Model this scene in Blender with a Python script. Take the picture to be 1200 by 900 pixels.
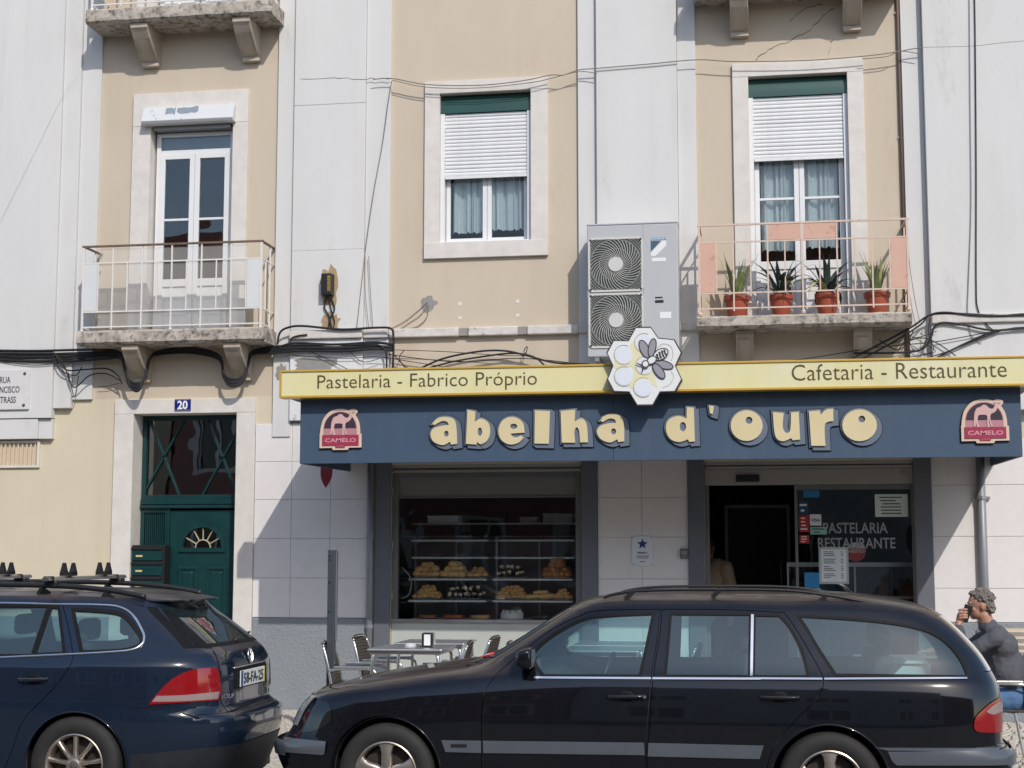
import bpy, bmesh, math, random
from mathutils import Vector, Matrix, geometry, noise
random.seed(7)
for o in list(bpy.data.objects): bpy.data.objects.remove(o)
SC = bpy.context.scene
COL = SC.collection
# ------------------------------------------------------------------ camera
# metres; X runs along the facade, Y into it (wall face at Y=0), Z up
FPX, CAM = 1780.0, (0.0, -16.6, 1.69)
PITCH = math.radians(6.411); YAW = math.radians(9.249)
FW = (-math.sin(YAW)*math.cos(PITCH), math.cos(YAW)*math.cos(PITCH), math.sin(PITCH))
RT = (math.cos(YAW), math.sin(YAW), 0.0)
UP = (RT[1]*FW[2]-RT[2]*FW[1], RT[2]*FW[0]-RT[0]*FW[2], RT[0]*FW[1]-RT[1]*FW[0])
cd = bpy.data.cameras.new('camera'); cam = bpy.data.objects.new('camera', cd); COL.objects.link(cam)
cd.sensor_width = 36.0; cd.lens = FPX/1200*36.0; cd.clip_end = 3000; cd.clip_start = 0.1
cam.matrix_world = Matrix(((RT[0], UP[0], -FW[0], CAM[0]), (RT[1], UP[1], -FW[1], CAM[1]), (RT[2], UP[2], -FW[2], CAM[2]), (0, 0, 0, 1)))
SC.camera = cam
# ------------------------------------------------------------------ sky, sun, exposure
SUNV = Vector((0.56, -1.0, 0.93)).normalized()
w = bpy.data.worlds.new('World'); SC.world = w; w.use_nodes = True
nt = w.node_tree; bg = nt.nodes['Background']
sky = nt.nodes.new('ShaderNodeTexSky'); sky.sky_type = 'NISHITA'; sky.sun_disc = False
sky.sun_elevation = math.asin(SUNV.z); sky.sun_rotation = math.atan2(SUNV.x, SUNV.y)
nt.links.new(sky.outputs[0], bg.inputs[0]); bg.inputs[1].default_value = 0.15
sd = bpy.data.lights.new('sun', 'SUN'); sd.energy = 2.55; sd.angle = math.radians(0.5); sd.color = (1.0, 0.95, 0.88)
sun = bpy.data.objects.new('sun', sd); COL.objects.link(sun); sun.location = (20, -30, 30)
sun.rotation_euler = SUNV.to_track_quat('Z', 'Y').to_euler()
SC.view_settings.view_transform = 'Standard'; SC.view_settings.look = 'None'
SC.view_settings.exposure = 0.22; SC.view_settings.gamma = 1.0; SC.view_settings.use_curve_mapping = False
SC.render.engine = 'CYCLES'

# ------------------------------------------------------------------ helpers
def at(u, v, Y=0.0):
    """photo pixel -> (X, Z) on the upright plane at depth Y"""
    a, b = (u-600)/FPX, (450-v)/FPX
    D = [FW[i]+a*RT[i]+b*UP[i] for i in range(3)]
    t = (Y-CAM[1])/D[1]
    return CAM[0]+t*D[0], CAM[2]+t*D[2]

def ats(pts, Y, o=(0, 0), s=1.0):
    return [at(o[0]+p[0]/s, o[1]+p[1]/s, Y) for p in pts]

def cr(pts, closed=True, n=4):
    """Catmull-Rom through 2D/3D points; a point given with a trailing 'c' is a hard corner"""
    P = [tuple(p[:-1]) if p[-1] == 'c' else tuple(p) for p in pts]
    cor = [p[-1] == 'c' for p in pts]
    N = len(P); out = []
    rng = range(N) if closed else range(N-1)
    for i in rng:
        p1, p2 = P[i], P[(i+1) % N]
        p0 = P[i-1] if (closed or i > 0) else p1
        p3 = P[(i+2) % N] if (closed or i+2 < N) else p2
        if cor[i]: p0 = p1
        if cor[(i+1) % N]: p3 = p2
        for k in range(n):
            t = k/n
            out.append(tuple(0.5*((2*b)+(-a+c)*t+(2*a-5*b+4*c-d)*t*t+(-a+3*b-3*c+d)*t**3) for a, b, c, d in zip(p0, p1, p2, p3)))
    if not closed: out.append(P[-1])
    return out

def spline(knots):
    """smooth monotone-ish 1D interpolation"""
    xs = [k[0] for k in knots]; ys = [k[1] for k in knots]; n = len(xs)
    d = [(ys[i+1]-ys[i])/(xs[i+1]-xs[i]) for i in range(n-1)]
    m = [d[0]]+[0 if d[i-1]*d[i] <= 0 else 2*d[i-1]*d[i]/(d[i-1]+d[i]) for i in range(1, n-1)]+[d[-1]]
    def f(x):
        if x <= xs[0]: return ys[0]+m[0]*(x-xs[0])
        if x >= xs[-1]: return ys[-1]+m[-1]*(x-xs[-1])
        i = 0
        while x > xs[i+1]: i += 1
        h = xs[i+1]-xs[i]; t = (x-xs[i])/h
        return (2*t**3-3*t*t+1)*ys[i]+(t**3-2*t*t+t)*h*m[i]+(-2*t**3+3*t*t)*ys[i+1]+(t**3-t*t)*h*m[i+1]
    return f

def inpoly(x, y, P):
    c = False; j = len(P)-1
    for i in range(len(P)):
        xi, yi = P[i]; xj, yj = P[j]
        if (yi > y) != (yj > y) and x < (xj-xi)*(y-yi)/(yj-yi)+xi: c = not c
        j = i
    return c

def tri2d(outer, holes=(), grid=None):
    """constrained triangulation of a 2D outline with holes -> verts, triangles (counter-clockwise)"""
    V = []; E = []
    for loop in [outer]+list(holes):
        b = len(V); V += [Vector(p[:2]) for p in loop]
        E += [(b+i, b+(i+1) % len(loop)) for i in range(len(loop))]
    if grid:
        gx, gy = grid if isinstance(grid, tuple) else (grid, grid)
        xs = [p[0] for p in outer]; ys = [p[1] for p in outer]
        nx = int((max(xs)-min(xs))/gx)+1; ny = int((max(ys)-min(ys))/gy)+1
        for i in range(nx+1):
            for j in range(ny+1):
                x = min(xs)+(i+0.5*(j % 2))*gx+0.0007; y = min(ys)+j*gy+0.0005
                if inpoly(x, y, outer) and not any(inpoly(x, y, h) for h in holes): V.append(Vector((x, y)))
    r = geometry.delaunay_2d_cdt(V, E, [], 0, 1e-6)
    vs = [(v.x, v.y) for v in r[0]]; fs = []
    for f in r[2]:
        f = list(f); cx = sum(vs[i][0] for i in f)/len(f); cy = sum(vs[i][1] for i in f)/len(f)
        if inpoly(cx, cy, outer) and not any(inpoly(cx, cy, h) for h in holes):
            a = sum(vs[f[i]][0]*vs[f[(i+1) % len(f)]][1]-vs[f[(i+1) % len(f)]][0]*vs[f[i]][1] for i in range(len(f)))
            if abs(a) < 1e-9: continue
            fs.append(f if a > 0 else f[::-1])
    return vs, fs

class G:
    """a growing mesh"""
    def __init__(s): s.v = []; s.f = []; s.m = []; s.mi = 0
    def add(s, vs, fs):
        b = len(s.v); s.v += [tuple(v) for v in vs]
        for f in fs: s.f.append([b+i for i in f]); s.m.append(s.mi)
        return s
    def box(s, x0, x1, y0, y1, z0, z1):
        v = [(x, y, z) for x in (x0, x1) for y in (y0, y1) for z in (z0, z1)]
        return s.add(v, [(0, 1, 3, 2), (4, 6, 7, 5), (0, 4, 5, 1), (2, 3, 7, 6), (0, 2, 6, 4), (1, 5, 7, 3)])
    def bar(s, a, b, wx, wz, up=(0, 0, 1)):
        a = Vector(a); b = Vector(b); d = (b-a).normalized(); u = Vector(up)
        if abs(d.dot(u)) > 0.98: u = Vector((0, 1, 0))
        r = d.cross(u).normalized()*wx/2; u = r.cross(d).normalized()*wz/2
        v = [p+q for p in (a, b) for q in (-r-u, r-u, r+u, -r+u)]
        return s.add(v, [(3, 2, 1, 0), (4, 5, 6, 7), (0, 1, 5, 4), (1, 2, 6, 5), (2, 3, 7, 6), (3, 0, 4, 7)])
    def tube(s, pts, r, n=8, closed=False, caps=True):
        P = [Vector(p) for p in pts]; N = len(P); rr = r if isinstance(r, (list, tuple)) else [r]*N
        T = []
        for i in range(N):
            a = P[i-1] if (i or closed) else P[0]; b = P[(i+1) % N] if (i < N-1 or closed) else P[-1]
            T.append((b-a).normalized() if (b-a).length > 1e-9 else Vector((0, 0, 1)))
        u = Vector((0, 0, 1)) if abs(T[0].z) < 0.9 else Vector((1, 0, 0))
        u = (u-T[0]*u.dot(T[0])).normalized(); vs = []
        for i in range(N):
            u = (u-T[i]*u.dot(T[i]))
            u = u.normalized() if u.length > 1e-6 else T[i].orthogonal().normalized()
            w_ = T[i].cross(u)
            vs += [P[i]+(u*math.cos(k*2*math.pi/n)+w_*math.sin(k*2*math.pi/n))*rr[i] for k in range(n)]
        fs = []
        for i in range(N if closed else N-1):
            j = (i+1) % N
            fs += [(i*n+k, i*n+(k+1) % n, j*n+(k+1) % n, j*n+k) for k in range(n)]
        if caps and not closed: fs += [tuple(range(n))[::-1], tuple((N-1)*n+k for k in range(n))]
        return s.add(vs, fs)
    def lathe(s, prof, c=(0, 0, 0), axis='z', n=24, a0=0.0, a1=2*math.pi, close=True):
        """prof: (radius, height) list"""
        full = abs(a1-a0-2*math.pi) < 1e-6; cols = n if full else n+1; vs = []
        for r, h in prof:
            for k in range(cols):
                a = a0+(a1-a0)*k/n; x, y = r*math.cos(a), r*math.sin(a)
                p = (x, y, h) if axis == 'z' else ((x, h, y) if axis == 'y' else (h, x, y))
                vs.append((c[0]+p[0], c[1]+p[1], c[2]+p[2]))
        fs = []
        for i in range(len(prof)-1):
            for k in range(n):
                k2 = (k+1) % cols
                q = (i*cols+k, i*cols+k2, (i+1)*cols+k2, (i+1)*cols+k)
                fs.append(q if axis != 'y' else q[::-1])
        return s.add(vs, fs)
    def prism(s, pts, y0, y1, holes=(), grid=None, back=True):
        """outline in (x, z), pushed from y0 (front, toward the street) to y1"""
        vs, fs = tri2d(pts, holes, grid); n = len(vs)
        s.add([(x, y0, z) for x, z in vs], fs)
        if back: s.add([(x, y1, z) for x, z in vs], [f[::-1] for f in fs])
        for li, loop in enumerate([pts]+list(holes)):
            a = sum(loop[i][0]*loop[(i+1) % len(loop)][1]-loop[(i+1) % len(loop)][0]*loop[i][1] for i in range(len(loop)))
            L = list(loop) if (a > 0) == (li == 0) else list(loop)[::-1]; m = len(L)
            s.add([(x, y0, z) for x, z in L]+[(x, y1, z) for x, z in L], [(i, m+i, m+(i+1) % m, (i+1) % m)[::-1] for i in range(m)])
        return s
    def grid(s, fn, nu, nv, flip=False):
        vs = [fn(i/nu, j/nv) for i in range(nu+1) for j in range(nv+1)]
        fs = [(i*(nv+1)+j, (i+1)*(nv+1)+j, (i+1)*(nv+1)+j+1, i*(nv+1)+j+1) for i in range(nu) for j in range(nv)]
        return s.add(vs, [f[::-1] for f in fs] if flip else fs)
    def ell(s, c, r, nu=16, nv=10, rot=None):
        vs = []; fs = []
        for j in range(nv+1):
            p = math.pi*j/nv
            for i in range(nu):
                a = 2*math.pi*i/nu; q = Vector((r[0]*math.sin(p)*math.cos(a), r[1]*math.sin(p)*math.sin(a), r[2]*math.cos(p)))
                if rot is not None: q = rot @ q
                vs.append(Vector(c)+q)
        for j in range(nv):
            for i in range(nu): fs.append((j*nu+i, (j+1)*nu+i, (j+1)*nu+(i+1) % nu, j*nu+(i+1) % nu))
        return s.add(vs, fs)
    def mesh(s, name, mats, smooth=False):
        me = bpy.data.meshes.new(name); me.from_pydata(s.v, [], s.f)
        for m in (mats if isinstance(mats, (list, tuple)) else [mats]): me.materials.append(m)
        if isinstance(mats, (list, tuple)) and len(mats) > 1: me.polygons.foreach_set('material_index', s.m)
        if smooth: me.polygons.foreach_set('use_smooth', [True]*len(me.polygons))
        me.validate(); me.update()
        if smooth and smooth != True: me.set_sharp_from_angle(angle=math.radians(smooth))
        return me
    def obj(s, name, mat, parent=None, smooth=False, bevel=0, loc=None):
        return link(name, s.mesh(name, mat, smooth), parent, bevel, loc)

def link(name, data, parent=None, bevel=0, loc=None):
    o = bpy.data.objects.new(name, data); COL.objects.link(o)
    if parent: o.parent = parent
    if loc: o.location = loc
    if bevel:
        b = o.modifiers.new('bevel', 'BEVEL'); b.width = bevel; b.segments = 2; b.limit_method = 'ANGLE'; b.angle_limit = math.radians(40)
    return o

def tag(o, label, cat, group=None):
    o['label'] = label; o['category'] = cat
    if group: o['group'] = group
    return o
def thing(name, label, cat, loc=(0, 0, 0), group=None):
    o = bpy.data.objects.new(name, None); COL.objects.link(o); o.location = loc; o.empty_display_size = 0.2
    return tag(o, label, cat, group)
def empty(name, parent, loc=(0, 0, 0)):
    o = bpy.data.objects.new(name, None); COL.objects.link(o); o.parent = parent; o.location = loc; o.empty_display_size = 0.1
    return o
def struct(o): o['kind'] = 'structure'; return o
def stuff(o): o['kind'] = 'stuff'; return o
def tree(o):
    out = [o]
    for c in o.children: out += tree(c)
    return out
def dup(root, parent=None):
    c = root.copy(); COL.objects.link(c); c.parent = parent
    for ch in list(root.children): dup(ch, c)
    return c
TMP = bpy.data.scenes.new('workshop')   # scratch scene for shapes that are computed, emptied and removed at the end
def text(name, body, x0, x1, z0, z1, y, mat, parent, ext=0.003, off=0.0, fit=True, shear=0, split=False):
    """raised lettering standing in the XZ plane, facing the street, filling the box"""
    cu = bpy.data.curves.new(name, 'FONT'); cu.body = body; cu.size = 1.0; cu.extrude = 0.01; cu.offset = off; cu.shear = shear; cu.resolution_u = 3
    o = bpy.data.objects.new(name, cu); TMP.collection.objects.link(o)
    me = bpy.data.meshes.new_from_object(o)
    bpy.data.objects.remove(o)
    xs = [v.co.x for v in me.vertices]; ys = [v.co.y for v in me.vertices]
    sx = (x1-x0)/(max(xs)-min(xs)); sy = (z1-z0)/(max(ys)-min(ys))
    if not fit: sx = sy
    a, b = min(xs), min(ys)
    for v in me.vertices:
        v.co = Vector((x0+(v.co.x-a)*sx, y-v.co.z/0.01*ext, z0+(v.co.y-b)*sy))
    me.materials.clear(); me.materials.append(mat); me.name = name
    if not split: return link(name, me, parent)
    # one object for each letter: connected pieces that overlap left to right belong together
    n = len(me.vertices); par = list(range(n))
    def find(i):
        while par[i] != i: par[i] = par[par[i]]; i = par[i]
        return i
    for p in me.polygons:
        r = find(p.vertices[0])
        for i in p.vertices: par[find(i)] = r
    # front, back and side sheets of one letter touch without sharing points
    comp = {}
    for i in range(n): comp.setdefault(find(i), []).append(i)
    iv = sorted((min(me.vertices[i].co.x for i in c), max(me.vertices[i].co.x for i in c), c) for c in comp.values()); cl = []
    for a_, b_, c in iv:
        if cl and a_ < cl[-1][1]-0.0005: cl[-1][1] = max(cl[-1][1], b_); cl[-1][2] += c
        else: cl.append([a_, b_, list(c)])
    for a_, b_, c in cl:
        ix = {v: k for k, v in enumerate(c)}; m2 = bpy.data.meshes.new('letter'); m2.from_pydata([tuple(me.vertices[i].co) for i in c], [], [[ix[i] for i in p.vertices] for p in me.polygons if p.vertices[0] in ix]); m2.materials.append(mat); link('letter', m2, parent)

# ------------------------------------------------------------------ materials
MATS = {}
def mat(name, col, rough=0.6, metal=0.0, col2=None, scale=6.0, amt=0.5, bump=0.0, bscale=60.0, coat=0.0, spec=0.5, stretch=None, stain=None, stain_scale=2.0, stain_lo=0.55, stain_hi=0.72, alpha=None, trans=0.0, sub=0.0, detail=6.0, rvar=0.0, streak=None, wave=0.0):
    if name in MATS: return MATS[name]
    m = bpy.data.materials.new(name); m.use_nodes = True; MATS[name] = m
    n = m.node_tree.nodes; l = m.node_tree.links; p = n['Principled BSDF']
    p.inputs['Base Color'].default_value = (*col, 1); p.inputs['Roughness'].default_value = rough; p.inputs['Metallic'].default_value = metal
    p.inputs['Specular IOR Level'].default_value = spec; p.inputs['Coat Weight'].default_value = coat; p.inputs['Coat Roughness'].default_value = 0.03
    p.inputs['Transmission Weight'].default_value = trans
    if sub: p.inputs['Subsurface Weight'].default_value = sub; p.inputs['Subsurface Radius'].default_value = (0.02, 0.008, 0.004)
    tc = n.new('ShaderNodeTexCoord'); co = tc.outputs['Object']
    if stretch:
        mp = n.new('ShaderNodeMapping'); mp.inputs['Scale'].default_value = stretch; l.new(co, mp.inputs[0]); co = mp.outputs[0]
    last = None
    if col2 is not None:
        t = n.new('ShaderNodeTexNoise'); t.inputs['Scale'].default_value = scale; t.inputs['Detail'].default_value = detail; t.inputs['Roughness'].default_value = 0.65; l.new(co, t.inputs['Vector'])
        r = n.new('ShaderNodeValToRGB'); r.color_ramp.elements[0].position = 0.5-amt/2; r.color_ramp.elements[1].position = 0.5+amt/2
        r.color_ramp.elements[0].color = (*col, 1); r.color_ramp.elements[1].color = (*col2, 1); l.new(t.outputs['Fac'], r.inputs[0]); last = r.outputs[0]
    if stain is not None:
        t = n.new('ShaderNodeTexNoise'); t.inputs['Scale'].default_value = stain_scale; t.inputs['Detail'].default_value = 10; t.inputs['Roughness'].default_value = 0.75; l.new(co, t.inputs['Vector'])
        r = n.new('ShaderNodeValToRGB'); r.color_ramp.elements[0].position = stain_lo; r.color_ramp.elements[1].position = stain_hi; l.new(t.outputs['Fac'], r.inputs[0])
        x = n.new('ShaderNodeMix'); x.data_type = 'RGBA'; l.new(r.outputs[0], x.inputs[0])
        if last: l.new(last, x.inputs[6])
        else: x.inputs[6].default_value = (*col, 1)
        x.inputs[7].default_value = (*stain, 1); last = x.outputs[2]
    if streak is not None:   # rain runs: noise drawn out down the wall
        scol, sf, sx = streak
        mp2 = n.new('ShaderNodeMapping'); mp2.inputs['Scale'].default_value = (sx, sx, sx*0.035); l.new(tc.outputs['Object'], mp2.inputs[0])
        t = n.new('ShaderNodeTexNoise'); t.inputs['Scale'].default_value = 1.0; t.inputs['Detail'].default_value = 7; t.inputs['Roughness'].default_value = 0.6; l.new(mp2.outputs[0], t.inputs['Vector'])
        t2 = n.new('ShaderNodeTexNoise'); t2.inputs['Scale'].default_value = 0.7; t2.inputs['Detail'].default_value = 5; l.new(tc.outputs['Object'], t2.inputs['Vector'])
        r = n.new('ShaderNodeMapRange'); r.inputs[1].default_value = 0.48; r.inputs[2].default_value = 0.72; r.inputs[4].default_value = sf; l.new(t.outputs['Fac'], r.inputs[0])
        r2 = n.new('ShaderNodeMapRange'); r2.inputs[1].default_value = 0.40; r2.inputs[2].default_value = 0.65; l.new(t2.outputs['Fac'], r2.inputs[0])
        mm = n.new('ShaderNodeMath'); mm.operation = 'MULTIPLY'; l.new(r.outputs[0], mm.inputs[0]); l.new(r2.outputs[0], mm.inputs[1])
        x = n.new('ShaderNodeMix'); x.data_type = 'RGBA'; l.new(mm.outputs[0], x.inputs[0])
        if last: l.new(last, x.inputs[6])
        else: x.inputs[6].default_value = (*col, 1)
        x.inputs[7].default_value = (*scol, 1); last = x.outputs[2]
    if last: l.new(last, p.inputs['Base Color'])
    if rvar:
        t = n.new('ShaderNodeTexNoise'); t.inputs['Scale'].default_value = 5; t.inputs['Detail'].default_value = 5; l.new(tc.outputs['Object'], t.inputs['Vector'])
        r = n.new('ShaderNodeMapRange'); r.inputs[3].default_value = max(0, rough-rvar); r.inputs[4].default_value = rough+rvar; l.new(t.outputs['Fac'], r.inputs[0]); l.new(r.outputs[0], p.inputs['Roughness'])
    if bump:
        t = n.new('ShaderNodeTexNoise'); t.inputs['Scale'].default_value = bscale; t.inputs['Detail'].default_value = 4; l.new(tc.outputs['Object'], t.inputs['Vector'])
        b = n.new('ShaderNodeBump'); b.inputs['Strength'].default_value = 1.0; b.inputs['Distance'].default_value = bump; l.new(t.outputs['Fac'], b.inputs['Height']); l.new(b.outputs[0], p.inputs['Normal'])
    if alpha is not None: p.inputs['Alpha'].default_value = alpha
    return m

def glass(name, tint=(0.8, 0.85, 0.85), refl=1.0, rough=0.0, wave=0.0, film=0.0, fcol=(0.36, 0.58, 0.64)):
    """thin pane: tinted see-through plus mirror reflection by Fresnel"""
    m = bpy.data.materials.new(name); m.use_nodes = True; MATS[name] = m; n = m.node_tree.nodes; l = m.node_tree.links
    n.remove(n['Principled BSDF']); out = n['Material Output']
    t = n.new('ShaderNodeBsdfTransparent'); t.inputs[0].default_value = (*tint, 1)
    g = n.new('ShaderNodeBsdfGlossy'); g.inputs['Roughness'].default_value = rough; g.inputs[0].default_value = (1, 1, 1, 1)
    fr = n.new('ShaderNodeFresnel'); fr.inputs[0].default_value = 1.5
    mu = n.new('ShaderNodeMath'); mu.operation = 'MULTIPLY'; mu.use_clamp = True; mu.inputs[1].default_value = 1.8*refl; l.new(fr.outputs[0], mu.inputs[0])
    x = n.new('ShaderNodeMixShader'); l.new(mu.outputs[0], x.inputs[0]); l.new(t.outputs[0], x.inputs[1]); l.new(g.outputs[0], x.inputs[2]); l.new(x.outputs[0], out.inputs[0])
    if film:   # even diffuse layer over the whole pane, blue-green by default
        d = n.new('ShaderNodeBsdfDiffuse'); d.inputs[0].default_value = (*fcol, 1); x2 = n.new('ShaderNodeMixShader'); x2.inputs[0].default_value = film; l.new(x.outputs[0], x2.inputs[1]); l.new(d.outputs[0], x2.inputs[2]); l.new(x2.outputs[0], out.inputs[0])
    if wave:
        tc = n.new('ShaderNodeTexCoord'); t2 = n.new('ShaderNodeTexNoise'); t2.inputs['Scale'].default_value = 2.2; t2.inputs['Detail'].default_value = 1; l.new(tc.outputs['Object'], t2.inputs['Vector'])
        b = n.new('ShaderNodeBump'); b.inputs['Distance'].default_value = wave; b.inputs['Strength'].default_value = 1; l.new(t2.outputs[0], b.inputs['Height']); l.new(b.outputs[0], g.inputs['Normal'])
    return m

CREAM = mat('cream_plaster', (0.565, 0.48, 0.375), 0.85, streak=((0.42, 0.33, 0.24), 0.42, 3.0), col2=(0.525, 0.445, 0.345), scale=1.3, amt=0.6, bump=0.0015, bscale=90, stain=(0.49, 0.385, 0.27), stain_scale=0.9, stain_lo=0.56, stain_hi=0.75, stretch=(1.6, 1, 0.5))
CREAM2 = mat('pale_cream_plaster', (0.615, 0.545, 0.405), 0.85, streak=((0.46, 0.39, 0.28), 0.3, 3.0), col2=(0.585, 0.515, 0.38), scale=1.3, amt=0.6, bump=0.0012, bscale=90)
WHITE = mat('white_plaster', (0.650, 0.642, 0.628), 0.85, streak=((0.42, 0.40, 0.37), 0.42, 3.3), col2=(0.595, 0.586, 0.570), scale=1.1, amt=0.6, bump=0.0018, bscale=70, stain=(0.45, 0.43, 0.40), stain_scale=1.8, stain_lo=0.60, stain_hi=0.80, stretch=(1.5, 1, 0.45))
WHITE3 = mat('speckled_white_plaster', (0.650, 0.642, 0.628), 0.85, streak=((0.42, 0.40, 0.37), 0.42, 3.3), col2=(0.595, 0.586, 0.570), scale=1.1, amt=0.6, bump=0.002, bscale=70, stain=(0.20, 0.18, 0.16), stain_scale=9, stain_lo=0.635, stain_hi=0.66)
WHITE2 = mat('flaking_white_plaster', (0.70, 0.70, 0.71), 0.85, col2=(0.62, 0.61, 0.60), scale=3, amt=0.5, bump=0.004, bscale=25, stain=(0.36, 0.31, 0.25), stain_scale=5.0, stain_lo=0.585, stain_hi=0.62)
LIME = mat('limestone_trim', (0.70, 0.66, 0.61), 0.75, col2=(0.58, 0.54, 0.50), scale=7, amt=0.5, bump=0.001, bscale=60, stain=(0.42, 0.38, 0.34), stain_scale=9, stain_lo=0.66, stain_hi=0.74)
CLAD = mat('stone_cladding', (0.73, 0.70, 0.69), 0.7, col2=(0.67, 0.635, 0.62), scale=9, amt=0.6, bump=0.0008, bscale=120, stain=(0.54, 0.49, 0.46), stain_scale=3, stain_lo=0.6, stain_hi=0.8)
CONC = mat('weathered_concrete', (0.52, 0.47, 0.41), 0.9, col2=(0.34, 0.29, 0.24), scale=9, amt=0.35, bump=0.004, bscale=40, stain=(0.06, 0.055, 0.05), stain_scale=10, stain_lo=0.48, stain_hi=0.64)
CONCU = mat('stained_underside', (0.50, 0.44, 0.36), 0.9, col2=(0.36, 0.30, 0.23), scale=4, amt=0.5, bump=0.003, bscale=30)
PLINTH = mat('grey_rough_render', (0.25, 0.27, 0.29), 0.8, col2=(0.215, 0.235, 0.255), scale=4, amt=0.6, bump=0.010, bscale=34)
SLATE = mat('slate_grey_cladding', (0.135, 0.145, 0.165), 0.45, col2=(0.12, 0.13, 0.15), scale=3, amt=0.6)
ALU = mat('brushed_aluminium', (0.72, 0.72, 0.72), 0.28, 1.0, bump=0.0002, bscale=300)
STEEL = mat('dull_steel', (0.42, 0.42, 0.42), 0.4, 0.8, col2=(0.33, 0.33, 0.34), scale=5)
PVC = mat('white_pvc', (0.74, 0.745, 0.75), 0.35, col2=(0.69, 0.69, 0.685), scale=4)
SHUT = mat('white_shutter', (0.75, 0.755, 0.76), 0.5, col2=(0.67, 0.67, 0.67), scale=5, streak=((0.48, 0.46, 0.43), 0.5, 9.0))
GREEN = mat('green_shutter_box', (0.012, 0.075, 0.062), 0.35, col2=(0.02, 0.06, 0.05), scale=3)
DGREEN = mat('door_green', (0.004, 0.030, 0.032), 0.32, col2=(0.007, 0.046, 0.047), scale=5, amt=0.4, bump=0.0008, bscale=50, stain=(0.018, 0.07, 0.07), stain_scale=9, stain_lo=0.62, stain_hi=0.72)
BLACK = mat('black_plastic', (0.012, 0.012, 0.013), 0.45)
RUBBER = mat('cable_rubber', (0.010, 0.010, 0.011), 0.6)
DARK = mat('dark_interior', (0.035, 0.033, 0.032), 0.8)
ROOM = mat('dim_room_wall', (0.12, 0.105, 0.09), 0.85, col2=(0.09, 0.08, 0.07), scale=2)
GLASS = glass('window_glass', (0.93, 0.96, 0.97), 0.75, wave=0.004)
SHOPGLASS = glass('shop_glass', (0.975, 0.982, 0.98), 0.36, wave=0.003)
WINGLASS = glass('clear_window_glass', (0.96, 0.98, 0.985), 0.35, wave=0.004)
CURT = mat('lace_curtain', (0.66, 0.72, 0.72), 0.9, col2=(0.52, 0.59, 0.60), scale=40, amt=0.5)
# ================================================================== the setting
PV, RD = -0.02, -0.045            # pavement and road levels
ASPH = mat('asphalt', (0.085, 0.082, 0.078), 0.85, col2=(0.11, 0.105, 0.10), scale=30, amt=0.5, bump=0.004, bscale=180, stain=(0.03, 0.03, 0.03), stain_scale=1.2)
GRD = mat('ground_earth', (0.20, 0.17, 0.13), 0.9, col2=(0.16, 0.14, 0.11), scale=0.5)
SAND = mat('pavement_bed', (0.28, 0.25, 0.20), 0.95, col2=(0.22, 0.19, 0.16), scale=20, bump=0.002)
COB = mat('limestone_cobble', (0.56, 0.51, 0.44), 0.6, col2=(0.42, 0.375, 0.31), scale=14, amt=0.6, bump=0.002, bscale=70)
KERBM = mat('kerb_limestone', (0.46, 0.43, 0.39), 0.75, col2=(0.36, 0.33, 0.30), scale=8, bump=0.002)
struct(G().box(-1500, 1500, -1500, 1500, -0.6, -0.12).obj('ground', GRD))
struct(G().box(-60, 60, -20.0, -4.92, -0.3, RD).obj('road', ASPH))
pav = struct(G().box(-60, 60, -4.76, 0.3, -0.3, PV-0.010).obj('pavement', SAND))
opv = struct(G().box(-60, 60, -24.0, -20.0, -0.3, PV).obj('far_pavement', COB))
# kerb stones, one by one
kerb = struct(G().box(-60, 60, -4.92, -4.765, -0.3, RD-0.03).obj('kerb', KERBM))
ks = G().box(-0.395, 0.395, -0.078, 0.078, -0.2, 0.0).mesh('kerb_stone', KERBM)
for i in range(-12, 9):
    link('kerb_stone', ks, kerb, 0.012, (i*0.8+0.3, -4.842, PV+random.uniform(-0.004, 0.004)))
# hand-cut limestone cobbles of the pavement: too small to pick apart singly
g = G(); rc = random.Random(3)
y = -4.74
while y < 0.0:
    x = -8.6+rc.uniform(0, 0.05)
    while x < 4.2:
        s = rc.uniform(0.085, 0.115); h = PV+rc.uniform(-0.003, 0.003); k = [rc.uniform(0.0, 0.004) for _ in range(8)]
        if y > -3.6 or x < -2.0 or x > 0.6:
            xa, xb, ya, yb = x, x+s-0.003, y, y+0.095
            b_ = [(xa+k[0], ya+k[1]), (xb-k[2], ya+k[3]), (xb-k[4], yb-k[5]), (xa+k[6], yb-k[7])]
            t = [(px+(xa+xb-2*px)*0.12, py+(ya+yb-2*py)*0.12) for px, py in b_]
            g.add([(px, py, h-0.02) for px, py in b_]+[(px, py, h+rc.uniform(-0.002, 0.002)) for px, py in t], [(4, 5, 6, 7), (0, 1, 5, 4), (1, 2, 6, 5), (2, 3, 7, 6), (3, 0, 4, 7)])
        x += s
    y += 0.098
cb = stuff(g.obj('cobble', COB, pav))

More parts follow.
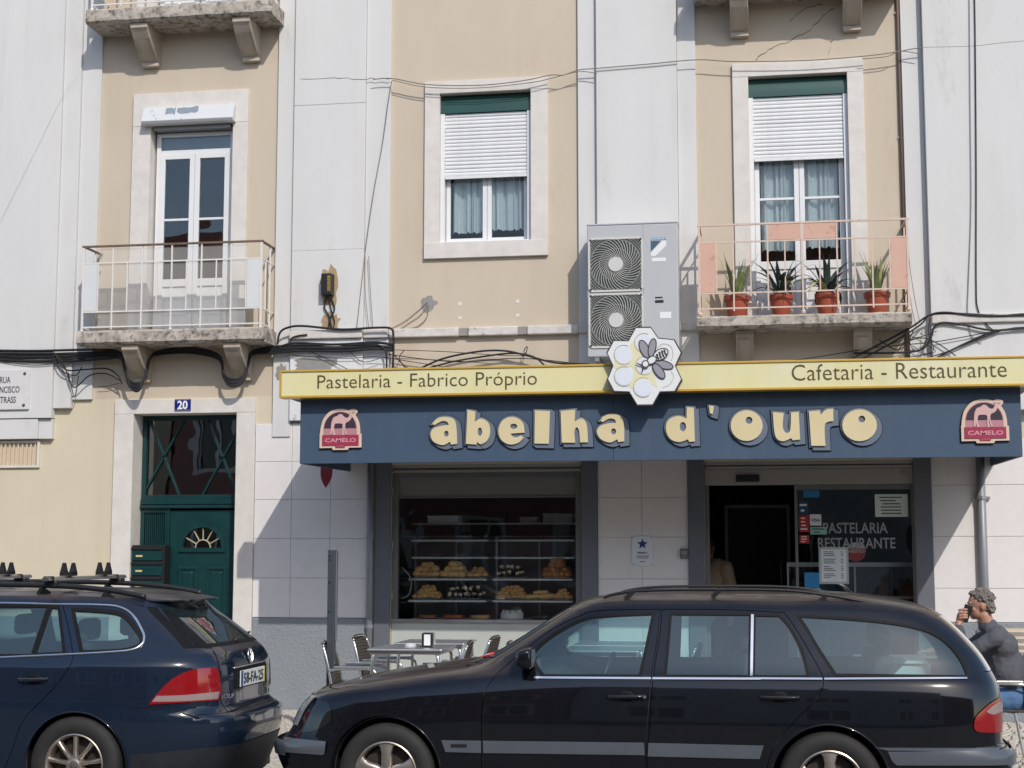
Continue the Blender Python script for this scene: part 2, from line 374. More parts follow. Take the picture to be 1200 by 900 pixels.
# ------------------------------------------------------------------ the apartment building
B = thing('apartment_building', 'cream and white plastered apartment building with a pastry shop on its ground floor', 'building')
def wall_holes(g, x0, x1, z0, z1, holes, y=0.0):
    xs = sorted({x0, x1, *[h[0] for h in holes], *[h[1] for h in holes]}); zs = sorted({z0, z1, *[h[2] for h in holes], *[h[3] for h in holes]})
    xs = [x for x in xs if x0 <= x <= x1]; zs = [z for z in zs if z0 <= z <= z1]
    for i in range(len(xs)-1):
        for j in range(len(zs)-1):
            cx, cz = (xs[i]+xs[i+1])/2, (zs[j]+zs[j+1])/2
            if any(h[0] < cx < h[1] and h[2] < cz < h[3] for h in holes): continue
            g.add([(xs[i], y, zs[j]), (xs[i+1], y, zs[j]), (xs[i+1], y, zs[j+1]), (xs[i], y, zs[j+1])], [(0, 1, 2, 3)])
    for a, b, c, d, dep in holes:
        g.add([(a, y, c), (b, y, c), (b, y, d), (a, y, d), (a, dep, c), (b, dep, c), (b, dep, d), (a, dep, d)], [(0, 4, 5, 1), (1, 5, 6, 2), (2, 6, 7, 3), (3, 7, 4, 0)])
OP_L = (-7.02, -6.00, 4.22, 6.72); OP_M = (-3.54, -2.48, 5.20, 6.94); OP_R = (-0.05, 1.03, 4.21, 6.96)
OP_D = (-7.13, -5.88, -0.2, 3.31); OP_S = (-4.07, -1.93, -0.2, 2.69); OP_E = (-0.59, 1.61, -0.2, 2.69)
OP_U1 = (-7.02, -6.0, 8.0, 10.2); OP_U2 = (-0.05, 1.03, 7.96, 10.2)
g = G(); wall_holes(g, -14, 7, 3.49, 11.5, [(*OP_L, 0.35), (*OP_M, 0.35), (*OP_R, 0.35), (*OP_U1, 0.35), (*OP_U2, 0.35)])
g.obj('upper_wall', CREAM, B)
g = G(); wall_holes(g, -14, 7, -0.3, 3.49, [(*OP_D, 0.35), (*OP_S, 0.35), (*OP_E, 0.35)])
g.obj('ground_floor_wall', CREAM2, B)
# body of the building behind the facade (roof and end walls)
G().box(-14, -13.7, 0.002, 9, -0.3, 11.48).box(6.7, 7, 0.002, 9, -0.3, 11.48).box(-13.7, 6.7, 8.7, 9, -0.3, 11.48).box(-13.7, 6.7, 0.36, 8.7, 11.2, 11.48).obj('side_and_rear_wall', CREAM, B)
# white bays: stepped strips and panels, each standing proud of the cream wall
def bay(x0, x1, z0, z1, proud, m=WHITE, name='white_pilaster'):
    return G().box(x0, x1, -proud, 0.05, z0, z1).obj(name, m, B, bevel=0.004)
bay(-14.0, -8.11, 3.27, 11.5, 0.115); bay(-14.0, -8.28, 3.03, 3.262, 0.10); bay(-8.278, -8.115, 3.03, 3.262, 0.07)
bay(-8.108, -7.892, 3.385, 11.5, 0.08); bay(-7.89, -7.65, 3.485, 11.5, 0.042)
bay(-5.46, -5.25, 3.02, 11.5, 0.042); bay(-5.248, -4.40, 4.225, 5.15, 0.085, WHITE3); bay(-5.248, -4.40, 5.151, 6.86, 0.085); bay(-5.248, -4.40, 6.863, 11.5, 0.085); bay(-4.398, -4.11, 4.225, 11.5, 0.045)
bay(-5.248, -4.40, 3.2, 4.122, 0.085, WHITE2); bay(-4.398, -4.11, 3.2, 4.122, 0.045, WHITE2)
bay(-1.945, -1.732, 3.2, 11.5, 0.042); bay(-1.73, -0.83, 3.2, 11.5, 0.10); bay(-0.828, -0.625, 3.2, 11.5, 0.045)
bay(1.61, 1.83, 3.2, 11.5, 0.042); bay(1.832, 2.95, 3.2, 11.5, 0.135); bay(2.952, 3.2, 3.2, 11.5, 0.06)
# string course below the first-floor windows
SC_ = mat('flaking_string_course', (0.66, 0.63, 0.60), 0.85, col2=(0.52, 0.48, 0.44), scale=8, amt=0.4, bump=0.004, bscale=22, stain=(0.36, 0.32, 0.28), stain_scale=6, stain_lo=0.60, stain_hi=0.64)
for a, b, p in ((-5.25, -4.40, 0.125), (-4.398, -4.11, 0.09), (-4.108, -3.30, 0.075), (-3.19, -2.63, 0.075), (-2.52, -1.947, 0.075), (-1.944, -1.731, 0.09), (-0.83, -0.626, 0.09), (1.833, 2.95, 0.17)):
    G().box(a, b, -p, 0.05, 4.124, 4.223).obj('string_course', SC_, B, bevel=0.012)
GPATCH = mat('grey_mortar_patch', (0.30, 0.285, 0.27), 0.9, col2=(0.24, 0.23, 0.22), scale=12, bump=0.003)
for a, b in ((-3.298, -3.192), (-2.628, -2.522)): G().box(a, b, -0.05, 0.05, 4.13, 4.215).obj('mortar_patch', GPATCH, B)
# repair blotches with ragged outlines
def blotch(cx, cz, rx, rz, m, y, seed, n=22, name='mortar_patch'):
    r_ = random.Random(seed); P = []
    for i in range(n):
        a = 2*math.pi*i/n; k = 1+r_.uniform(-0.22, 0.22); P.append((cx+rx*k*math.cos(a), cz+rz*k*math.sin(a)))
    G().prism(P, y-0.004, y+0.01).obj(name, m, B)
blotch(-3.66, 4.51, 0.09, 0.085, GPATCH, 0.0, 2); blotch(-4.80, 4.71, 0.10, 0.24, mat('bare_tan_render', (0.42, 0.31, 0.18), 0.9, col2=(0.33, 0.24, 0.14), scale=9, bump=0.004), -0.085, 5)
blotch(-4.78, 4.32, 0.11, 0.10, MATS['bare_tan_render'], -0.085, 8); blotch(-5.36, 3.75, 0.07, 0.10, GPATCH, -0.042, 9)
blotch(-4.95, 3.83, 0.26, 0.10, GPATCH, -0.085, 11)
for i, (cx, cz) in enumerate(((-3.30, 4.50), (-2.64, 4.51), (-3.30, 4.34), (-2.64, 4.35))): blotch(cx, cz, 0.022, 0.022, mat('filler_white', (0.68, 0.64, 0.58), 0.9), 0.0, 20+i, 9, 'filler_spot')
# hairline cracks in the plaster, cut as thin dark slivers
CRK = mat('crack_dark', (0.09, 0.07, 0.055), 0.95)
def crack(pts, y=0.0, wd=0.008):
    P = [(x+random.uniform(-.012, .012), z+random.uniform(-.012, .012)) for x, z in cr(pts, False, 6)]
    L = [(x, z+wd*(0.3+random.random()*0.6)) for x, z in P]; R = [(x, z-wd*(0.3+random.random()*0.6)) for x, z in P[::-1]]
    G().prism([P[0]]+L[1:-1]+[P[-1]]+R[1:-1], y-0.0015, y+0.004, back=False).obj('crack', CRK, B)
crack(ats([(980, 8), (968, 16), (945, 38), (915, 52), (895, 62), (885, 70)], 0)); crack(ats([(965, 4), (945, 10), (935, 16), (925, 25)], 0), wd=0.006)
crack(ats([(976, 45), (972, 58), (969, 82)], 0), wd=0.007)
crack(ats([(350, 93), (390, 92), (435, 92), (458, 92)], -0.088), -0.085, 0.005)
# vent grille low on the left, with its vertical slats
VG = mat('cream_metal_vent', (0.60, 0.50, 0.36), 0.6)
vg = empty('vent_grille', B)
G().box(-9.3, -8.28, -0.03, 0.02, 2.70, 2.73).box(-9.3, -8.28, -0.03, 0.02, 2.985, 3.015).box(-8.31, -8.28, -0.03, 0.02, 2.7302, 2.9848).obj('vent_frame', LIME, vg)
G().box(-9.3, -8.312, -0.004, 0.012, 2.731, 2.984).obj('vent_back', VG, vg)
vs = G().box(-0.009, 0.009, -0.028, 0.0, 0, 0.25).mesh('slat', VG)
for i in range(18): link('slat', vs, vg, 0, (-8.335-i*0.053, -0.004, 2.732))
wv_ = empty('wall_vent', B)
G().box(2.38, 3.1, -0.05, -0.034, 0.50, 0.93).obj('vent_back', VG, wv_)
vs = G().add([(0.0, 0, 0), (0.72, 0, 0), (0.72, -0.035, 0.045), (0.0, -0.035, 0.045), (0.0, -0.035, 0.055), (0.72, -0.035, 0.055)], [(0, 1, 2, 3), (3, 2, 5, 4)]).mesh('slat', LIME)
for i in range(6): link('slat', vs, wv_, 0, (2.38, -0.05, 0.51+i*0.068))
# grey rough plinth
for a, b in ((-14, -7.36), (-5.66, -4.335), (1.80, 7)):
    G().box(a, b, -0.035, 0.05, -0.3, 0.985).obj('plinth', PLINTH, B, bevel=0.01)
# stone cladding slabs, each its own piece
def slabs(x0, x1, zs, cols, y=0.0, seed=1):
    r_ = random.Random(seed)
    for j in range(len(zs)-1):
        cs = [x0]+[c+(0.0 if j % 2 == 0 else 0.0) for c in cols]+[x1]
        for i in range(len(cs)-1):
            p = 0.022+r_.uniform(0, 0.004)
            G().box(cs[i]+0.0018, cs[i+1]-0.0018, y-p, 0.03, zs[j]+0.0018, zs[j+1]-0.0018).obj('stone_slab', CLAD, B, bevel=0.003)
JT = mat('joint_grey', (0.58, 0.55, 0.54), 0.9)
ZS = [0.99, 1.43, 1.87, 2.31, 2.74, 3.17]
G().box(-5.66, -4.34, -0.012, 0.02, 0.99, 3.17).obj('slab_bed', JT, B); slabs(-5.66, -4.34, ZS, [-5.225, -4.77], seed=2)
ZM = [-0.3, 0.1, 0.55, 0.99, 1.43, 1.88, 2.31, 2.75]
G().box(-1.75, -0.77, -0.012, 0.02, -0.3, 2.75).obj('slab_bed', JT, B); slabs(-1.75, -0.77, ZM, [-1.27], seed=3)
G().box(1.79, 6.9, -0.012, 0.02, 0.985, 2.9).obj('slab_bed', JT, B); slabs(1.79, 6.9, [0.99, 1.34, 1.88, 2.42, 2.90], [2.30, 2.86, 3.4, 3.95, 4.5, 5.05, 5.6, 6.2], seed=4)
# dark slate-grey pilasters framing the shop openings
for a, b in ((-4.25, -4.072), (-1.928, -1.752), (-0.768, -0.592), (1.612, 1.788)):
    G().box(a, b, -0.05, 0.30, -0.2, 2.78).obj('jamb', SLATE, B, bevel=0.004)
G().box(-4.25, 1.788, -0.028, 0.02, 2.7502, 2.95).obj('lintel_band', SLATE, B)

def surround(x0, x1, z0, z1, ox0, ox1, oz0, oz1, sill, proud=0.04, parent=None):
    """stone surround: two jambs, a head and (maybe) a sill, each a stone of its own"""
    p = parent or B
    G().box(x0, ox0+0.004, -proud, 0.352, oz0 if sill else z0, oz1-0.0042).obj('surround_stone', LIME, p, bevel=0.004)
    G().box(ox1-0.004, x1, -proud, 0.352, oz0 if sill else z0, oz1-0.0042).obj('surround_stone', LIME, p, bevel=0.004)
    G().box(x0, x1, -proud-0.003, 0.352, oz1-0.004, z1).obj('surround_stone', LIME, p, bevel=0.004)
    if sill: G().box(x0, x1, -proud-0.006, 0.352, z0, oz0+0.003).obj('sill_stone', LIME, p, bevel=0.004)
surround(-7.24, -5.82, 4.22, 7.11, *OP_L, False); surround(-3.71, -2.29, 5.02, 7.08, *OP_M, True); surround(-0.22, 1.20, 4.21, 7.11, *OP_R, False)
surround(-7.36, -5.663, 0.0, 3.47, OP_D[0], OP_D[1], 0.0, 3.31, False, 0.045)
surround(-7.24, -5.82, 8.0, 10.4, *OP_U1, False); surround(-0.22, 1.20, 7.96, 10.4, *OP_U2, False)

def room(x0, x1, z0, z1, y0, y1, m=ROOM, name='room'):
    g = G(); g.box(x0, x1, y0, y1, z0, z1); g.f = [f[::-1] for i, f in enumerate(g.f) if i != 2]; g.m = g.m[:len(g.f)]
    return g.obj(name, m, B)
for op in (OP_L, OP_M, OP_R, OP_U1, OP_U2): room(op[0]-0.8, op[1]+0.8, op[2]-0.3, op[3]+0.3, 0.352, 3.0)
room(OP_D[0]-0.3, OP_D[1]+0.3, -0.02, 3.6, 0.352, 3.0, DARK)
# ------------------------------------------------------------------ upstairs windows
def frame(g, x0, x1, z0, z1, y, t, d):
    g.box(x0, x0+t, y, y+d, z0, z1); g.box(x1-t, x1, y, y+d, z0, z1); g.box(x0+t, x1-t, y, y+d, z0, z0+t); g.box(x0+t, x1-t, y, y+d, z1-t, z1)
def curtain(x0, x1, z0, z1, y, parent, seed=0, wv=5.0):
    r_ = random.Random(seed); ph = r_.random()*6
    def fn(u, v):
        x = x0+(x1-x0)*u; a = 2*math.pi*(u*wv+0.22*math.sin(2*math.pi*u*1.35+ph)+0.10*math.sin(2*math.pi*u*3.1+2*ph))+ph+0.25*math.sin(3*v+ph)
        z = z0+(z1-z0)*v+(0.02*abs(math.sin(a*1.0)) if v == 0 else 0)
        return (x, y+0.03*math.sin(a)*(1-0.3*v)+0.012*math.sin(2.3*a+1), z)
    return G().grid(fn, 64, 8).obj('curtain', CURT, parent, smooth=True)
def slats(x0, x1, z0, z1, y, n, parent):
    h = (z1-z0)/n; g = G()
    pr = [(0, 0), (-0.006, h*0.25), (-0.007, h*0.6), (-0.002, h*0.93)]
    v = [(x, a, b) for x in (0, x1-x0) for a, b in pr]; me = G().add(v, [(0, 4, 5, 1), (1, 5, 6, 2), (2, 6, 7, 3)]).mesh('shutter_slat', SHUT)
    rs_ = random.Random(n)
    for i in range(n):
        o = link('shutter_slat', me, parent, 0, (x0+rs_.uniform(-.002, .002), y+rs_.uniform(-.001, .0015), z0+i*h+rs_.uniform(-.0015, .0015))); o.rotation_euler = (rs_.uniform(-.05, .05), rs_.uniform(-.0012, .0012), 0)
    G().box(x0, x1, y+0.004, y+0.01, z0, z1).obj('shutter_back', STEEL, parent)
    G().box(x0+0.004, x1-0.004, y-0.014, y+0.012, z0-0.03, z0-0.001).obj('shutter_rail', SHUT, parent)
LINE = mat('sash_line', (0.30, 0.31, 0.32), 0.6)
def casement(win, x0, x1, z0, z1, y, bars=(), bottom=None, t=0.06, gm=None):
    """one hinged leaf: frame, panes, glazing bars, maybe a solid bottom panel"""
    g = G(); frame(g, x0, x1, z0, z1, y, t, 0.05)
    pz0 = bottom if bottom else z0+t
    if bottom:
        g.box(x0+t, x1-t, y+0.004, y+0.046, bottom-0.09, bottom); G().box(x0+t, x1-t, y+0.022, y+0.035, z0+t, bottom-0.09).obj('panel', PVC, win)
    for b in bars: g.box(x0+t, x1-t, y+0.01, y+0.04, b-0.014, b+0.014)
    g.obj('sash', PVC, win, bevel=0.004)
    zs = [pz0]+[q for b in bars for q in (b-0.014, b+0.014)]+[z1-t]
    for i in range(0, len(zs), 2): G().box(x0+t, x1-t, y+0.022, y+0.026, zs[i], zs[i+1]).obj('pane', gm or GLASS, win)
# left balcony door
WL = empty('balcony_door', B)
g = G(); frame(g, -6.99, -6.03, 4.25, 6.66, 0.10, 0.05, 0.07); g.box(-6.94, -6.08, 0.105, 0.165, 6.40, 6.45); g.obj('frame', PVC, WL, bevel=0.004)
G().box(-6.94, -6.08, 0.13, 0.134, 6.452, 6.608).obj('pane', GLASS, WL)
G().box(-6.94, -6.08, 0.16, 0.17, 6.452, 6.608).obj('shutter_in_transom', mat('grey_blind', (0.22, 0.25, 0.27), 0.7), WL)
for a, b in ((-6.938, -6.512), (-6.508, -6.082)): casement(WL, a, b, 4.302, 6.398, 0.09, (5.61,), 4.90)
g = G(); P = [(-0.145, 6.71), (-0.17, 6.74), (-0.10, 6.92), (-0.04, 6.92), (-0.04, 6.71)]
g.add([(x, a, b) for x in (-7.085, -5.965) for a, b in P], [(0, 1, 2, 3, 4), (9, 8, 7, 6, 5)]+[(i, i+5, (i+1) % 5+5, (i+1) % 5) for i in range(5)]); g.obj('roller_box', mat('peeling_white_box', (0.62, 0.625, 0.635), 0.5, stain=(0.25, 0.28, 0.33), stain_scale=3.2, stain_lo=0.60, stain_hi=0.61), WL, bevel=0.004)
for seed_, xa_, xb_, t0, t1 in ((3, -6.80, -6.68, 0.42, 0.95), (4, -6.66, -6.40, 0.48, 0.96)):   # bare patches where the paint has come off
    r_ = random.Random(seed_); T = [(xa_+(xb_-xa_)*i/7, t1+r_.uniform(-.1, .02)) for i in range(8)]+[(xb_-(xb_-xa_)*i/7, t0+r_.uniform(-.08, .12)) for i in range(8)]
    vs_, fs_ = tri2d(T); G().add([(x, -0.17+0.07*t-0.0022, 6.74+0.18*t-0.0006) for x, t in vs_], fs_).obj('bare_patch', mat('bare_grey_primer', (0.20, 0.24, 0.29), 0.7, col2=(0.26, 0.30, 0.34), scale=14), WL)
G().box(-6.98, -6.04, -0.02, 0.09, 6.665, 6.708).obj('shutter_bottom', STEEL, WL)
# middle window, shutter two thirds down
def shutter_box(x0, x1, z0, z1, parent):
    g = G(); n = 6; v = []
    for x in (x0, x1):
        v += [(x, 0.09-0.075*math.sin(math.pi/2*i/n), z1-(z1-z0)*(1-math.cos(math.pi/2*i/n))*1.0) for i in range(n+1)]
    g.add(v, [(i, i+1, n+2+i, n+1+i) for i in range(n)]); g.box(x0, x1, 0.018, 0.1, z0, z0+0.018)
    g.obj('shutter_box', GREEN, parent, smooth=30)
WM = empty('casement_window', B)
shutter_box(-3.535, -2.485, 6.715, 6.938, WM)
g = G(); g.box(-3.535, -3.487, 0.02, 0.10, 5.22, 6.712); g.box(-2.533, -2.485, 0.02, 0.10, 5.22, 6.712); g.box(-3.535, -2.485, 0.012, 0.12, 5.202, 5.2199); g.obj('guide_rail', PVC, WM, bevel=0.003)
slats(-3.486, -2.534, 5.98, 6.712, 0.045, 17, WM)
for a, b in ((-3.486, -3.012), (-3.008, -2.534)): casement(WM, a, b, 5.222, 6.05, 0.115, (), None, 0.05, WINGLASS)
curtain(-3.43, -3.06, 5.34, 6.1, 0.205, WM, 1, 3.6); curtain(-2.96, -2.58, 5.36, 6.1, 0.205, WM, 2, 3.2)
# right balcony door
WR = empty('balcony_door', B)
shutter_box(-0.046, 1.026, 6.735, 6.958, WR)
g = G(); g.box(-0.046, 0.002, 0.02, 0.10, 4.24, 6.732); g.box(0.978, 1.026, 0.02, 0.10, 4.24, 6.732); g.obj('guide_rail', PVC, WR, bevel=0.003)
slats(0.003, 0.977, 6.04, 6.732, 0.045, 16, WR)
for a, b in ((0.003, 0.488), (0.492, 0.977)): casement(WR, a, b, 4.242, 6.12, 0.115, (5.60,), 4.90, 0.055, WINGLASS)
curtain(0.07, 0.43, 5.02, 6.15, 0.205, WR, 3, 3.4); curtain(0.55, 0.91, 5.04, 6.15, 0.205, WR, 4, 3.4)
for op in (OP_U1, OP_U2):
    W = empty('balcony_door', B)
    for k in (0, 1):
        a = op[0]+0.02+k*0.51; casement(W, a, a+0.5, op[2]+0.02, op[3]-0.02, 0.1, (9.3,), 8.7)
# ------------------------------------------------------------------ balconies
RW = mat('white_railing_paint', (0.72, 0.70, 0.66), 0.5, col2=(0.66, 0.63, 0.58), scale=9, stain=(0.30, 0.18, 0.10), stain_scale=12, stain_lo=0.66, stain_hi=0.72)
RBR = mat('rusty_handrail', (0.12, 0.075, 0.05), 0.7, col2=(0.20, 0.13, 0.09), scale=14, bump=0.001)
RPK = mat('pink_railing_paint', (0.62, 0.38, 0.29), 0.55, col2=(0.56, 0.34, 0.26), scale=6, stain=(0.30, 0.11, 0.05), stain_scale=8, stain_lo=0.58, stain_hi=0.68)
RPK2 = mat('faded_railing_paint', (0.60, 0.44, 0.35), 0.55, col2=(0.62, 0.50, 0.42), scale=8, stain=(0.30, 0.12, 0.05), stain_scale=11, stain_lo=0.56, stain_hi=0.66)
RPAN = mat('blue_white_panel', (0.66, 0.665, 0.66), 0.5, col2=(0.61, 0.62, 0.62), scale=4, stain=(0.34, 0.20, 0.10), stain_scale=5, stain_lo=0.62, stain_hi=0.70)
def bracket(bl, x, ztop, w=0.20, deep=0.44, h=0.40):
    h -= 0.01
    """scrolled console under a balcony"""
    P = [(0.02, ztop), (-deep, ztop), (-deep, ztop-0.06)]+[(-deep+0.02+(deep-0.09)*t, ztop-0.07-(h-0.12)*(t**0.75)) for t in (0, .2, .4, .6, .8, 1)]+[(-0.085, ztop-h), (0.02, ztop-h)]
    n = len(P); v = [(xx, a, b) for xx in (x-w/2, x+w/2) for a, b in P]
    g = G().add(v, [tuple(range(n)), tuple(range(2*n-1, n-1, -1))]+[(i, i+n, (i+1) % n+n, (i+1) % n) for i in range(n)])
    g.obj('bracket', CONCU, bl, bevel=0.008)
    # raised panel on the face of the console
    Q = [(-deep+0.02+(deep-0.09)*t-0.012, ztop-0.07-(h-0.12)*(t**0.75)) for t in (0.06, .2, .4, .6, .8, .97)]
    v = [(xx, a, b) for xx in (x-w/2+0.035, x+w/2-0.035) for a, b in Q]; m = len(Q)
    G().add(v, [(i, i+1, i+1+m, i+m) for i in range(m-1)]).obj('bracket_face', CONC if ztop > 9 else CONCU, bl)
def slab(bl, x0, x1, z0, z1, dep=0.50):
    def rough(x, z, s): return 0.007*noise.noise(Vector((x*9, z*9, s)))
    g = G(); n = 60
    def fn(u, v):
        x = x0+(x1-x0)*u
        prof = [(0.0, z0), (-dep+0.03, z0), (-dep, z0+0.025), (-dep, z1-0.02), (-dep+0.015, z1), (0.0, z1)]
        a, b = prof[int(round(v*5))]
        k = 1 if 0 < v < 1 else 0
        return (x, a+rough(x, b, 1)*k, b+rough(x, a*3, 4)*k*0.8)
    g.grid(fn, n, 5); g.f = [f[::-1] for f in g.f]
    g.add([fn(0, j/5) for j in range(6)], [(0, 1, 2, 3, 4, 5)]); g.add([fn(1, j/5) for j in range(6)], [(5, 4, 3, 2, 1, 0)])
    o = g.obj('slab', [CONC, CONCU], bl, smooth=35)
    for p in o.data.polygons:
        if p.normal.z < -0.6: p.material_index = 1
def railing(bl, x0, x1, zt, rows, dep, mtop, mrow, mbar, mpan, top_panels=False):
    N = 12; dx = (x1-x0)/N; y = -dep
    tops = G().bar((x0-0.02, y, zt), (x1+0.02, y, zt), 0.035 if mtop is RBR else 0.022, 0.02).mesh('handrail', mtop)
    link('handrail', tops, bl)
    for x in (x0, x1): G().bar((x, y, zt), (x, 0.0, zt), 0.03, 0.018).obj('handrail', mtop, bl)
    for z in rows:
        G().bar((x0, y, z), (x1, y, z), 0.012, 0.016).obj('rail', mrow, bl)
        for x in (x0, x1): G().bar((x, y, z), (x, 0.0, z), 0.012, 0.016).obj('rail', mrow, bl)
    full = G().bar((0, 0, rows[2]-0.03), (0, 0, zt), 0.016, 0.016).mesh('baluster', mbar)
    part = G().bar((0, 0, rows[1]), (0, 0, rows[0]), 0.014, 0.014).mesh('baluster', mbar)
    post = G().bar((0, 0, rows[2]-0.07), (0, 0, zt), 0.022, 0.022).mesh('post', mbar)
    for i in range(N+1):
        x = x0+i*dx
        if i in (0, N): link('post', post, bl, 0, (x, y, 0))
        else: link('baluster', full if i % 2 == 0 else part, bl, 0, (x, y, 0))
    for x in (x0, x1):
        for k, m_ in ((0.33, part), (0.66, full)): link('baluster', m_, bl, 0, (x, y*(1-k), 0))
    for i in (0, N-1): G().box(x0+i*dx+0.012, x0+(i+1)*dx-0.012, y-0.006, y+0.006, rows[1]+0.01, rows[0]-0.012).obj('end_panel', mpan, bl)
    if top_panels:
        for i in (4, 6): G().box(x0+i*dx+0.012, x0+(i+2)*dx-0.012, y-0.006, y+0.006, rows[0]+0.012, zt-0.014).obj('name_panel', mpan, bl)
    foot = G().lathe([(0.0, 0.0), (0.022, 0.0), (0.026, 0.02), (0.012, 0.045), (0.0, 0.05)], n=10).mesh('foot', mbar)
    for i in (0, N/2, N): link('foot', foot, bl, 0, (x0+i*dx, y, rows[2]-0.075))
SCREEN = glass('hazy_plastic_screen', (0.95, 0.95, 0.94), 0.4, film=0.24, fcol=(0.74, 0.72, 0.69))
b1 = empty('balcony', B); b1['label'] = 'balcony with white railing and dark handrail'
slab(b1, -7.65, -5.43, 4.06, 4.22); bracket(b1, -7.03, 4.06); bracket(b1, -5.82, 4.06)
railing(b1, -7.60, -5.48, 5.20, (5.005, 4.44, 4.265), 0.46, RBR, RW, RW, RPAN)
G().add([(-7.42, -0.445, 4.255), (-5.66, -0.445, 4.255), (-5.66, -0.445, 5.17), (-7.42, -0.445, 5.17)], [(0, 1, 2, 3)]).obj('clear_screen', SCREEN, b1)
b2 = empty('balcony', B); b2['label'] = 'balcony with faded pink railing'
slab(b2, -0.63, 1.60, 4.08, 4.21); bracket(b2, -0.13, 4.08, 0.19, 0.30, 0.36); bracket(b2, 1.11, 4.08, 0.19, 0.30, 0.36)
railing(b2, -0.595, 1.575, 5.20, (5.01, 4.46, 4.295), 0.46, RPK2, RPK2, RPK2, RPK, True)
b3 = empty('balcony', B); slab(b3, -7.66, -5.40, 7.84, 8.01); bracket(b3, -7.03, 7.84, 0.21, 0.44, 0.42); bracket(b3, -5.79, 7.84, 0.21, 0.44, 0.42)
railing(b3, -7.60, -5.46, 8.99, (8.79, 8.23, 8.07), 0.46, RBR, RW, RW, RPK)
b4 = empty('balcony', B); slab(b4, -0.63, 1.60, 7.80, 7.95); bracket(b4, -0.13, 7.80, 0.20, 0.42, 0.40); bracket(b4, 1.09, 7.80, 0.20, 0.42, 0.40)
railing(b4, -0.595, 1.575, 8.95, (8.75, 8.19, 8.03), 0.46, RPK2, RPK2, RPK2, RPK, True)
# ------------------------------------------------------------------ street door number 20
D = empty('street_door', B); Y0 = 0.22
g = G(); frame(g, -7.12, -5.89, 2.33, 3.30, Y0, 0.05, 0.08); g.box(-7.12, -5.89, Y0-0.02, Y0+0.08, 2.27, 2.33); g.box(-7.12, -5.89, Y0-0.035, Y0+0.08, 2.225, 2.262); g.obj('transom_frame', DGREEN, D, bevel=0.004)
G().box(-7.07, -5.94, Y0+0.045, Y0+0.05, 2.38, 3.25).obj('pane', glass('dark_door_glass', (0.20, 0.20, 0.20), 2.6, wave=0.002), D)
xa, xb, za, zb = -7.07, -5.94, 2.38, 3.25
for x0, x1 in ((xa, xa+0.42), (xa+0.42, xa-0.02), (xb-0.42, xb), (xb+0.02, xb-0.42)):
    G().bar((x0+0.02, Y0+0.03, zb), (x1-0.02, Y0+0.03, za), 0.02, 0.022, (0, 1, 0)).obj('lattice_bar', DGREEN, D)
# fixed side panel with ribbed grille
g = G(); frame(g, -7.12, -6.77, 0.0, 2.22, Y0, 0.045, 0.07); g.box(-7.075, -6.815, Y0, Y0+0.07, 1.70, 1.76); g.box(-7.075, -6.815, Y0+0.04, Y0+0.06, 0.045, 1.70); g.box(-7.075, -6.815, Y0+0.04, Y0+0.06, 1.76, 2.175); g.obj('side_panel', DGREEN, D, bevel=0.004)
rb = G().box(-0.006, 0.006, 0, 0.02, 0, 0.40).mesh('rib', DGREEN)
for i in range(11): link('rib', rb, D, 0, (-7.06+i*0.0235, Y0+0.02, 1.768))
# the leaf with its fanlight and raised panels
x0, x1 = -6.76, -5.90; cx = -6.36; cz = 1.77; R_ = 0.235
arch = [(cx+R_*math.cos(math.pi*i/20), cz+R_*math.sin(math.pi*i/20)) for i in range(21)]
leaf = G().prism([(x0, 0.0), (x1, 0.0), (x1, 2.20), (x0, 2.20)], Y0+0.01, Y0+0.06, [arch]); leaf.obj('leaf', DGREEN, D, bevel=0.003)
ring = [(cx+(R_+0.045)*math.cos(math.pi*i/20), cz+(R_+0.045)*math.sin(math.pi*i/20)) for i in range(21)]
G().prism([(cx-R_-0.045, cz-0.05), (cx+R_+0.045, cz-0.05)]+ring, Y0-0.012, Y0+0.012, [arch]).obj('fanlight_frame', DGREEN, D, bevel=0.004)
G().prism(arch, Y0+0.035, Y0+0.04).obj('pane', MATS['dark_door_glass'], D)
BRASS = mat('fanlight_bar', (0.62, 0.55, 0.38), 0.4, 0.4)
gm = G(); gm.tube([(cx+0.09*math.cos(math.pi*i/12), Y0+0.02, cz+0.09*math.sin(math.pi*i/12)) for i in range(13)], 0.008, 6); gm.obj('muntin', BRASS, D)
for a in (0.5, 1.05, 1.57, 2.09, 2.64): G().tube([(cx+0.09*math.cos(a), Y0+0.02, cz+0.09*math.sin(a)), (cx+0.23*math.cos(a), Y0+0.02, cz+0.23*math.sin(a))], 0.007, 6).obj('muntin', BRASS, D)
for a, b in ((-6.65, -6.41), (-6.30, -6.06)):
    for c, d in ((0.25, 0.78), (0.92, 1.55)):
        g = G(); frame(g, a, b, c, d, Y0-0.006, 0.028, 0.018); g.obj('panel_moulding', DGREEN, D, bevel=0.005)
        G().box(a+0.06, b-0.06, Y0-0.008, Y0+0.012, c+0.06, d-0.06).obj('raised_panel', DGREEN, D, bevel=0.012)
G().tube([(-6.72, Y0-0.03, 1.05), (-6.72, Y0-0.06, 1.05), (-6.66, Y0-0.06, 1.05)], 0.011, 8).obj('handle', STEEL, D)
g = G(); frame(g, -6.815, -6.762, 0, 2.22, Y0-0.008, 0.02, 0.05); g.obj('leaf_stop', DGREEN, D)
G().box(-7.13, -5.88, 0.05, 0.34, -0.2, 0.03).obj('threshold', LIME, D)
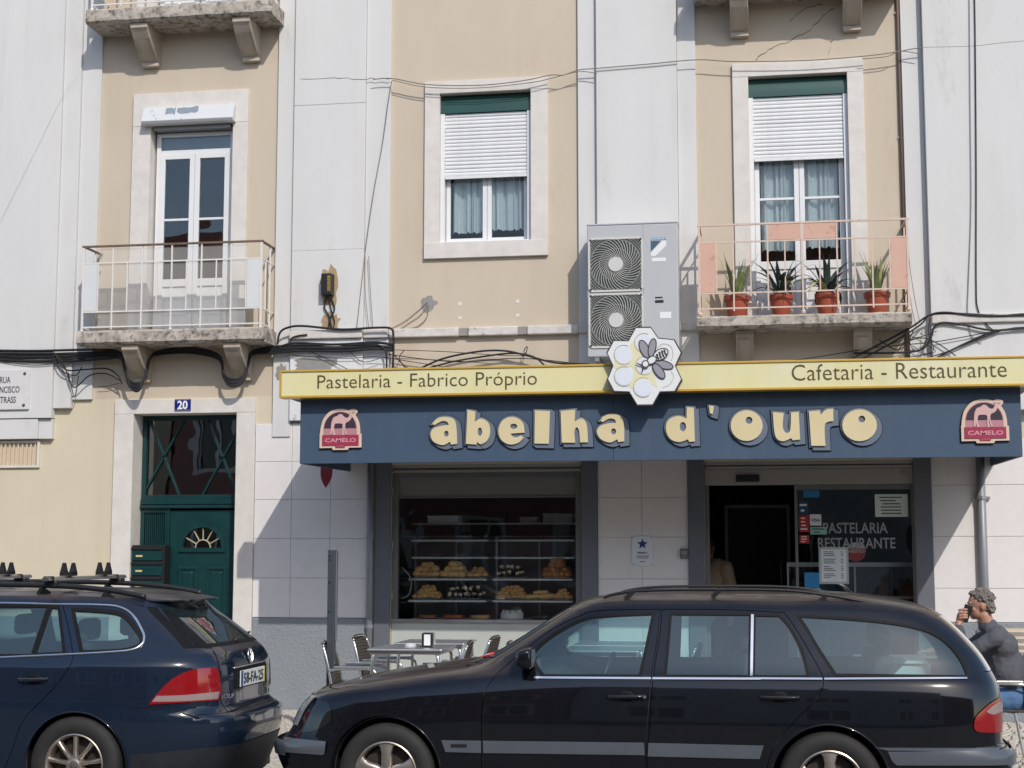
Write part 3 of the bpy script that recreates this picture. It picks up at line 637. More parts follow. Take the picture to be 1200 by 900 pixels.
# ================================================================== the shop
FRM = mat('shop_frame_grey', (0.20, 0.20, 0.19), 0.4, 0.3, col2=(0.16, 0.16, 0.155), scale=3)
FRM2 = mat('shop_shutter_box', (0.36, 0.34, 0.31), 0.5, col2=(0.31, 0.295, 0.27), scale=3)
PANELW = mat('pale_lower_panel', (0.50, 0.52, 0.49), 0.45, col2=(0.45, 0.47, 0.44), scale=2)
# shop interior shell: floor, dark walls, ceiling
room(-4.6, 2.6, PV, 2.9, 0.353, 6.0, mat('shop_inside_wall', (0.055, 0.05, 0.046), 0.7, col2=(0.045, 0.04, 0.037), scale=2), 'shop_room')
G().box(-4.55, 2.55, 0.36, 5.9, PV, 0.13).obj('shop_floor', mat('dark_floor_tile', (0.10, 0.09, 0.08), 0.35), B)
W = empty('shop_window', B)
g = G()
for z0, z1, y in ((2.655, 2.69, 0.0), (2.60, 2.632, 0.0)): g.box(-4.065, -1.935, y, 0.06, z0, z1)
g.box(-4.065, -1.935, 0.03, 0.06, 2.632, 2.655); g.obj('shutter_housing', FRM2, W, bevel=0.003)
g = G(); g.box(-4.065, -4.00, 0.02, 0.12, 0.98, 2.598); g.box(-2.00, -1.935, 0.02, 0.12, 0.98, 2.598); g.box(-4.00, -2.00, 0.02, 0.12, 2.535, 2.598); g.box(-4.00, -2.00, 0.035, 0.12, 2.32, 2.335); g.obj('frame', FRM, W, bevel=0.004)
G().box(-4.00, -2.00, 0.05, 0.11, 2.336, 2.534).obj('valance_panel', mat('valance_grey', (0.19, 0.19, 0.18), 0.5), W)
G().box(-4.0, -2.0, 0.07, 0.076, 1.0, 2.32).obj('pane', SHOPGLASS, W)
G().box(-4.065, -1.935, 0.0, 0.16, 0.945, 0.979).obj('sill', ALU, W, bevel=0.003)
G().box(-4.065, -1.935, 0.03, 0.12, -0.2, 0.943).obj('lower_panel', PANELW, W)
hg = G().lathe([(0.010, 0), (0.010, 0.09)], n=8).mesh('hinge', STEEL)
for z in (2.35, 1.75, 1.2): link('hinge', hg, W, 0, (-4.06, 0.012, z))
# refrigerated pastry case behind the pane
DC = thing('display_case', 'steel and glass pastry display case behind the shop window', 'display case', (-3.0, 0.5, 0))
SHELF = mat('case_shelf', (0.60, 0.65, 0.64), 0.3, 0.1)
def dl(g, name, m, **k):
    for i, v in enumerate(g.v): g.v[i] = (v[0]+3.0, v[1]-0.5, v[2])
    return g.obj(name, m, DC, **k)
for z in (0.975, 1.185, 1.425, 1.665, 1.86):
    for a, b in ((-3.92, -3.03), (-2.96, -2.06)): dl(G().box(a, b, 0.22 if z < 1.6 else 0.36, 0.78, z-0.022, z), 'shelf', SHELF, bevel=0.003)
for x in (-3.95, -2.995, -2.035): dl(G().box(x-0.014, x+0.014, 0.70, 0.80, 0.0, 1.9), 'post', STEEL)
for x in (-3.47, -2.50): dl(G().box(x-0.008, x+0.008, 0.70, 0.72, 1.0, 1.86), 'post', STEEL)
dl(G().box(-3.97, -2.02, 0.16, 0.80, 0.0, 0.935), 'case_base', DARK)
dl(G().box(-3.97, -2.02, 0.81, 0.83, 0.0, 1.9), 'back_panel', mat('case_back', (0.16, 0.175, 0.18), 0.35, 0.2))
dl(G().box(-3.97, -2.02, 0.20, 0.206, 1.885, 1.90).box(-3.97, -2.02, 0.30, 0.80, 1.893, 1.90), 'top_glass', GLASS)
# pastries: every bun, tart and cake on the shelves is its own object
BUN = mat('golden_bun_crust', (0.60, 0.31, 0.09), 0.5, col2=(0.72, 0.46, 0.19), scale=18, bump=0.002, bscale=60)
BUN2 = mat('pale_bun_crust', (0.78, 0.56, 0.24), 0.55, col2=(0.66, 0.40, 0.13), scale=14, bump=0.002, bscale=60)
CHOC = mat('chocolate', (0.03, 0.016, 0.010), 0.35, col2=(0.045, 0.025, 0.016), scale=12)
CREAMF = mat('cream_filling', (0.72, 0.62, 0.42), 0.5)
TART = mat('browned_custard', (0.62, 0.26, 0.07), 0.45, col2=(0.25, 0.08, 0.02), scale=25)
rp = random.Random(11)
def bun_mesh(nm, rx, ry, rz, m):
    g = G().ell((0, 0, rz*0.8), (rx, ry, rz), 12, 8)
    g.v = [(x*(1+0.06*noise.noise(Vector((x*40, y*40, 1)))), y, max(z, 0)) for x, y, z in g.v]; return g.mesh(nm, m, True)
def swirl_mesh(nm, m):
    return G().lathe([(0.0, 0.045), (0.014, 0.05), (0.02, 0.042), (0.032, 0.05), (0.042, 0.035), (0.044, 0.012), (0.038, 0), (0, 0)], n=14).mesh(nm, m, True)
def stick_mesh(nm, m, l=0.15, r=0.02):
    n = 9; return G().tube([(l*(i/(n-1)-0.5), 0, r) for i in range(n)], [r*(0.3+0.8*math.sin(math.pi*(0.08+0.84*i/(n-1)))**0.5) for i in range(n)], 10).mesh(nm, m, True)
def eclair(nm):
    g = G(); n = 9; l = 0.12
    g.tube([(0, l*(i/(n-1)-0.5), 0.02) for i in range(n)], [0.006+0.016*math.sin(math.pi*i/(n-1))**0.4 for i in range(n)], 8); g.mi = 1
    g.box(-0.014, 0.014, -0.05, -0.035, 0.022, 0.05); g.ell((0, -0.03, 0.042), (0.014, 0.02, 0.012), 8, 5)
    return g.mesh(nm, [CHOC, CREAMF], True)
PM = {'round': bun_mesh('bun', 0.045, 0.045, 0.033, BUN), 'pale': bun_mesh('bun', 0.047, 0.045, 0.035, BUN2), 'small': bun_mesh('bun', 0.032, 0.03, 0.022, BUN), 'tart': swirl_mesh('tart', TART), 'stick': stick_mesh('roll', BUN2), 'eclair': eclair('eclair')}
def pile(kind, name, label, cat, group, x0, x1, z, n0, rows, dz, y=0.30, depth=2):
    w = (x1-x0)/n0
    for r in range(rows):
        n = n0-r if rows > 1 else n0
        for d in range(depth if r < 2 else 1):
            for i in range(n):
                o = link(name, PM[kind]); o.location = (x0+w*(i+0.5+0.5*r)+rp.uniform(-.013, .013), y+0.03*r+0.095*d+rp.uniform(-.015, .015), z+dz*r*1.12+rp.uniform(-.003, .006))
                o.rotation_euler = (rp.uniform(-.15, .15), rp.uniform(-.1, .1), rp.uniform(-.35, .35) if kind in ('stick', 'eclair') else rp.uniform(0, 6)); k_ = rp.uniform(1.05, 1.3); o.scale = (k_, k_, k_*rp.uniform(0.9, 1.15)); tag(o, label, cat, group)
def tray(x0, x1, z, label):
    g = G().box(-(x1-x0)/2, (x1-x0)/2, -0.16, 0.22, 0, 0.006); frame_ = G()
    o = g.obj('serving_tray', ALU, None, bevel=0.002, loc=((x0+x1)/2, 0.42, z+0.002)); tag(o, label, 'tray')
S1, S2, S3 = 1.433, 1.193, 0.983
for a, b, z, l in ((-3.87, -3.58, S1, 'steel tray under the big golden buns, left end of the upper shelf'), (-3.55, -3.28, S1, 'steel tray under the pale round buns on the upper shelf'), (-3.24, -3.05, S1, 'steel tray under the small brown buns on the upper shelf'), (-2.90, -2.62, S1, 'steel tray under the dark eclairs on the upper shelf'), (-2.38, -2.10, S1, 'steel tray under the browned tarts, right end of the upper shelf'),
                   (-3.87, -3.58, S2, 'steel tray under the heap of small buns on the lower shelf'), (-3.50, -3.08, S2, 'steel tray under the row of chocolate and cream eclairs'), (-2.92, -2.60, S2, 'steel tray under the brown rolls on the lower shelf'), (-2.58, -2.32, S2, 'steel tray under the stacked pale rolls on the lower shelf'), (-2.29, -2.10, S2, 'steel tray under the loose small buns at the right end of the lower shelf')):
    tray(a, b, z, l)
pile('round', 'bun', 'big golden bun heaped at the left end of the upper shelf', 'bun', 'golden buns, upper shelf left', -3.88, -3.58, S1+0.01, 4, 3, 0.045)
pile('pale', 'bun', 'pale round bun in the heap next to the golden buns, upper shelf', 'bun', 'pale buns, upper shelf', -3.56, -3.27, S1+0.01, 4, 3, 0.045)
pile('small', 'bun', 'small brown bun in the flat heap mid upper shelf', 'bun', 'small buns, upper shelf', -3.24, -3.05, S1+0.01, 4, 3, 0.028)
pile('eclair', 'eclair', 'dark chocolate eclair on the upper shelf', 'pastry', 'eclairs, upper shelf', -2.92, -2.62, S1+0.01, 5, 2, 0.05)
pile('tart', 'tart', 'browned custard tart in the pyramid at the right end of the upper shelf', 'tart', 'custard tarts', -2.42, -2.09, S1+0.01, 5, 4, 0.042)
pile('small', 'bun', 'small golden bun heaped at the left end of the lower shelf', 'bun', 'small buns, lower shelf left', -3.88, -3.57, S2+0.01, 6, 4, 0.03)
pile('eclair', 'eclair', 'chocolate and cream eclair standing in the row on the lower shelf', 'pastry', 'eclairs, lower shelf', -3.50, -3.06, S2+0.01, 6, 2, 0.055)
pile('small', 'bun', 'brown roll in the long heap right of the middle post, lower shelf', 'bun', 'brown rolls, lower shelf', -2.94, -2.58, S2+0.01, 6, 4, 0.03)
pile('stick', 'roll', 'long pale roll stacked on the lower shelf', 'roll', 'long rolls, lower shelf', -2.60, -2.28, S2+0.01, 2, 4, 0.036)
pile('small', 'bun', 'small bun at the right end of the lower shelf', 'bun', 'small buns, lower shelf right', -2.28, -2.08, S2+0.01, 4, 3, 0.028)
PAPW_ = mat('white_paper', (0.72, 0.74, 0.74), 0.6)
# cakes on the bottom shelf
def cake(x, r, h, m, label, m2=None):
    t = thing('cake', label, 'cake', (x, 0.34, S3))
    G().lathe([(0, 0), (r, 0), (r, h*0.9), (r*0.94, h), (0, h)], n=24).obj('cake_body', m, t, smooth=40)
    if m2:
        k = G().lathe([(0.018, 0), (0.015, 0.015), (0.004, 0.03), (0, 0.032)], n=8).mesh('cream_swirl', m2, True)
        for i in range(9): a = i*2*math.pi/9; link('cream_swirl', k, t, 0, (r*0.75*math.cos(a), r*0.75*math.sin(a), h))
cake(-3.72, 0.12, 0.035, mat('jam_glaze', (0.20, 0.045, 0.02), 0.25, col2=(0.35, 0.15, 0.05), scale=30), 'flat brown glazed tart on the bottom shelf, leftmost')
cake(-3.42, 0.13, 0.04, mat('red_glaze', (0.30, 0.03, 0.02), 0.2, col2=(0.40, 0.16, 0.06), scale=30), 'flat red fruit tart on the bottom shelf')
cake(-3.12, 0.11, 0.035, BUN, 'flat golden sponge on the bottom shelf beside the middle post')
cake(-2.76, 0.13, 0.065, mat('white_icing', (0.74, 0.74, 0.70), 0.4), 'white iced cake with cream swirls on the bottom shelf', mat('white_icing', (0, 0, 0)))
cake(-2.42, 0.12, 0.04, CHOC, 'low chocolate cake on the bottom shelf, rightmost')
# dishes on the top shelf
for i, (x, r, l) in enumerate(((-3.68, 0.15, 'oval steel dish on the top shelf, left end'), (-3.20, 0.13, 'round steel dish on the top shelf left of the middle post'), (-2.75, 0.14, 'round steel dish on the top shelf right of the middle post'), (-2.22, 0.11, 'small steel dish on the top shelf, right end'))):
    o = G().lathe([(0, 0.0), (r*0.75, 0.0), (r, 0.025), (r*0.96, 0.028), (r*0.7, 0.008), (0, 0.008)], n=24).obj('serving_dish', STEEL, None, smooth=40, loc=(x, 0.55, 1.667)); tag(o, l, 'dish')
hsf = G().box(-3.97, -2.02, 0.62, 0.98, 2.035, 2.05).obj('wall_shelf', SHELF); tag(hsf, 'high pale shelf above the pastry display case', 'shelf')
for x, w_, h_, m, l in ((-3.62, 0.36, 0.07, PAPW_, 'flat white cake box on the high shelf, left end'), (-2.62, 0.20, 0.05, FRM2, 'small grey carton on the high shelf, middle'), (-2.28, 0.34, 0.09, FRM2, 'wide grey carton on the high shelf, right end')):
    bx_ = thing('carton', l, 'carton', (x, 0.78, 2.051)); G().box(-w_/2, w_/2, -0.12, 0.12, 0, h_).obj('box', m, bx_, bevel=0.004); G().box(-w_/2-0.006, w_/2+0.006, -0.126, 0.126, h_+0.001, h_+0.018).obj('lid', m, bx_, bevel=0.003)
cab = G(); cab.tube(cr([(-3.98, 0.16, 1.55), (-3.88, 0.17, 1.42), (-3.90, 0.17, 1.25), (-3.99, 0.16, 1.2)], False, 6), 0.008, 6); tag(cab.obj('power_cable', mat('grey_cable', (0.25, 0.25, 0.25), 0.6), None, smooth=True), 'grey looped power cable inside the shop window, left side', 'cable')
# ------------------------------------------------------------------ entrance
E_ = empty('shop_entrance', B)
g = G()
for z0, z1 in ((2.655, 2.69), (2.612, 2.64)): g.box(-0.585, 1.605, 0.0, 0.08, z0, z1)
g.box(-0.585, 1.605, 0.03, 0.08, 2.64, 2.655); g.obj('shutter_housing', FRM2, E_, bevel=0.003)
G().box(-0.585, 1.605, 0.015, 0.14, 2.44, 2.609).obj('door_header', FRM2, E_, bevel=0.004)
G().box(-0.25, 0.0, -0.015, 0.02, 2.47, 2.545).obj('motion_sensor', BLACK, E_, bevel=0.01)
G().lathe([(0, 0), (0.025, 0), (0.025, 0.01), (0.012, 0.012), (0, 0.012)], (1.50, 0.004, 2.555), 'y', 14).obj('lock_cylinder', STEEL, E_)
G().box(-0.585, -0.545, 0.02, 0.12, -0.02, 2.438).box(0.365, 0.395, 0.03, 0.09, -0.02, 2.438).box(1.585, 1.605, 0.03, 0.10, -0.02, 2.438).box(0.395, 1.585, 0.03, 0.09, 2.385, 2.438).box(0.395, 1.585, 0.03, 0.09, -0.02, 0.05).obj('door_frame', FRM, E_, bevel=0.003)
G().box(0.395, 1.585, 0.05, 0.056, 0.05, 2.385).obj('pane', SHOPGLASS, E_)
yS = 0.047
PAP = mat('paper', (0.62, 0.68, 0.62), 0.7); PAPW = mat('white_paper', (0.72, 0.74, 0.74), 0.6); INK = mat('ink', (0.10, 0.11, 0.12), 0.8)
BLUE = mat('sticker_blue', (0.02, 0.20, 0.42), 0.5); RED = mat('sticker_red', (0.45, 0.03, 0.025), 0.5); TEAL = mat('sticker_green', (0.25, 0.48, 0.40), 0.5); NAVY = mat('navy_ink', (0.015, 0.03, 0.16), 0.5)
LETG = mat('frosted_lettering', (0.30, 0.31, 0.31), 0.7)
text('lettering', 'PASTELARIA', 0.66, 1.335, 1.915, 2.03, yS, LETG, E_, 0.001, 0.012)
text('lettering', 'RESTAURANTE', 0.605, 1.41, 1.755, 1.87, yS, LETG, E_, 0.001, 0.012)
def sheet(name, label, x0, x1, z0, z1, m, lines=0, mk=INK, y=yS, cat='notice'):
    t = thing(name, label, cat, ((x0+x1)/2, y, (z0+z1)/2)); w_, h_ = (x1-x0)/2, (z1-z0)/2
    G().box(-w_, w_, -0.002, 0.0, -h_, h_).obj('sheet', m, t)
    if lines:
        g = G(); r_ = random.Random(lines)
        for i in range(lines):
            z = h_*0.86-(i+0.5)*h_*1.7/lines; a = -w_*r_.uniform(0.55, 0.8); b = w_*r_.uniform(0.1, 0.75)
            g.box(a, b, -0.0032, -0.0021, z-h_*0.32/lines, z+h_*0.32/lines)
        g.obj('printed_line', mk, t)
    return t
sheet('notice', 'pale green printed notice at the top right of the glass door', 1.21, 1.55, 2.09, 2.33, PAP, 6)
mh = sheet('menu_holder', 'framed white menu sheet hung on the glass door', 0.61, 0.92, 1.38, 1.77, mat('menu_frame', (0.42, 0.48, 0.47), 0.4), 0, cat='menu')
G().box(-0.13, 0.13, -0.0045, -0.0025, -0.17, 0.17).obj('menu_page', PAPW, mh)
g = G(); r_ = random.Random(5)
for i in range(15):
    z = 0.145-i*0.0195
    if i % 4 != 3: g.box(-0.105, -0.105+r_.uniform(0.06, 0.13), -0.0056, -0.0046, z-0.004, z+0.004).box(0.075, 0.10, -0.0056, -0.0046, z-0.004, z+0.004)
g.obj('printed_line', INK, mh)
for x in (-0.14, 0.14):
    for z in (-0.18, 0.18): G().lathe([(0, 0), (0.007, 0), (0.007, -0.006), (0, -0.008)], (x, -0.003, z), 'y', 8).obj('screw', STEEL, mh)
sheet('sticker', 'small blue sticker at the top left of the glass door', 0.465, 0.63, 2.30, 2.375, BLUE, 0)
sheet('sticker', 'dark blue sticker below the small blue one on the glass door', 0.41, 0.51, 2.12, 2.26, mat('sticker_dark_blue', (0.02, 0.06, 0.14), 0.5), 2, PAPW)
vs_ = sheet('sticker', 'white card payment sticker reading VISA on the glass door', 0.525, 0.645, 2.0, 2.12, PAPW, 0); text('lettering', 'VISA', -0.045, 0.045, -0.02, 0.015, -0.0022, NAVY, vs_, 0.001, 0.02, shear=0.2)
sheet('sticker', 'flat pale green sticker below the card payment sticker', 0.525, 0.70, 1.905, 1.985, TEAL, 2)
sheet('sticker', 'red sticker with white marks, upper of two at the door edge', 0.412, 0.515, 1.93, 2.11, RED, 4, PAPW)
sheet('sticker', 'red sticker with white marks, lower of two at the door edge', 0.412, 0.515, 1.81, 1.90, RED, 3, PAPW)
sheet('sticker', 'blue poster low on the glass door beside the menu', 0.455, 0.61, 1.335, 1.50, BLUE, 0, cat='poster')
sheet('sticker', 'pale blue strip sticker below the blue poster', 0.455, 0.62, 1.26, 1.33, mat('sticker_pale_blue', (0.45, 0.58, 0.68), 0.5), 2)
# round red ABERTO sign hanging behind the glass
ab = thing('open_sign', 'round red and white ABERTO sign behind the glass door', 'sign', (1.0, 0.07, 1.72))
G().lathe([(0, 0.0), (0.10, 0.0), (0.10, 0.004), (0, 0.004)], (0, 0, 0), 'y', 28).obj('disc', PAPW, ab); G().prism([(0.098*math.cos(a*0.15), 0.098*math.sin(a*0.15)) for a in range(-20, 1)], -0.003, 0.0).obj('red_field', RED, ab)
G().box(-0.092, 0.092, -0.006, -0.0032, -0.02, 0.035).obj('band', RED, ab); text('lettering', 'ABERTO', -0.08, 0.08, -0.01, 0.025, -0.007, PAPW, ab, 0.001, 0.01)
# counter and furniture inside
ct = thing('counter', 'steel fronted glass counter inside the shop behind the glass door', 'counter', (1.0, 1.7, 0))
G().box(-0.7, 0.85, 0, 0.7, 0.13, 0.95).obj('counter_base', mat('counter_steel', (0.30, 0.32, 0.34), 0.3, 0.7), ct); G().box(-0.7, 0.85, -0.02, 0.72, 1.55, 1.60).box(-0.7, 0.85, -0.02, 0.72, 1.18, 1.21).obj('counter_shelf', ALU, ct)
G().box(-0.68, 0.83, 0.0, 0.006, 0.955, 1.545).obj('counter_glass', GLASS, ct); G().box(-0.68, 0.83, 0.62, 0.68, 0.955, 1.545).obj('counter_back', DARK, ct)
for x in (-0.69, 0.08, 0.84): G().box(x-0.01, x+0.01, 0.0, 0.02, 0.952, 1.55).obj('counter_post', ALU, ct)
id_ = thing('inner_door', 'dark inner doorway with pale edge at the back of the shop', 'door', (0.0, 3.0, 0))
G().box(-0.45, -0.41, 0, 0.05, PV, 2.32).box(0.33, 0.37, 0, 0.05, PV, 2.32).box(-0.41, 0.33, 0, 0.05, 2.28, 2.32).obj('frame', FRM, id_); G().box(-0.41, 0.33, 0.03, 0.05, PV, 2.28).obj('leaf', DARK, id_); G().tube([(0.25, -0.03, 0.9), (0.25, -0.03, 1.6)], 0.012, 8).obj('pull_handle', ALU, id_)
# ------------------------------------------------------------------ wall plates
sp = thing('certificate_plaque', 'small white plaque with a blue star on the stone between the shop openings', 'plaque', (-1.265, -0.03, 1.73))
G().box(-0.115, 0.115, -0.006, 0.003, -0.16, 0.16).obj('plate', mat('plaque_white', (0.68, 0.70, 0.72), 0.35), sp, bevel=0.004)
st = [((0.062 if i % 2 == 0 else 0.026)*math.sin(i*math.pi/5), 0.075+(0.062 if i % 2 == 0 else 0.026)*math.cos(i*math.pi/5)) for i in range(10)]
G().prism(st, -0.008, -0.0062).obj('star', NAVY, sp)
text('lettering', 'MEMBRO', -0.055, 0.055, -0.03, -0.01, -0.0065, NAVY, sp, 0.001, 0.01)
g = G()
for z, a in ((-0.055, 0.07), (-0.075, 0.06), (-0.115, 0.03)): g.box(-a, a, -0.0078, -0.0062, z-0.004, z+0.004)
g.obj('printed_line', INK, sp)
for x in (-0.1, 0.1):
    for z in (-0.145, 0.145): G().lathe([(0, 0), (0.007, 0), (0.007, -0.006), (0, -0.007)], (x, -0.006, z), 'y', 8).obj('screw', STEEL, sp)
kp = thing('bell_box', 'small grey bell box beside the shop entrance', 'bell box', (-0.815, -0.03, 1.70))
G().box(-0.045, 0.045, -0.03, 0.005, -0.055, 0.055).obj('housing', mat('bell_grey', (0.12, 0.13, 0.14), 0.5), kp, bevel=0.006); G().box(-0.03, 0.03, -0.034, -0.0302, -0.01, 0.03).obj('label_window', STEEL, kp)
G().lathe([(0, 0), (0.011, 0), (0.011, -0.007), (0, -0.008)], (0, -0.0302, -0.03), 'y', 10).obj('button', STEEL, kp)
n20 = thing('number_plate', 'blue enamel house number 20 above the green street door', 'house number', (-6.53, -0.053, 3.40))
G().box(-0.098, 0.098, -0.006, 0.004, -0.07, 0.07).obj('plate', mat('enamel_blue', (0.012, 0.018, 0.18), 0.2), n20, bevel=0.005); G().box(-0.088, 0.088, -0.0085, -0.0062, 0.0585, 0.061).box(-0.088, 0.088, -0.0085, -0.0062, -0.061, -0.0585).obj('border_line', PAPW, n20)
text('lettering', '20', -0.062, 0.062, -0.05, 0.05, -0.0072, mat('enamel_white', (0.80, 0.80, 0.80), 0.25), n20, 0.002, 0.025)
rp_ = thing('street_name_plaque', 'stone street name plaque RUA FRANCISCO METRASS on the white wall', 'street sign', (-8.68, -0.118, 3.605))
G().box(-0.30, 0.30, -0.025, 0.003, -0.235, 0.235).obj('slab', mat('plaque_stone', (0.66, 0.64, 0.63), 0.7, col2=(0.58, 0.56, 0.55), scale=14, bump=0.001, bscale=120), rp_, bevel=0.006)
ENG = mat('engraved_black', (0.03, 0.03, 0.035), 0.7)
for b_, z, w_ in (('RUA', 0.115, 0.065), ('FRANCISCO', 0.0, 0.182), ('METRASS', -0.12, 0.14)):
    text('lettering', b_, -w_, w_, z-0.038, z+0.038, -0.026, ENG, rp_, 0.0015, 0.006)
for x in (-0.24, 0.24):
    for z in (-0.185, 0.185): G().lathe([(0, 0), (0.018, 0), (0.016, -0.008), (0.006, -0.014), (0, -0.014)], (x, -0.025, z), 'y', 12).obj('bolt', mat('rusty_bolt', (0.10, 0.075, 0.06), 0.6, 0.5), rp_)
# red leaf-shaped hanging sign under the awning
hs = thing('hanging_sign', 'small dark red shield sign hanging under the left end of the awning', 'sign', (-4.71, -0.42, 2.55))
G().prism(cr([(-0.055, 0.16, 'c'), (0.075, 0.16, 'c'), (0.07, 0.02), (0.045, -0.06), (0.0, -0.13, 'c'), (-0.04, -0.06), (-0.058, 0.02)], True, 4), -0.01, 0.01).obj('shield', mat('sign_dark_red', (0.22, 0.015, 0.02), 0.4), hs, bevel=0.003); G().bar((0.0, 0.0, 0.14), (0.0, 0.44, 0.14), 0.02, 0.02).obj('arm', STEEL, hs)
# mailboxes beside the door
mb = thing('mailbox_block', 'black block of letter boxes with green flaps beside the street door', 'mailbox', (-6.93, 0.10, 0.9))
G().box(-0.23, 0.20, -0.09, 0.10, -0.1, 0.90).obj('cabinet', BLACK, mb, bevel=0.006)
for i in range(5):
    z = 0.80-i*0.17
    f_ = G().box(-0.21, 0.18, -0.102, -0.0905, z-0.075, z+0.035).obj('flap', DGREEN, mb, bevel=0.004)
    G().box(-0.14, -0.06, -0.106, -0.1022, z-0.035, z-0.015).obj('name_tag', mat('name_tag_yellow', (0.60, 0.50, 0.20), 0.5), mb)
    G().box(-0.21, 0.18, -0.115, -0.0905, z+0.045, z+0.075).obj('hood', BLACK, mb, bevel=0.004)
# ------------------------------------------------------------------ awning and signs
NB = mat('awning_navy', (0.048, 0.083, 0.136), 0.55, col2=(0.043, 0.075, 0.124), scale=2.5, amt=0.6, bump=0.004, bscale=2.2, streak=((0.10, 0.12, 0.15), 0.35, 8.0), stain=(0.075, 0.105, 0.15), stain_scale=7, stain_lo=0.60, stain_hi=0.74)
AW = thing('shop_awning', 'dark blue box awning over the pastry shop front', 'awning', (-1.07, -1.0, 2.6))
def al(g, name, m, par=AW, **k):
    g.v = [(a+1.07, b+1.0, c-2.6) for a, b, c in g.v]; return g.obj(name, m, par, **k)
YA = -1.85
for a, b in ((-4.57, -1.402), (-1.40, 2.43)): al(G().box(a, b, YA, YA+0.03, 2.60, 3.25), 'front_panel', NB, bevel=0.004)
for x in (-4.57, 2.40): al(G().add([(xx, yy, z) for xx in (x, x+0.03) for yy, z in ((YA+0.031, 2.60), (-0.002, 2.62), (-0.002, 3.25), (YA+0.031, 3.25))], [(0, 1, 2, 3), (7, 6, 5, 4), (0, 4, 5, 1), (1, 5, 6, 2), (2, 6, 7, 3), (3, 7, 4, 0)]), 'side_panel', NB)
al(G().box(-4.70, 2.56, YA-0.02, -0.14, 3.262, 3.40), 'roof_panel', mat('awning_roof', (0.30, 0.29, 0.27), 0.8, col2=(0.2, 0.19, 0.18), scale=3))
for x in (-3.4, -2.2, -1.0, 0.2, 1.4): al(G().bar((x, YA+0.035, 3.20), (x, -0.03, 3.20), 0.04, 0.04), 'rafter', STEEL)
al(G().bar((-4.50, YA+0.06, 2.66), (2.37, YA+0.06, 2.66), 0.03, 0.03), 'purlin', STEEL)
YEL = mat('sign_yellow', (0.72, 0.67, 0.37), 0.35, col2=(0.70, 0.64, 0.33), scale=0.8, amt=0.7, stain=(0.72, 0.69, 0.50), stain_scale=0.6, stain_lo=0.45, stain_hi=0.7, streak=((0.50, 0.44, 0.24), 0.4, 7.0))
GOLD = mat('sign_gold_edge', (0.60, 0.38, 0.07), 0.35, 0.2); BRN = mat('sign_brown_letters', (0.09, 0.065, 0.02), 0.5)
YS = thing('fascia_sign', 'long yellow light box sign reading Pastelaria and Cafetaria along the awning', 'sign', (-1.07, -1.95, 3.25))
def yl(g, name, m, **k):
    g.v = [(a+1.07, b+1.95, c-3.25) for a, b, c in g.v]; return g.obj(name, m, YS, **k)
yl(G().box(-4.72, 2.58, -2.0, -1.872, 3.275, 3.51), 'face', YEL)
g = G(); g.box(-4.745, 2.605, -2.012, -1.868, 3.25, 3.274); g.box(-4.745, 2.605, -2.012, -1.868, 3.511, 3.532); g.box(-4.745, -4.7205, -2.012, -1.868, 3.2745, 3.5105); g.box(2.5805, 2.605, -2.012, -1.868, 3.2745, 3.5105); yl(g, 'edge_trim', GOLD, bevel=0.004)
def ytext(body, x0, x1, z0, z1):
    text('lettering', body, x0+1.07, x1+1.07, z0-3.25, z1-3.25, -0.052, BRN, YS, 0.002, -0.008, split=True)
ytext('Pastelarịa - Fabrico Próprio' if 0 else 'Pastelaria - Fabrico Próprio', -4.35, -2.13, 3.298, 3.475); ytext('Cafetaria - Restaurante', 0.32, 2.29, 3.335, 3.488)
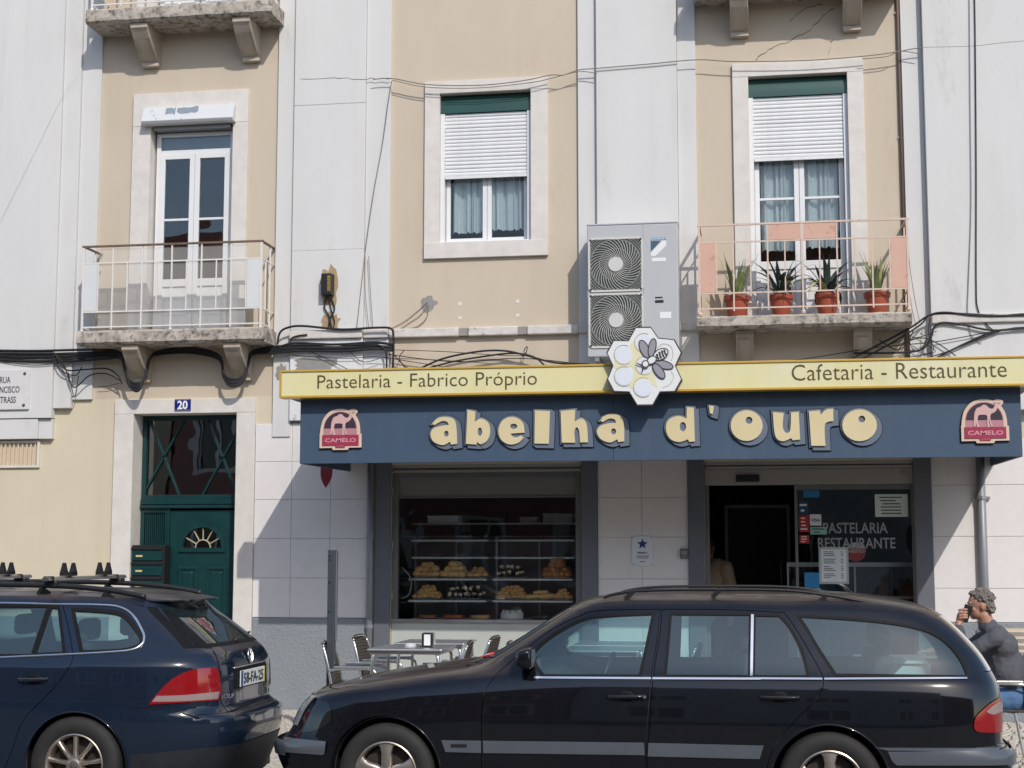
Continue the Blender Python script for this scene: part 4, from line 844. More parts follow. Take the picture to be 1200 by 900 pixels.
# big cut-out name: abelha d'ouro
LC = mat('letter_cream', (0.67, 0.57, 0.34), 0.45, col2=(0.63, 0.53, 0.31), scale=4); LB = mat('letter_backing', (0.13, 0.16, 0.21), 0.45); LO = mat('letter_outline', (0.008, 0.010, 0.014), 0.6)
NM = thing('shop_name', "cream cut-out letters abelha d'ouro mounted on the blue awning front", 'lettering', (-1.07, YA, 2.72))
def el(cx, cy, rx, ry, n=24): return [(cx+rx*math.cos(2*math.pi*i/n), cy+ry*math.sin(2*math.pi*i/n)) for i in range(n)]
c = 'c'
O1, O2, O3, O4 = ((320, 400), 4.0), ((400, 300), 3.0), ((620, 400), 4.0), ((800, 300), 3.0)
LET = [(O1, [(745, 388, c), (770, 362), (805, 354), (845, 364), (858, 400), (862, 480, c), (834, 484, c), (830, 470, c), (795, 486), (752, 470), (738, 436), (752, 408), (790, 396), (824, 392, c), (815, 377), (790, 374), (757, 392, c)], [el(812, 433, 11, 14)]),
       (O1, [(911, 321, c), (948, 329, c), (944, 378, c), (975, 362), (1008, 382), (1017, 425), (1004, 464), (974, 482), (956, 470, c), (954, 484, c), (904, 480, c)], [el(969, 424, 11, 20)]),
       (O1, [(1178, 428, c), (1172, 385), (1145, 360), (1108, 355), (1072, 375), (1056, 420), (1070, 462), (1108, 483), (1148, 476), (1174, 452, c), (1162, 441, c), (1140, 450), (1120, 444), (1114, 432, c)], [el(1128, 398, 17, 12)]),
       (O2, [(680, 543, c), (733, 545, c), (729, 660, c), (679, 659, c)], []),
       (O2, [(771, 545, c), (822, 540, c), (820, 582, c), (845, 571), (862, 592), (867, 655, c), (839, 655, c), (836, 615), (827, 602), (819, 618), (822, 656, c), (775, 656, c)], []),
       (O3, [(334, 372, c), (352, 350), (390, 341), (432, 352), (444, 390), (446, 468, c), (418, 472, c), (414, 458, c), (380, 474), (336, 458), (318, 425), (332, 398), (372, 384), (408, 382, c), (400, 366), (375, 362), (346, 378, c)], [el(396, 422, 12, 14)]),
       (O3, [(739, 308, c), (772, 311, c), (777, 469, c), (750, 471, c), (745, 459, c), (702, 472), (660, 455), (641, 410), (655, 366), (700, 350), (738, 362, c)], [el(721, 400, 15, 22)]),
       (O3, [(843, 300, c), (866, 303, c), (861, 341, c), (848, 337, c)], []),
       (O3, el(1020, 395, 75, 72), [el(1031, 370, 16, 17)]),
       (O4, [(317, 549, c), (355, 552, c), (352, 600), (363, 621), (378, 612), (381, 550, c), (408, 548, c), (413, 645, c), (387, 648, c), (382, 640, c), (350, 651), (325, 630)], []),
       (O4, [(444, 546, c), (482, 543, c), (485, 558, c), (505, 540), (529, 537, c), (530, 580, c), (506, 585), (499, 605), (502, 667, c), (452, 667, c)], []),
       (O4, el(622, 595, 61, 56), [el(630, 573, 12, 12)])]
def grow(P, d):
    n = len(P); a = sum(P[i][0]*P[(i+1) % n][1]-P[(i+1) % n][0]*P[i][1] for i in range(n)); s = 1 if a > 0 else -1; out = []
    for i in range(n):
        p, q, r = Vector(P[i-1]), Vector(P[i]), Vector(P[(i+1) % n]); e1 = (q-p); e2 = (r-q)
        if e1.length < 1e-9 or e2.length < 1e-9: out.append(tuple(q)); continue
        n1 = Vector((e1.y, -e1.x)).normalized(); n2 = Vector((e2.y, -e2.x)).normalized(); m = n1+n2
        m = m.normalized()*min(1.6, 1/max(0.4, (m.normalized().dot(n1)))) if m.length > 1e-6 else n1
        out.append(tuple(q+m*d*s))
    return out
def hull(P):
    P = sorted(set((round(a, 5), round(b, 5)) for a, b in P)); 
    def half(pts):
        h = []
        for p in pts:
            while len(h) > 1 and (h[-1][0]-h[-2][0])*(p[1]-h[-2][1])-(h[-1][1]-h[-2][1])*(p[0]-h[-2][0]) <= 0: h.pop()
            h.append(p)
        return h[:-1]
    return half(P)+half(P[::-1])
for (o, s), P, H in LET:
    Q = ats(cr(P, True, 5) if len(P[0]) == 3 or any(len(p) == 3 for p in P) else P, YA-0.04, o, s); HH = [ats(h, YA-0.04, o, s) for h in H]
    loc = lambda L: [(a+1.07, b-2.72) for a, b in L]
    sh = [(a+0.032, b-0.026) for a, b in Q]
    big = hull(grow(Q, 0.012)+grow(sh, 0.012)) if len(P) > 20 or o is O4 and len(P) > 15 else None
    ltr = empty('letter', NM)
    # slate backing, shifted down and to the right of the letter, with a dark rim around it
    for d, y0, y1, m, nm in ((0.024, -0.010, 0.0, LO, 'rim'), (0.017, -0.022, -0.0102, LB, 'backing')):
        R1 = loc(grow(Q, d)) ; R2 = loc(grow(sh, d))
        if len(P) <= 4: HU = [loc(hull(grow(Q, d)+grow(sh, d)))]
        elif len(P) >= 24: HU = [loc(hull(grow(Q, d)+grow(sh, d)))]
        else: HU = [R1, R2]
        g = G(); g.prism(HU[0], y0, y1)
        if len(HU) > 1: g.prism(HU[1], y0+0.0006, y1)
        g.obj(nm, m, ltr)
    G().prism(loc(Q), -0.04, -0.0222, [loc(h) for h in HH]).obj('face', LC, ltr, bevel=0.002)
# coffee brand badges
PINK = mat('badge_pink', (0.62, 0.40, 0.38), 0.4); PLUM = mat('badge_plum', (0.045, 0.03, 0.045), 0.4); CRIM = mat('badge_crimson', (0.33, 0.035, 0.075), 0.4); TANR = mat('badge_tan_rim', (0.66, 0.50, 0.40), 0.4); ROSE = mat('badge_rose', (0.45, 0.22, 0.24), 0.4)
def badge(cx, cz, sc, label):
    t = thing('coffee_badge', label, 'badge', (cx, YA, cz)); o = (350, 520)
    f = lambda L: [((x-540)/560*0.43*sc, (455-y)/560*0.43*sc) for x, y in L]
    outer = cr([(262, 500, c), (270, 430), (300, 320), (370, 230), (450, 190), (530, 178), (600, 185), (640, 198), (690, 182), (745, 190), (765, 222), (745, 255), (738, 262), (780, 340), (800, 430), (802, 505, c), (822, 510, c), (822, 688, c), (655, 690, c), (640, 718, c), (440, 718, c), (425, 690, c), (258, 692, c), (258, 505, c)], True, 4)
    G().prism(f([(540+(x-540)*1.02-6, 455+(y-455)*1.02+8) for x, y in outer]), -0.012, 0.0).obj('rim', BLACK, t)
    G().prism(f(outer), -0.028, -0.0122).obj('plate', TANR, t, bevel=0.003)
    ar = [(535+225*math.cos(math.pi*i/24), 440-225*math.sin(math.pi*i/24)) for i in range(25)]
    G().prism(f([(310, 530)]+[(760, 530)]+ar), -0.0305, -0.0285).obj('field', ROSE, t)
    ar2 = [(535+215*math.cos(math.pi*i/24), 435-212*math.sin(math.pi*i/24)) for i in range(25)]
    G().prism(f(ar2), -0.033, -0.0308).obj('night_sky', PLUM, t)
    camel = cr([(425, 335), (450, 290), (490, 275), (525, 250), (560, 255), (590, 285), (630, 300), (655, 275), (662, 235), (650, 222, c), (690, 210), (735, 214, c), (728, 228), (695, 240), (688, 300), (660, 340), (620, 360), (605, 390), (610, 460), (635, 515, c), (612, 518, c), (596, 470), (588, 420), (585, 470), (598, 522, c), (570, 524, c), (565, 465), (570, 400), (555, 375), (490, 372), (462, 385), (455, 450), (475, 520, c), (445, 522, c), (435, 470), (425, 515, c), (402, 515, c), (412, 440), (415, 385)], True, 4)
    G().prism(f(camel), -0.037, -0.0332).obj('camel', PINK, t)
    G().prism(f([(296, 522), (786, 522), (786, 660), (610, 660), (600, 688), (480, 688), (470, 660), (296, 660)]), -0.036, -0.0307).obj('band', CRIM, t)
    a, b = f([(335, 618), (750, 565)]); text('lettering', 'CAMELO', a[0], b[0], a[1], b[1], -0.0362, mat('badge_letter_pink', (0.62, 0.30, 0.34), 0.4), t, 0.001, 0.02)
    a, b = f([(490, 682), (590, 660)]); text('lettering', 'CAFÉS', a[0], b[0], a[1], b[1], -0.0362, ROSE, t, 0.001, 0.0)
badge(-4.14, 2.935, 1.0, 'camel coffee badge at the left end of the blue awning, above the wall tiles'); badge(2.095, 2.93, 1.0, 'camel coffee badge at the right end of the blue awning, above the seated man')
# honeycomb flower sign with the bee
BW = mat('bee_white', (0.74, 0.75, 0.74), 0.35); BY = mat('bee_yellow', (0.72, 0.68, 0.45), 0.4); BE = mat('bee_edge', (0.05, 0.035, 0.045), 0.5); BG = mat('bee_wing_grey', (0.30, 0.29, 0.32), 0.4); BCELL = mat('bee_cell_white', (0.70, 0.73, 0.79), 0.35); BLN = mat('bee_line', (0.30, 0.29, 0.13), 0.6)
HO, HS_ = (690, 370), 7.5; YB = -2.10
HB = thing('honeycomb_sign', 'white honeycomb flower shaped sign with a grey bee above the shop name', 'sign', (-1.06, YB, 3.48))
hl = lambda L, y=YB: [(a+1.06, b-3.48) for a, b in ats(L, y, HO, HS_)]
OUTL = [(412, 97), (545, 95), (612, 192), (755, 207), (818, 320), (765, 440), (822, 562), (762, 668), (628, 672), (562, 790), (425, 792), (352, 672), (215, 668), (158, 560), (208, 440), (153, 325), (212, 215), (345, 218)]
G().prism(hl(OUTL), -0.0, 0.085).obj('box_edge', BE, HB, bevel=0.003)
G().prism([(x*0.965, z*0.965) for x, z in hl(OUTL)], -0.004, -0.0002).obj('face', BW, HB)
G().prism(hl(cr([(400, 215), (330, 300), (240, 330), (225, 420), (245, 470), (340, 440), (400, 480), (350, 620, c), (400, 640), (470, 560), (560, 610), (605, 630, c), (570, 520), (510, 420), (470, 360), (430, 250)], True, 3)), -0.006, -0.0042).obj('honey', BY, HB)
for cx, cy, r in ((308, 345, 77), (310, 535, 78), (478, 632, 78), (490, 440, 72), (485, 240, 75)): 
    G().prism(hl(el(cx, cy, r, r*1.0, 28)), -0.0082, -0.0062).obj('cell', BCELL, HB)
    L = [(x, -0.0075, z) for x, z in hl(el(cx, cy, r+9, r+9, 40))][6:34]; G().tube(L, 0.0018, 4).obj('cell_line', BLN, HB)
G().tube([(x, -0.006, z) for x, z in hl(cr([(600, 290), (650, 248), (720, 270), (740, 340), (725, 400)], False, 6))], 0.0018, 4).obj('cell_line', BLN, HB); G().tube([(x, -0.006, z) for x, z in hl(cr([(650, 632), (710, 605), (745, 540), (725, 490)], False, 6))], 0.0018, 4).obj('cell_line', BLN, HB)
def rel(cx, cy, rx, ry, ang, n=28):
    a = math.radians(ang); return [(cx+rx*math.cos(t)*math.cos(a)-ry*math.sin(t)*math.sin(a), cy+rx*math.cos(t)*math.sin(a)+ry*math.sin(t)*math.cos(a)) for t in (2*math.pi*i/n for i in range(n))]
bee = empty('bee', HB)
def blob(L, name, m, z0, rim=8):
    P = hl(L); cxx = sum(p[0] for p in P)/len(P); czz = sum(p[1] for p in P)/len(P)
    G().prism(grow(P, 0.011), z0-0.002, z0).obj('outline', BE, bee); G().prism(P, z0-0.004, z0-0.0021).obj(name, m, bee)
blob(rel(490, 295, 78, 33, 66), 'wing', BG, -0.0085); blob(rel(558, 283, 76, 27, 101), 'wing', BG, -0.0127); blob(rel(658, 432, 80, 30, 15), 'wing', BG, -0.0085); blob(rel(616, 488, 72, 31, 54), 'wing', BG, -0.0127)
blob(rel(632, 342, 66, 40, -30), 'abdomen', BW, -0.0172)
for k in (-38, -12, 14, 38):
    x0 = 632+k*math.cos(math.radians(-30)); y0 = 342+k*math.sin(math.radians(-30)); h_ = 36*math.sqrt(max(0.1, 1-(k/66)**2))
    G().prism(hl(cr([(x0-8, y0-h_*0.9+4), (x0+4+6, y0-h_*0.7), (x0+12, y0), (x0+24, y0+h_*0.7), (x0+8, y0+h_*0.9), (x0-4, y0)], True, 3)), -0.0228, -0.0213).obj('stripe', BE, bee)
blob(rel(555, 393, 38, 26, -35), 'thorax', BW, -0.023); blob(rel(500, 427, 24, 24, 0), 'head', BW, -0.0275)
for L in ([(478, 432), (450, 432), (425, 418)], [(488, 452), (478, 470), (472, 495)]): G().tube([(x, -0.026, z) for x, z in hl(cr(L, False, 4))], 0.0055, 6).obj('antenna', BE, bee)
for x in (-0.15, 0.15): G().bar((x, 0.085, -0.08), (x, 0.098, -0.08), 0.04, 0.04).obj('standoff', STEEL, HB)
# ------------------------------------------------------------------ air conditioner
ACM = mat('ac_casing', (0.46, 0.47, 0.48), 0.4, col2=(0.43, 0.44, 0.45), scale=2); ACG = mat('ac_grille', (0.58, 0.57, 0.53), 0.5); ACF = mat('ac_fan_dark', (0.045, 0.055, 0.05), 0.5)
AC = thing('air_conditioner', 'grey two-fan outdoor air conditioner mounted on the white wall above the bee sign', 'air conditioner', (-1.31, -0.30, 3.80))
def ac(g, name, m, par=AC, **k):
    g.v = [(a+1.31, b+0.30, z-3.80) for a, b, z in g.v]; return g.obj(name, m, par, **k)
ac(G().box(-1.80, -0.82, -0.49, -0.16, 3.80, 5.235), 'casing', ACM, bevel=0.012)
ac(G().box(-1.803, -0.817, -0.493, -0.157, 5.236, 5.255), 'lid', ACM, bevel=0.006); ac(G().box(-1.195, -1.19, -0.4925, -0.489, 3.82, 5.23), 'panel_seam', LINE)
for zc in (4.80, 4.19):
    xc = -1.49; yF = -0.50
    fu = empty('fan_guard', AC); 
    sq = lambda h, r=0.05: [(xc+sx*(h-r)+r*math.cos(a), zc+sz*(h-r)+r*math.sin(a)) for sx, sz, a0 in ((1, 1, 0), (-1, 1, 90), (-1, -1, 180), (1, -1, 270)) for a in (math.radians(a0+q) for q in (0, 22, 45, 67, 90))]
    ac(G().prism(sq(0.297), -0.5035, -0.4915, [sq(0.277)]), 'guard_frame', ACG, fu, bevel=0.002)
    ac(G().prism(sq(0.276), -0.4925, -0.4905), 'fan_well', ACF, fu)
    sp_ = G()
    for i in range(38):
        a0 = 2*math.pi*i/38; L = []
        for k in range(8):
            t = k/7; r = 0.075+0.20*t; a = a0+0.85*t; x, z = xc+r*math.cos(a), zc+r*math.sin(a)
            L.append((x, -0.502-0.008*math.sin(math.pi*t), z))
        sp_.tube(L, 0.0032, 4)
    for r in (0.175, 0.274): sp_.tube([(xc+r*math.cos(2*math.pi*i/40), -0.505, zc+r*math.sin(2*math.pi*i/40)) for i in range(40)], 0.0016, 4, closed=True)
    for sx in (-1, 1):
        for sz in (-1, 1):
            for k in range(4): r = 0.285+0.022*k; sp_.tube([(xc+min(r*math.cos(a), 0.272)*sx, -0.50, zc+min(r*math.sin(a), 0.272)*sz) for a in (math.radians(q) for q in range(18+4*k, 73-4*k, 6))], 0.0016, 4)
    ac(sp_, 'wire', ACG, fu)
    ac(G().lathe([(0, -0.012), (0.078, -0.012), (0.082, 0), (0.078, 0.01)], (xc, -0.505, zc), 'y', 20), 'hub_cap', mat('ac_hub', (0.56, 0.56, 0.54), 0.4), fu)
    for sx in (-0.27, 0.27):
        for sz in (-0.27, 0.27): ac(G().lathe([(0, -0.006), (0.012, -0.006), (0.012, 0)], (xc+sx, -0.503, zc+sz), 'y', 10), 'screw', BLACK, fu)
lx = -1.0
ac(G().box(-1.11, -0.94, -0.4925, -0.4902, 5.055, 5.08), 'logo_strip', mat('ac_logo_blue', (0.03, 0.22, 0.42), 0.4)); ac(G().prism([(-1.11, 5.045), (-1.0, 5.045), (-1.11, 4.93)], -0.4925, -0.4902), 'logo_triangle', mat('ac_logo_dark', (0.05, 0.10, 0.16), 0.4))
ac(G().prism([(-0.985, 5.045), (-0.945, 5.045), (-0.945, 4.99), (-1.06, 4.88), (-1.11, 4.88), (-1.11, 4.92)], -0.4925, -0.4902), 'logo_band', BW)
text('lettering', 'DAIKIN', 0.202, 0.368, 1.258, 1.277, -0.194, BW, AC, 0.0006, 0.02)
for x0, x1, z0, z1, m in ((-1.10, -0.95, 4.82, 4.86, BW), (-1.07, -0.99, 4.42, 4.435, BLACK), (-1.07, -0.98, 4.37, 4.40, BLACK), (-1.02, -0.90, 4.20, 4.27, BW)): ac(G().box(x0, x1, -0.4925, -0.4902, z0, z1), 'sticker', m)
for x in (-1.70, -0.93): ac(G().box(x-0.025, x+0.025, -0.48, -0.105, 3.755, 3.798), 'bracket', STEEL)
# ------------------------------------------------------------------ potted plants on the balcony
POT = mat('terracotta_plastic', (0.40, 0.085, 0.04), 0.5, col2=(0.30, 0.07, 0.04), scale=7, stain=(0.42, 0.22, 0.15), stain_scale=10, stain_lo=0.60, stain_hi=0.72); SOIL = mat('soil', (0.05, 0.035, 0.025), 0.95, bump=0.004)
LF = mat('snake_leaf', (0.10, 0.16, 0.075), 0.45, col2=(0.24, 0.27, 0.10), scale=20, amt=0.4); LFD = mat('dark_leaf', (0.028, 0.045, 0.038), 0.45, col2=(0.04, 0.065, 0.05), scale=15); LFE = mat('yellow_leaf_edge', (0.42, 0.40, 0.16), 0.5)
def plant(x, label, kind, seed, sc=1.0):
    t = thing('potted_plant', label, 'potted plant', (x, -0.28, 4.214), 'potted plants on the right balcony'); r_ = random.Random(seed); k = sc
    G().lathe([(0, 0.0), (0.095*k, 0.0), (0.098*k, 0.005), (0.125*k, 0.185), (0.138*k, 0.187), (0.142*k, 0.235), (0.132*k, 0.238), (0.125*k, 0.20), (0, 0.20)], n=28).obj('pot', POT, t, smooth=35)
    G().lathe([(0, 0.212), (0.126*k, 0.208)], n=20).obj('soil', SOIL, t)
    n = 13 if kind == 'snake' else 22
    for i in range(n):
        a = 2*math.pi*i/n+r_.uniform(-.25, .25); ln = r_.uniform(0.34, 0.58) if kind == 'snake' else r_.uniform(0.40, 0.60); lean = r_.uniform(0.12, 0.42) if kind == 'snake' else r_.uniform(0.35, 1.15)
        wd = r_.uniform(0.020, 0.032) if kind == 'snake' else r_.uniform(0.022, 0.030); base = r_.uniform(0.0, 0.05); P = []; nn = 8
        d = Vector((math.cos(a), math.sin(a), 0)); pos = d*base+Vector((0, 0, 0.20)); el_ = math.pi/2-lean*(0.35 if kind != 'snake' else 0.8); V = []
        tw = Vector((-math.sin(a), math.cos(a), 0)); kink = r_.uniform(0.4, 1.9); curl = r_.uniform(-0.10, 0.10)
        for q in range(nn+1):
            s = q/nn; wv = wd*(1-s**2.2)*(0.65+0.7*math.sin(math.pi*min(1, s+0.12))) if q < nn else 0.001
            cup = Vector((0, 0, 1))*0.25*wv
            V += [pos-tw*wv+cup, pos+d*0.002, pos+tw*wv+cup]
            pos = pos+(d*math.cos(el_)+Vector((0, 0, 1))*math.sin(el_))*ln/nn
            el_ -= (lean*0.10 if kind == 'snake' else lean*0.30)*kink; d = Matrix.Rotation(curl, 3, 'Z') @ d
        F = [(3*q+j, 3*q+j+1, 3*q+j+4, 3*q+j+3) for q in range(nn) for j in (0, 1)]
        G().add(V, F).obj('leaf', (LFE if r_.random() < (0.14 if kind == 'snake' else 0.07) else (LF if kind == 'snake' else LFD)), t, smooth=True)
plant(-0.205, 'terracotta pot with upright pale green leaves, leftmost on the right balcony', 'snake', 1); plant(0.262, 'terracotta pot with dark spiky leaves, second from the left on the balcony', 'dark', 2, 0.92)
plant(0.745, 'terracotta pot with dark spiky leaves, third from the left on the balcony', 'dark', 3, 0.94); plant(1.265, 'terracotta pot with tall blue green leaves, rightmost on the balcony', 'snake', 4)
# ------------------------------------------------------------------ pipes, posts, boxes and cables
PIPE = mat('pipe_grey', (0.26, 0.27, 0.29), 0.45, 0.2, col2=(0.22, 0.23, 0.25), scale=4)
o = thing('drain_pipe', 'grey drain pipe left of the pastry window', 'pipe', (-4.295, -0.06, 0)); G().tube([(0, 0, PV), (0, 0, 3.0)], 0.038, 12).obj('pipe', PIPE, o, smooth=True)
for z in (0.9, 1.9): G().lathe([(0.038, -0.02), (0.045, -0.02), (0.045, 0.02), (0.038, 0.02)], (0, 0, z), n=12).obj('clip', PIPE, o)
o = thing('drain_pipe', 'grey drain pipe on the stone wall behind the seated man', 'pipe', (2.29, -0.075, 0)); G().tube([(0, 0, PV), (0, 0, 3.0)], 0.045, 12).obj('pipe', PIPE, o, smooth=True)
for z in (0.9, 2.28): G().lathe([(0.045, -0.018), (0.053, -0.018), (0.053, 0.018), (0.045, 0.018)], (0, 0, z), n=12).bar((-0.09, 0.03, z), (0.09, 0.03, z), 0.02, 0.03).obj('clip', STEEL, o)
o = thing('drain_pipe', 'thin dark pipe down the edge of the right cream bay', 'pipe', (1.585, -0.025, 3.3)); G().tube([(0, 0, 0), (0.0, 0, 8.0)], 0.018, 8).obj('pipe', mat('brown_pipe', (0.14, 0.10, 0.075), 0.6), o, smooth=True)
for z in (1.1, 2.9, 4.3): G().bar((-0.03, 0.015, z), (0.03, 0.015, z), 0.02, 0.025).obj('clip', STEEL, o)
o = thing('steel_post', 'tall dark grey steel post standing on the pavement left of the tables', 'post', (-4.03, -2.5, PV))
G().box(-0.037, 0.037, -0.03, 0.03, 0.012, 1.755).obj('shaft', mat('post_grey', (0.05, 0.06, 0.07), 0.5, 0.1), o, bevel=0.006); G().box(-0.09, 0.09, -0.09, 0.09, 0, 0.012).obj('base_plate', STEEL, o); G().box(0.040, 0.052, -0.02, 0.02, 0.9, 1.74).obj('guide_strip', STEEL, o)
for z in (1.70, 1.66, 1.45, 1.17): G().lathe([(0, -0.006), (0.009, -0.006), (0.009, 0)], (-0.015, -0.03, z), 'y', 10).obj('bolt', BLACK, o)
jb = thing('junction_box', 'black telephone junction box with yellow terminals on the flaking white wall', 'junction box', (-4.80, -0.09, 4.72))
G().box(-0.065, 0.065, -0.11, 0.004, -0.11, 0.14).obj('housing', BLACK, jb, bevel=0.012); G().box(0.012, 0.048, -0.118, -0.1105, -0.07, 0.11).obj('terminal_strip', mat('terminal_yellow', (0.30, 0.20, 0.03), 0.5), jb)
for i in range(6): G().box(0.016, 0.044, -0.124, -0.1182, -0.06+i*0.028, -0.045+i*0.028).obj('terminal', mat('brass_terminal', (0.45, 0.33, 0.10), 0.3, 0.7), jb)
def wires(name, label, cat, lines, mat_=RUBBER, seed=0):
    """a strapped bundle: each strand a part; lines = (photo points, depth, radius)"""
    x, z = at(*lines[0][0][0][:2], lines[0][1]); t = thing(name, label, cat, (x, lines[0][1], z)); r_ = random.Random(seed)
    for P, Y, rad in lines:
        L = []
        for p in P:
            yy = Y if len(p) == 2 else p[2]; a, b = at(p[0], p[1], yy); L.append((a-x, yy-lines[0][1], b-z))
        G().tube(cr(L, False, 6), rad, 6).obj('strand', mat_, t, smooth=True)
    return t
r_ = random.Random(4); L = []
for k in range(7):   # heavy bundle looping round the balcony consoles
    d = k*2.0; j = lambda: r_.uniform(-1.2, 1.2)
    L.append(([(-420, 416+d+j()), (-200, 413+d+j()), (-30, 411+d+j()), (40, 412+d+j()), (90, 411+d*0.9+j()), (125, 410+d*0.8+j()), (141, 413+d*0.6+j(), -0.16), (146, 430+d*.3, -0.20), (152, 446+d*0.6, -0.22), (163, 449+d*0.7, -0.24), (171, 440-d*0.4, -0.2), (176, 420, -0.16), (186, 411+d*0.3+j()), (215, 407+d*0.5+j()), (240, 410+d*0.5), (258, 418+d*0.4, -0.16), (262, 437+d*0.4, -0.2), (270, 444+d*0.7, -0.24), (284, 442+d*0.5, -0.22), (291, 425+d*.2, -0.18), (296, 412+d*0.3), (320, 407+d*0.5+j()), (360, 404+d*0.6+j(), -0.14), (400, 404+d*0.7+j(), -0.14), (440, 402+d*0.6+j(), -0.13), (462, 404+d*0.6, -0.12)], -0.13, 0.010 if k % 3 else 0.014))
wires('cable_bundle', 'thick black cable bundle looping round the consoles of the left balcony', 'cable', L)
wires('cable_loops', 'loose black cables sagging beside the left balcony over the pilaster', 'cable', [([(64, 414), (72, 428), (80, 434), (100, 433), (125, 432), (138, 440), (143, 450)], -0.15, 0.009), ([(66, 415), (76, 430), (83, 450), (90, 453), (105, 440), (125, 438), (142, 447)], -0.15, 0.008), ([(62, 416), (70, 433), (88, 440), (96, 430)], -0.15, 0.007), ([(80, 436), (84, 455), (88, 464), (92, 440)], -0.13, 0.005), ([(0, 423), (40, 428), (80, 424), (120, 416)], -0.135, 0.005), ([(115, 453), (128, 452), (140, 449)], -0.06, 0.004)])
wires('wall_cable', 'black cable running from the balcony across and down to the yellow sign', 'cable', [([(325, 403), (328, 390), (337, 384), (355, 382), (400, 386), (440, 384), (458, 385), (461, 394), (461, 415), (460, 434)], -0.15, 0.013), ([(325, 408), (345, 402), (400, 404), (440, 404), (451, 410), (453, 420), (453, 434)], -0.14, 0.011), ([(340, 410), (342, 396), (360, 392)], -0.14, 0.009)])
wires('box_cable', 'twisted black cables dropping from the junction box to the wall cable', 'cable', [([(383, 348), (380, 360), (386, 372), (384, 388)], -0.11, 0.009), ([(388, 349), (392, 362), (387, 374), (390, 388)], -0.11, 0.009), ([(385, 348), (388, 362), (392, 378), (388, 390)], -0.11, 0.007)])
wires('sign_cables', 'tangled black cables lying above the yellow sign under the middle window', 'cable', [([(492, 432), (520, 420), (560, 412), (590, 411), (615, 416), (650, 425), (690, 427)], -0.10, 0.011), ([(500, 432), (530, 424), (565, 418), (600, 414), (625, 418), (640, 430)], -0.10, 0.010), ([(455, 415), (490, 420), (540, 424), (600, 420), (640, 422), (690, 428)], -0.09, 0.005), ([(460, 410), (520, 412), (580, 416), (615, 417)], -0.09, 0.004), ([(462, 416), (470, 425), (480, 433)], -0.09, 0.006), ([(474, 410), (468, 420), (476, 433)], -0.09, 0.005), ([(616, 416), (618, 406), (614, 412), (622, 418)], -0.1, 0.005), ([(340, 416), (400, 420), (440, 418), (470, 422), (520, 430)], -0.12, 0.004), ([(360, 410), (390, 424), (410, 434)], -0.12, 0.004), ([(410, 412), (425, 424), (445, 420)], -0.12, 0.004)], seed=2)
wires('right_cables', 'thick black cables sweeping from behind the sign to the right wall', 'cable', [([(985, 428), (1010, 414), (1045, 396), (1070, 382), (1088, 370), (1105, 367), (1135, 368), (1175, 370), (1230, 367), (1500, 362)], -0.17, 0.011), ([(985, 431), (1015, 418), (1050, 399), (1078, 381), (1090, 369), (1110, 366), (1150, 370), (1230, 369), (1500, 365)], -0.18, 0.009), ([(1000, 414), (1060, 413), (1082, 408), (1091, 395), (1095, 383), (1106, 378), (1130, 381), (1165, 387), (1230, 384), (1500, 380)], -0.17, 0.011), ([(1098, 419), (1130, 403), (1160, 390), (1180, 386), (1230, 383), (1500, 379)], -0.17, 0.010), ([(1085, 420), (1110, 412), (1150, 396), (1175, 387)], -0.17, 0.006), ([(900, 426), (960, 418), (1020, 408), (1060, 404), (1100, 400), (1160, 389)], -0.17, 0.005), ([(1030, 398), (1050, 410), (1060, 402), (1080, 396), (1098, 402), (1120, 417)], -0.17, 0.006), ([(1072, 384), (1066, 400), (1074, 412), (1086, 398), (1078, 390)], -0.17, 0.004), ([(1090, 372), (1088, 390), (1094, 410), (1080, 416)], -0.17, 0.004), ([(1065, 392), (1082, 402), (1096, 412), (1070, 418)], -0.17, 0.004), ([(1042, 404), (1060, 398), (1082, 394), (1098, 388)], -0.17, 0.004)], seed=3)
wires('vertical_cable', 'thin black cable hanging down the right white panel, right of its twin', 'cable', [([(1142, -10), (1143, 60), (1144, 200), (1144, 330), (1146, 362), (1156, 380), (1166, 388)], -0.15, 0.0065)])
wires('vertical_cable', 'thin grey cable hanging down the right white panel, left of its twin', 'cable', [([(1136, -10), (1137, 120), (1138, 240), (1135, 330), (1134, 366), (1138, 392), (1150, 402)], -0.15, 0.0045)], PIPE)
wires('thin_wire', 'thin wire hanging beside the right end of the right balcony', 'cable', [([(1062, 262), (1066, 310), (1072, 350), (1078, 378)], -0.10, 0.004)], PIPE)
CLW = mat('old_wire', (0.22, 0.19, 0.16), 0.7)
wires('facade_wire', 'pair of thin old wires strung across the upper facade over the middle window', 'cable', [([(437, 93), (460, 92), (500, 99), (560, 100), (610, 95), (645, 88), (660, 88), (678, 82), (700, 80), (760, 75), (817, 70), (860, 72), (940, 71), (1010, 66), (1050, 61), (1080, 56), (1142, 54), (1200, 48), (1500, 24)], -0.13, 0.006), ([(460, 94), (500, 102), (560, 103), (620, 97), (645, 92), (678, 84), (700, 86)], -0.13, 0.005), ([(1010, 69), (1040, 66), (1055, 60), (1078, 63)], -0.13, 0.005)], CLW)
wires('drop_wire', 'thin grey wire dropping down the white pilaster left of the middle window', 'cable', [([(459, 95), (455, 120), (448, 170), (438, 225), (430, 280), (424, 330), (418, 384)], -0.09, 0.005), ([(432, 300), (434, 340), (437, 384)], -0.09, 0.004), ([(428, 300), (428, 340), (432, 384)], -0.09, 0.004)], CLW)
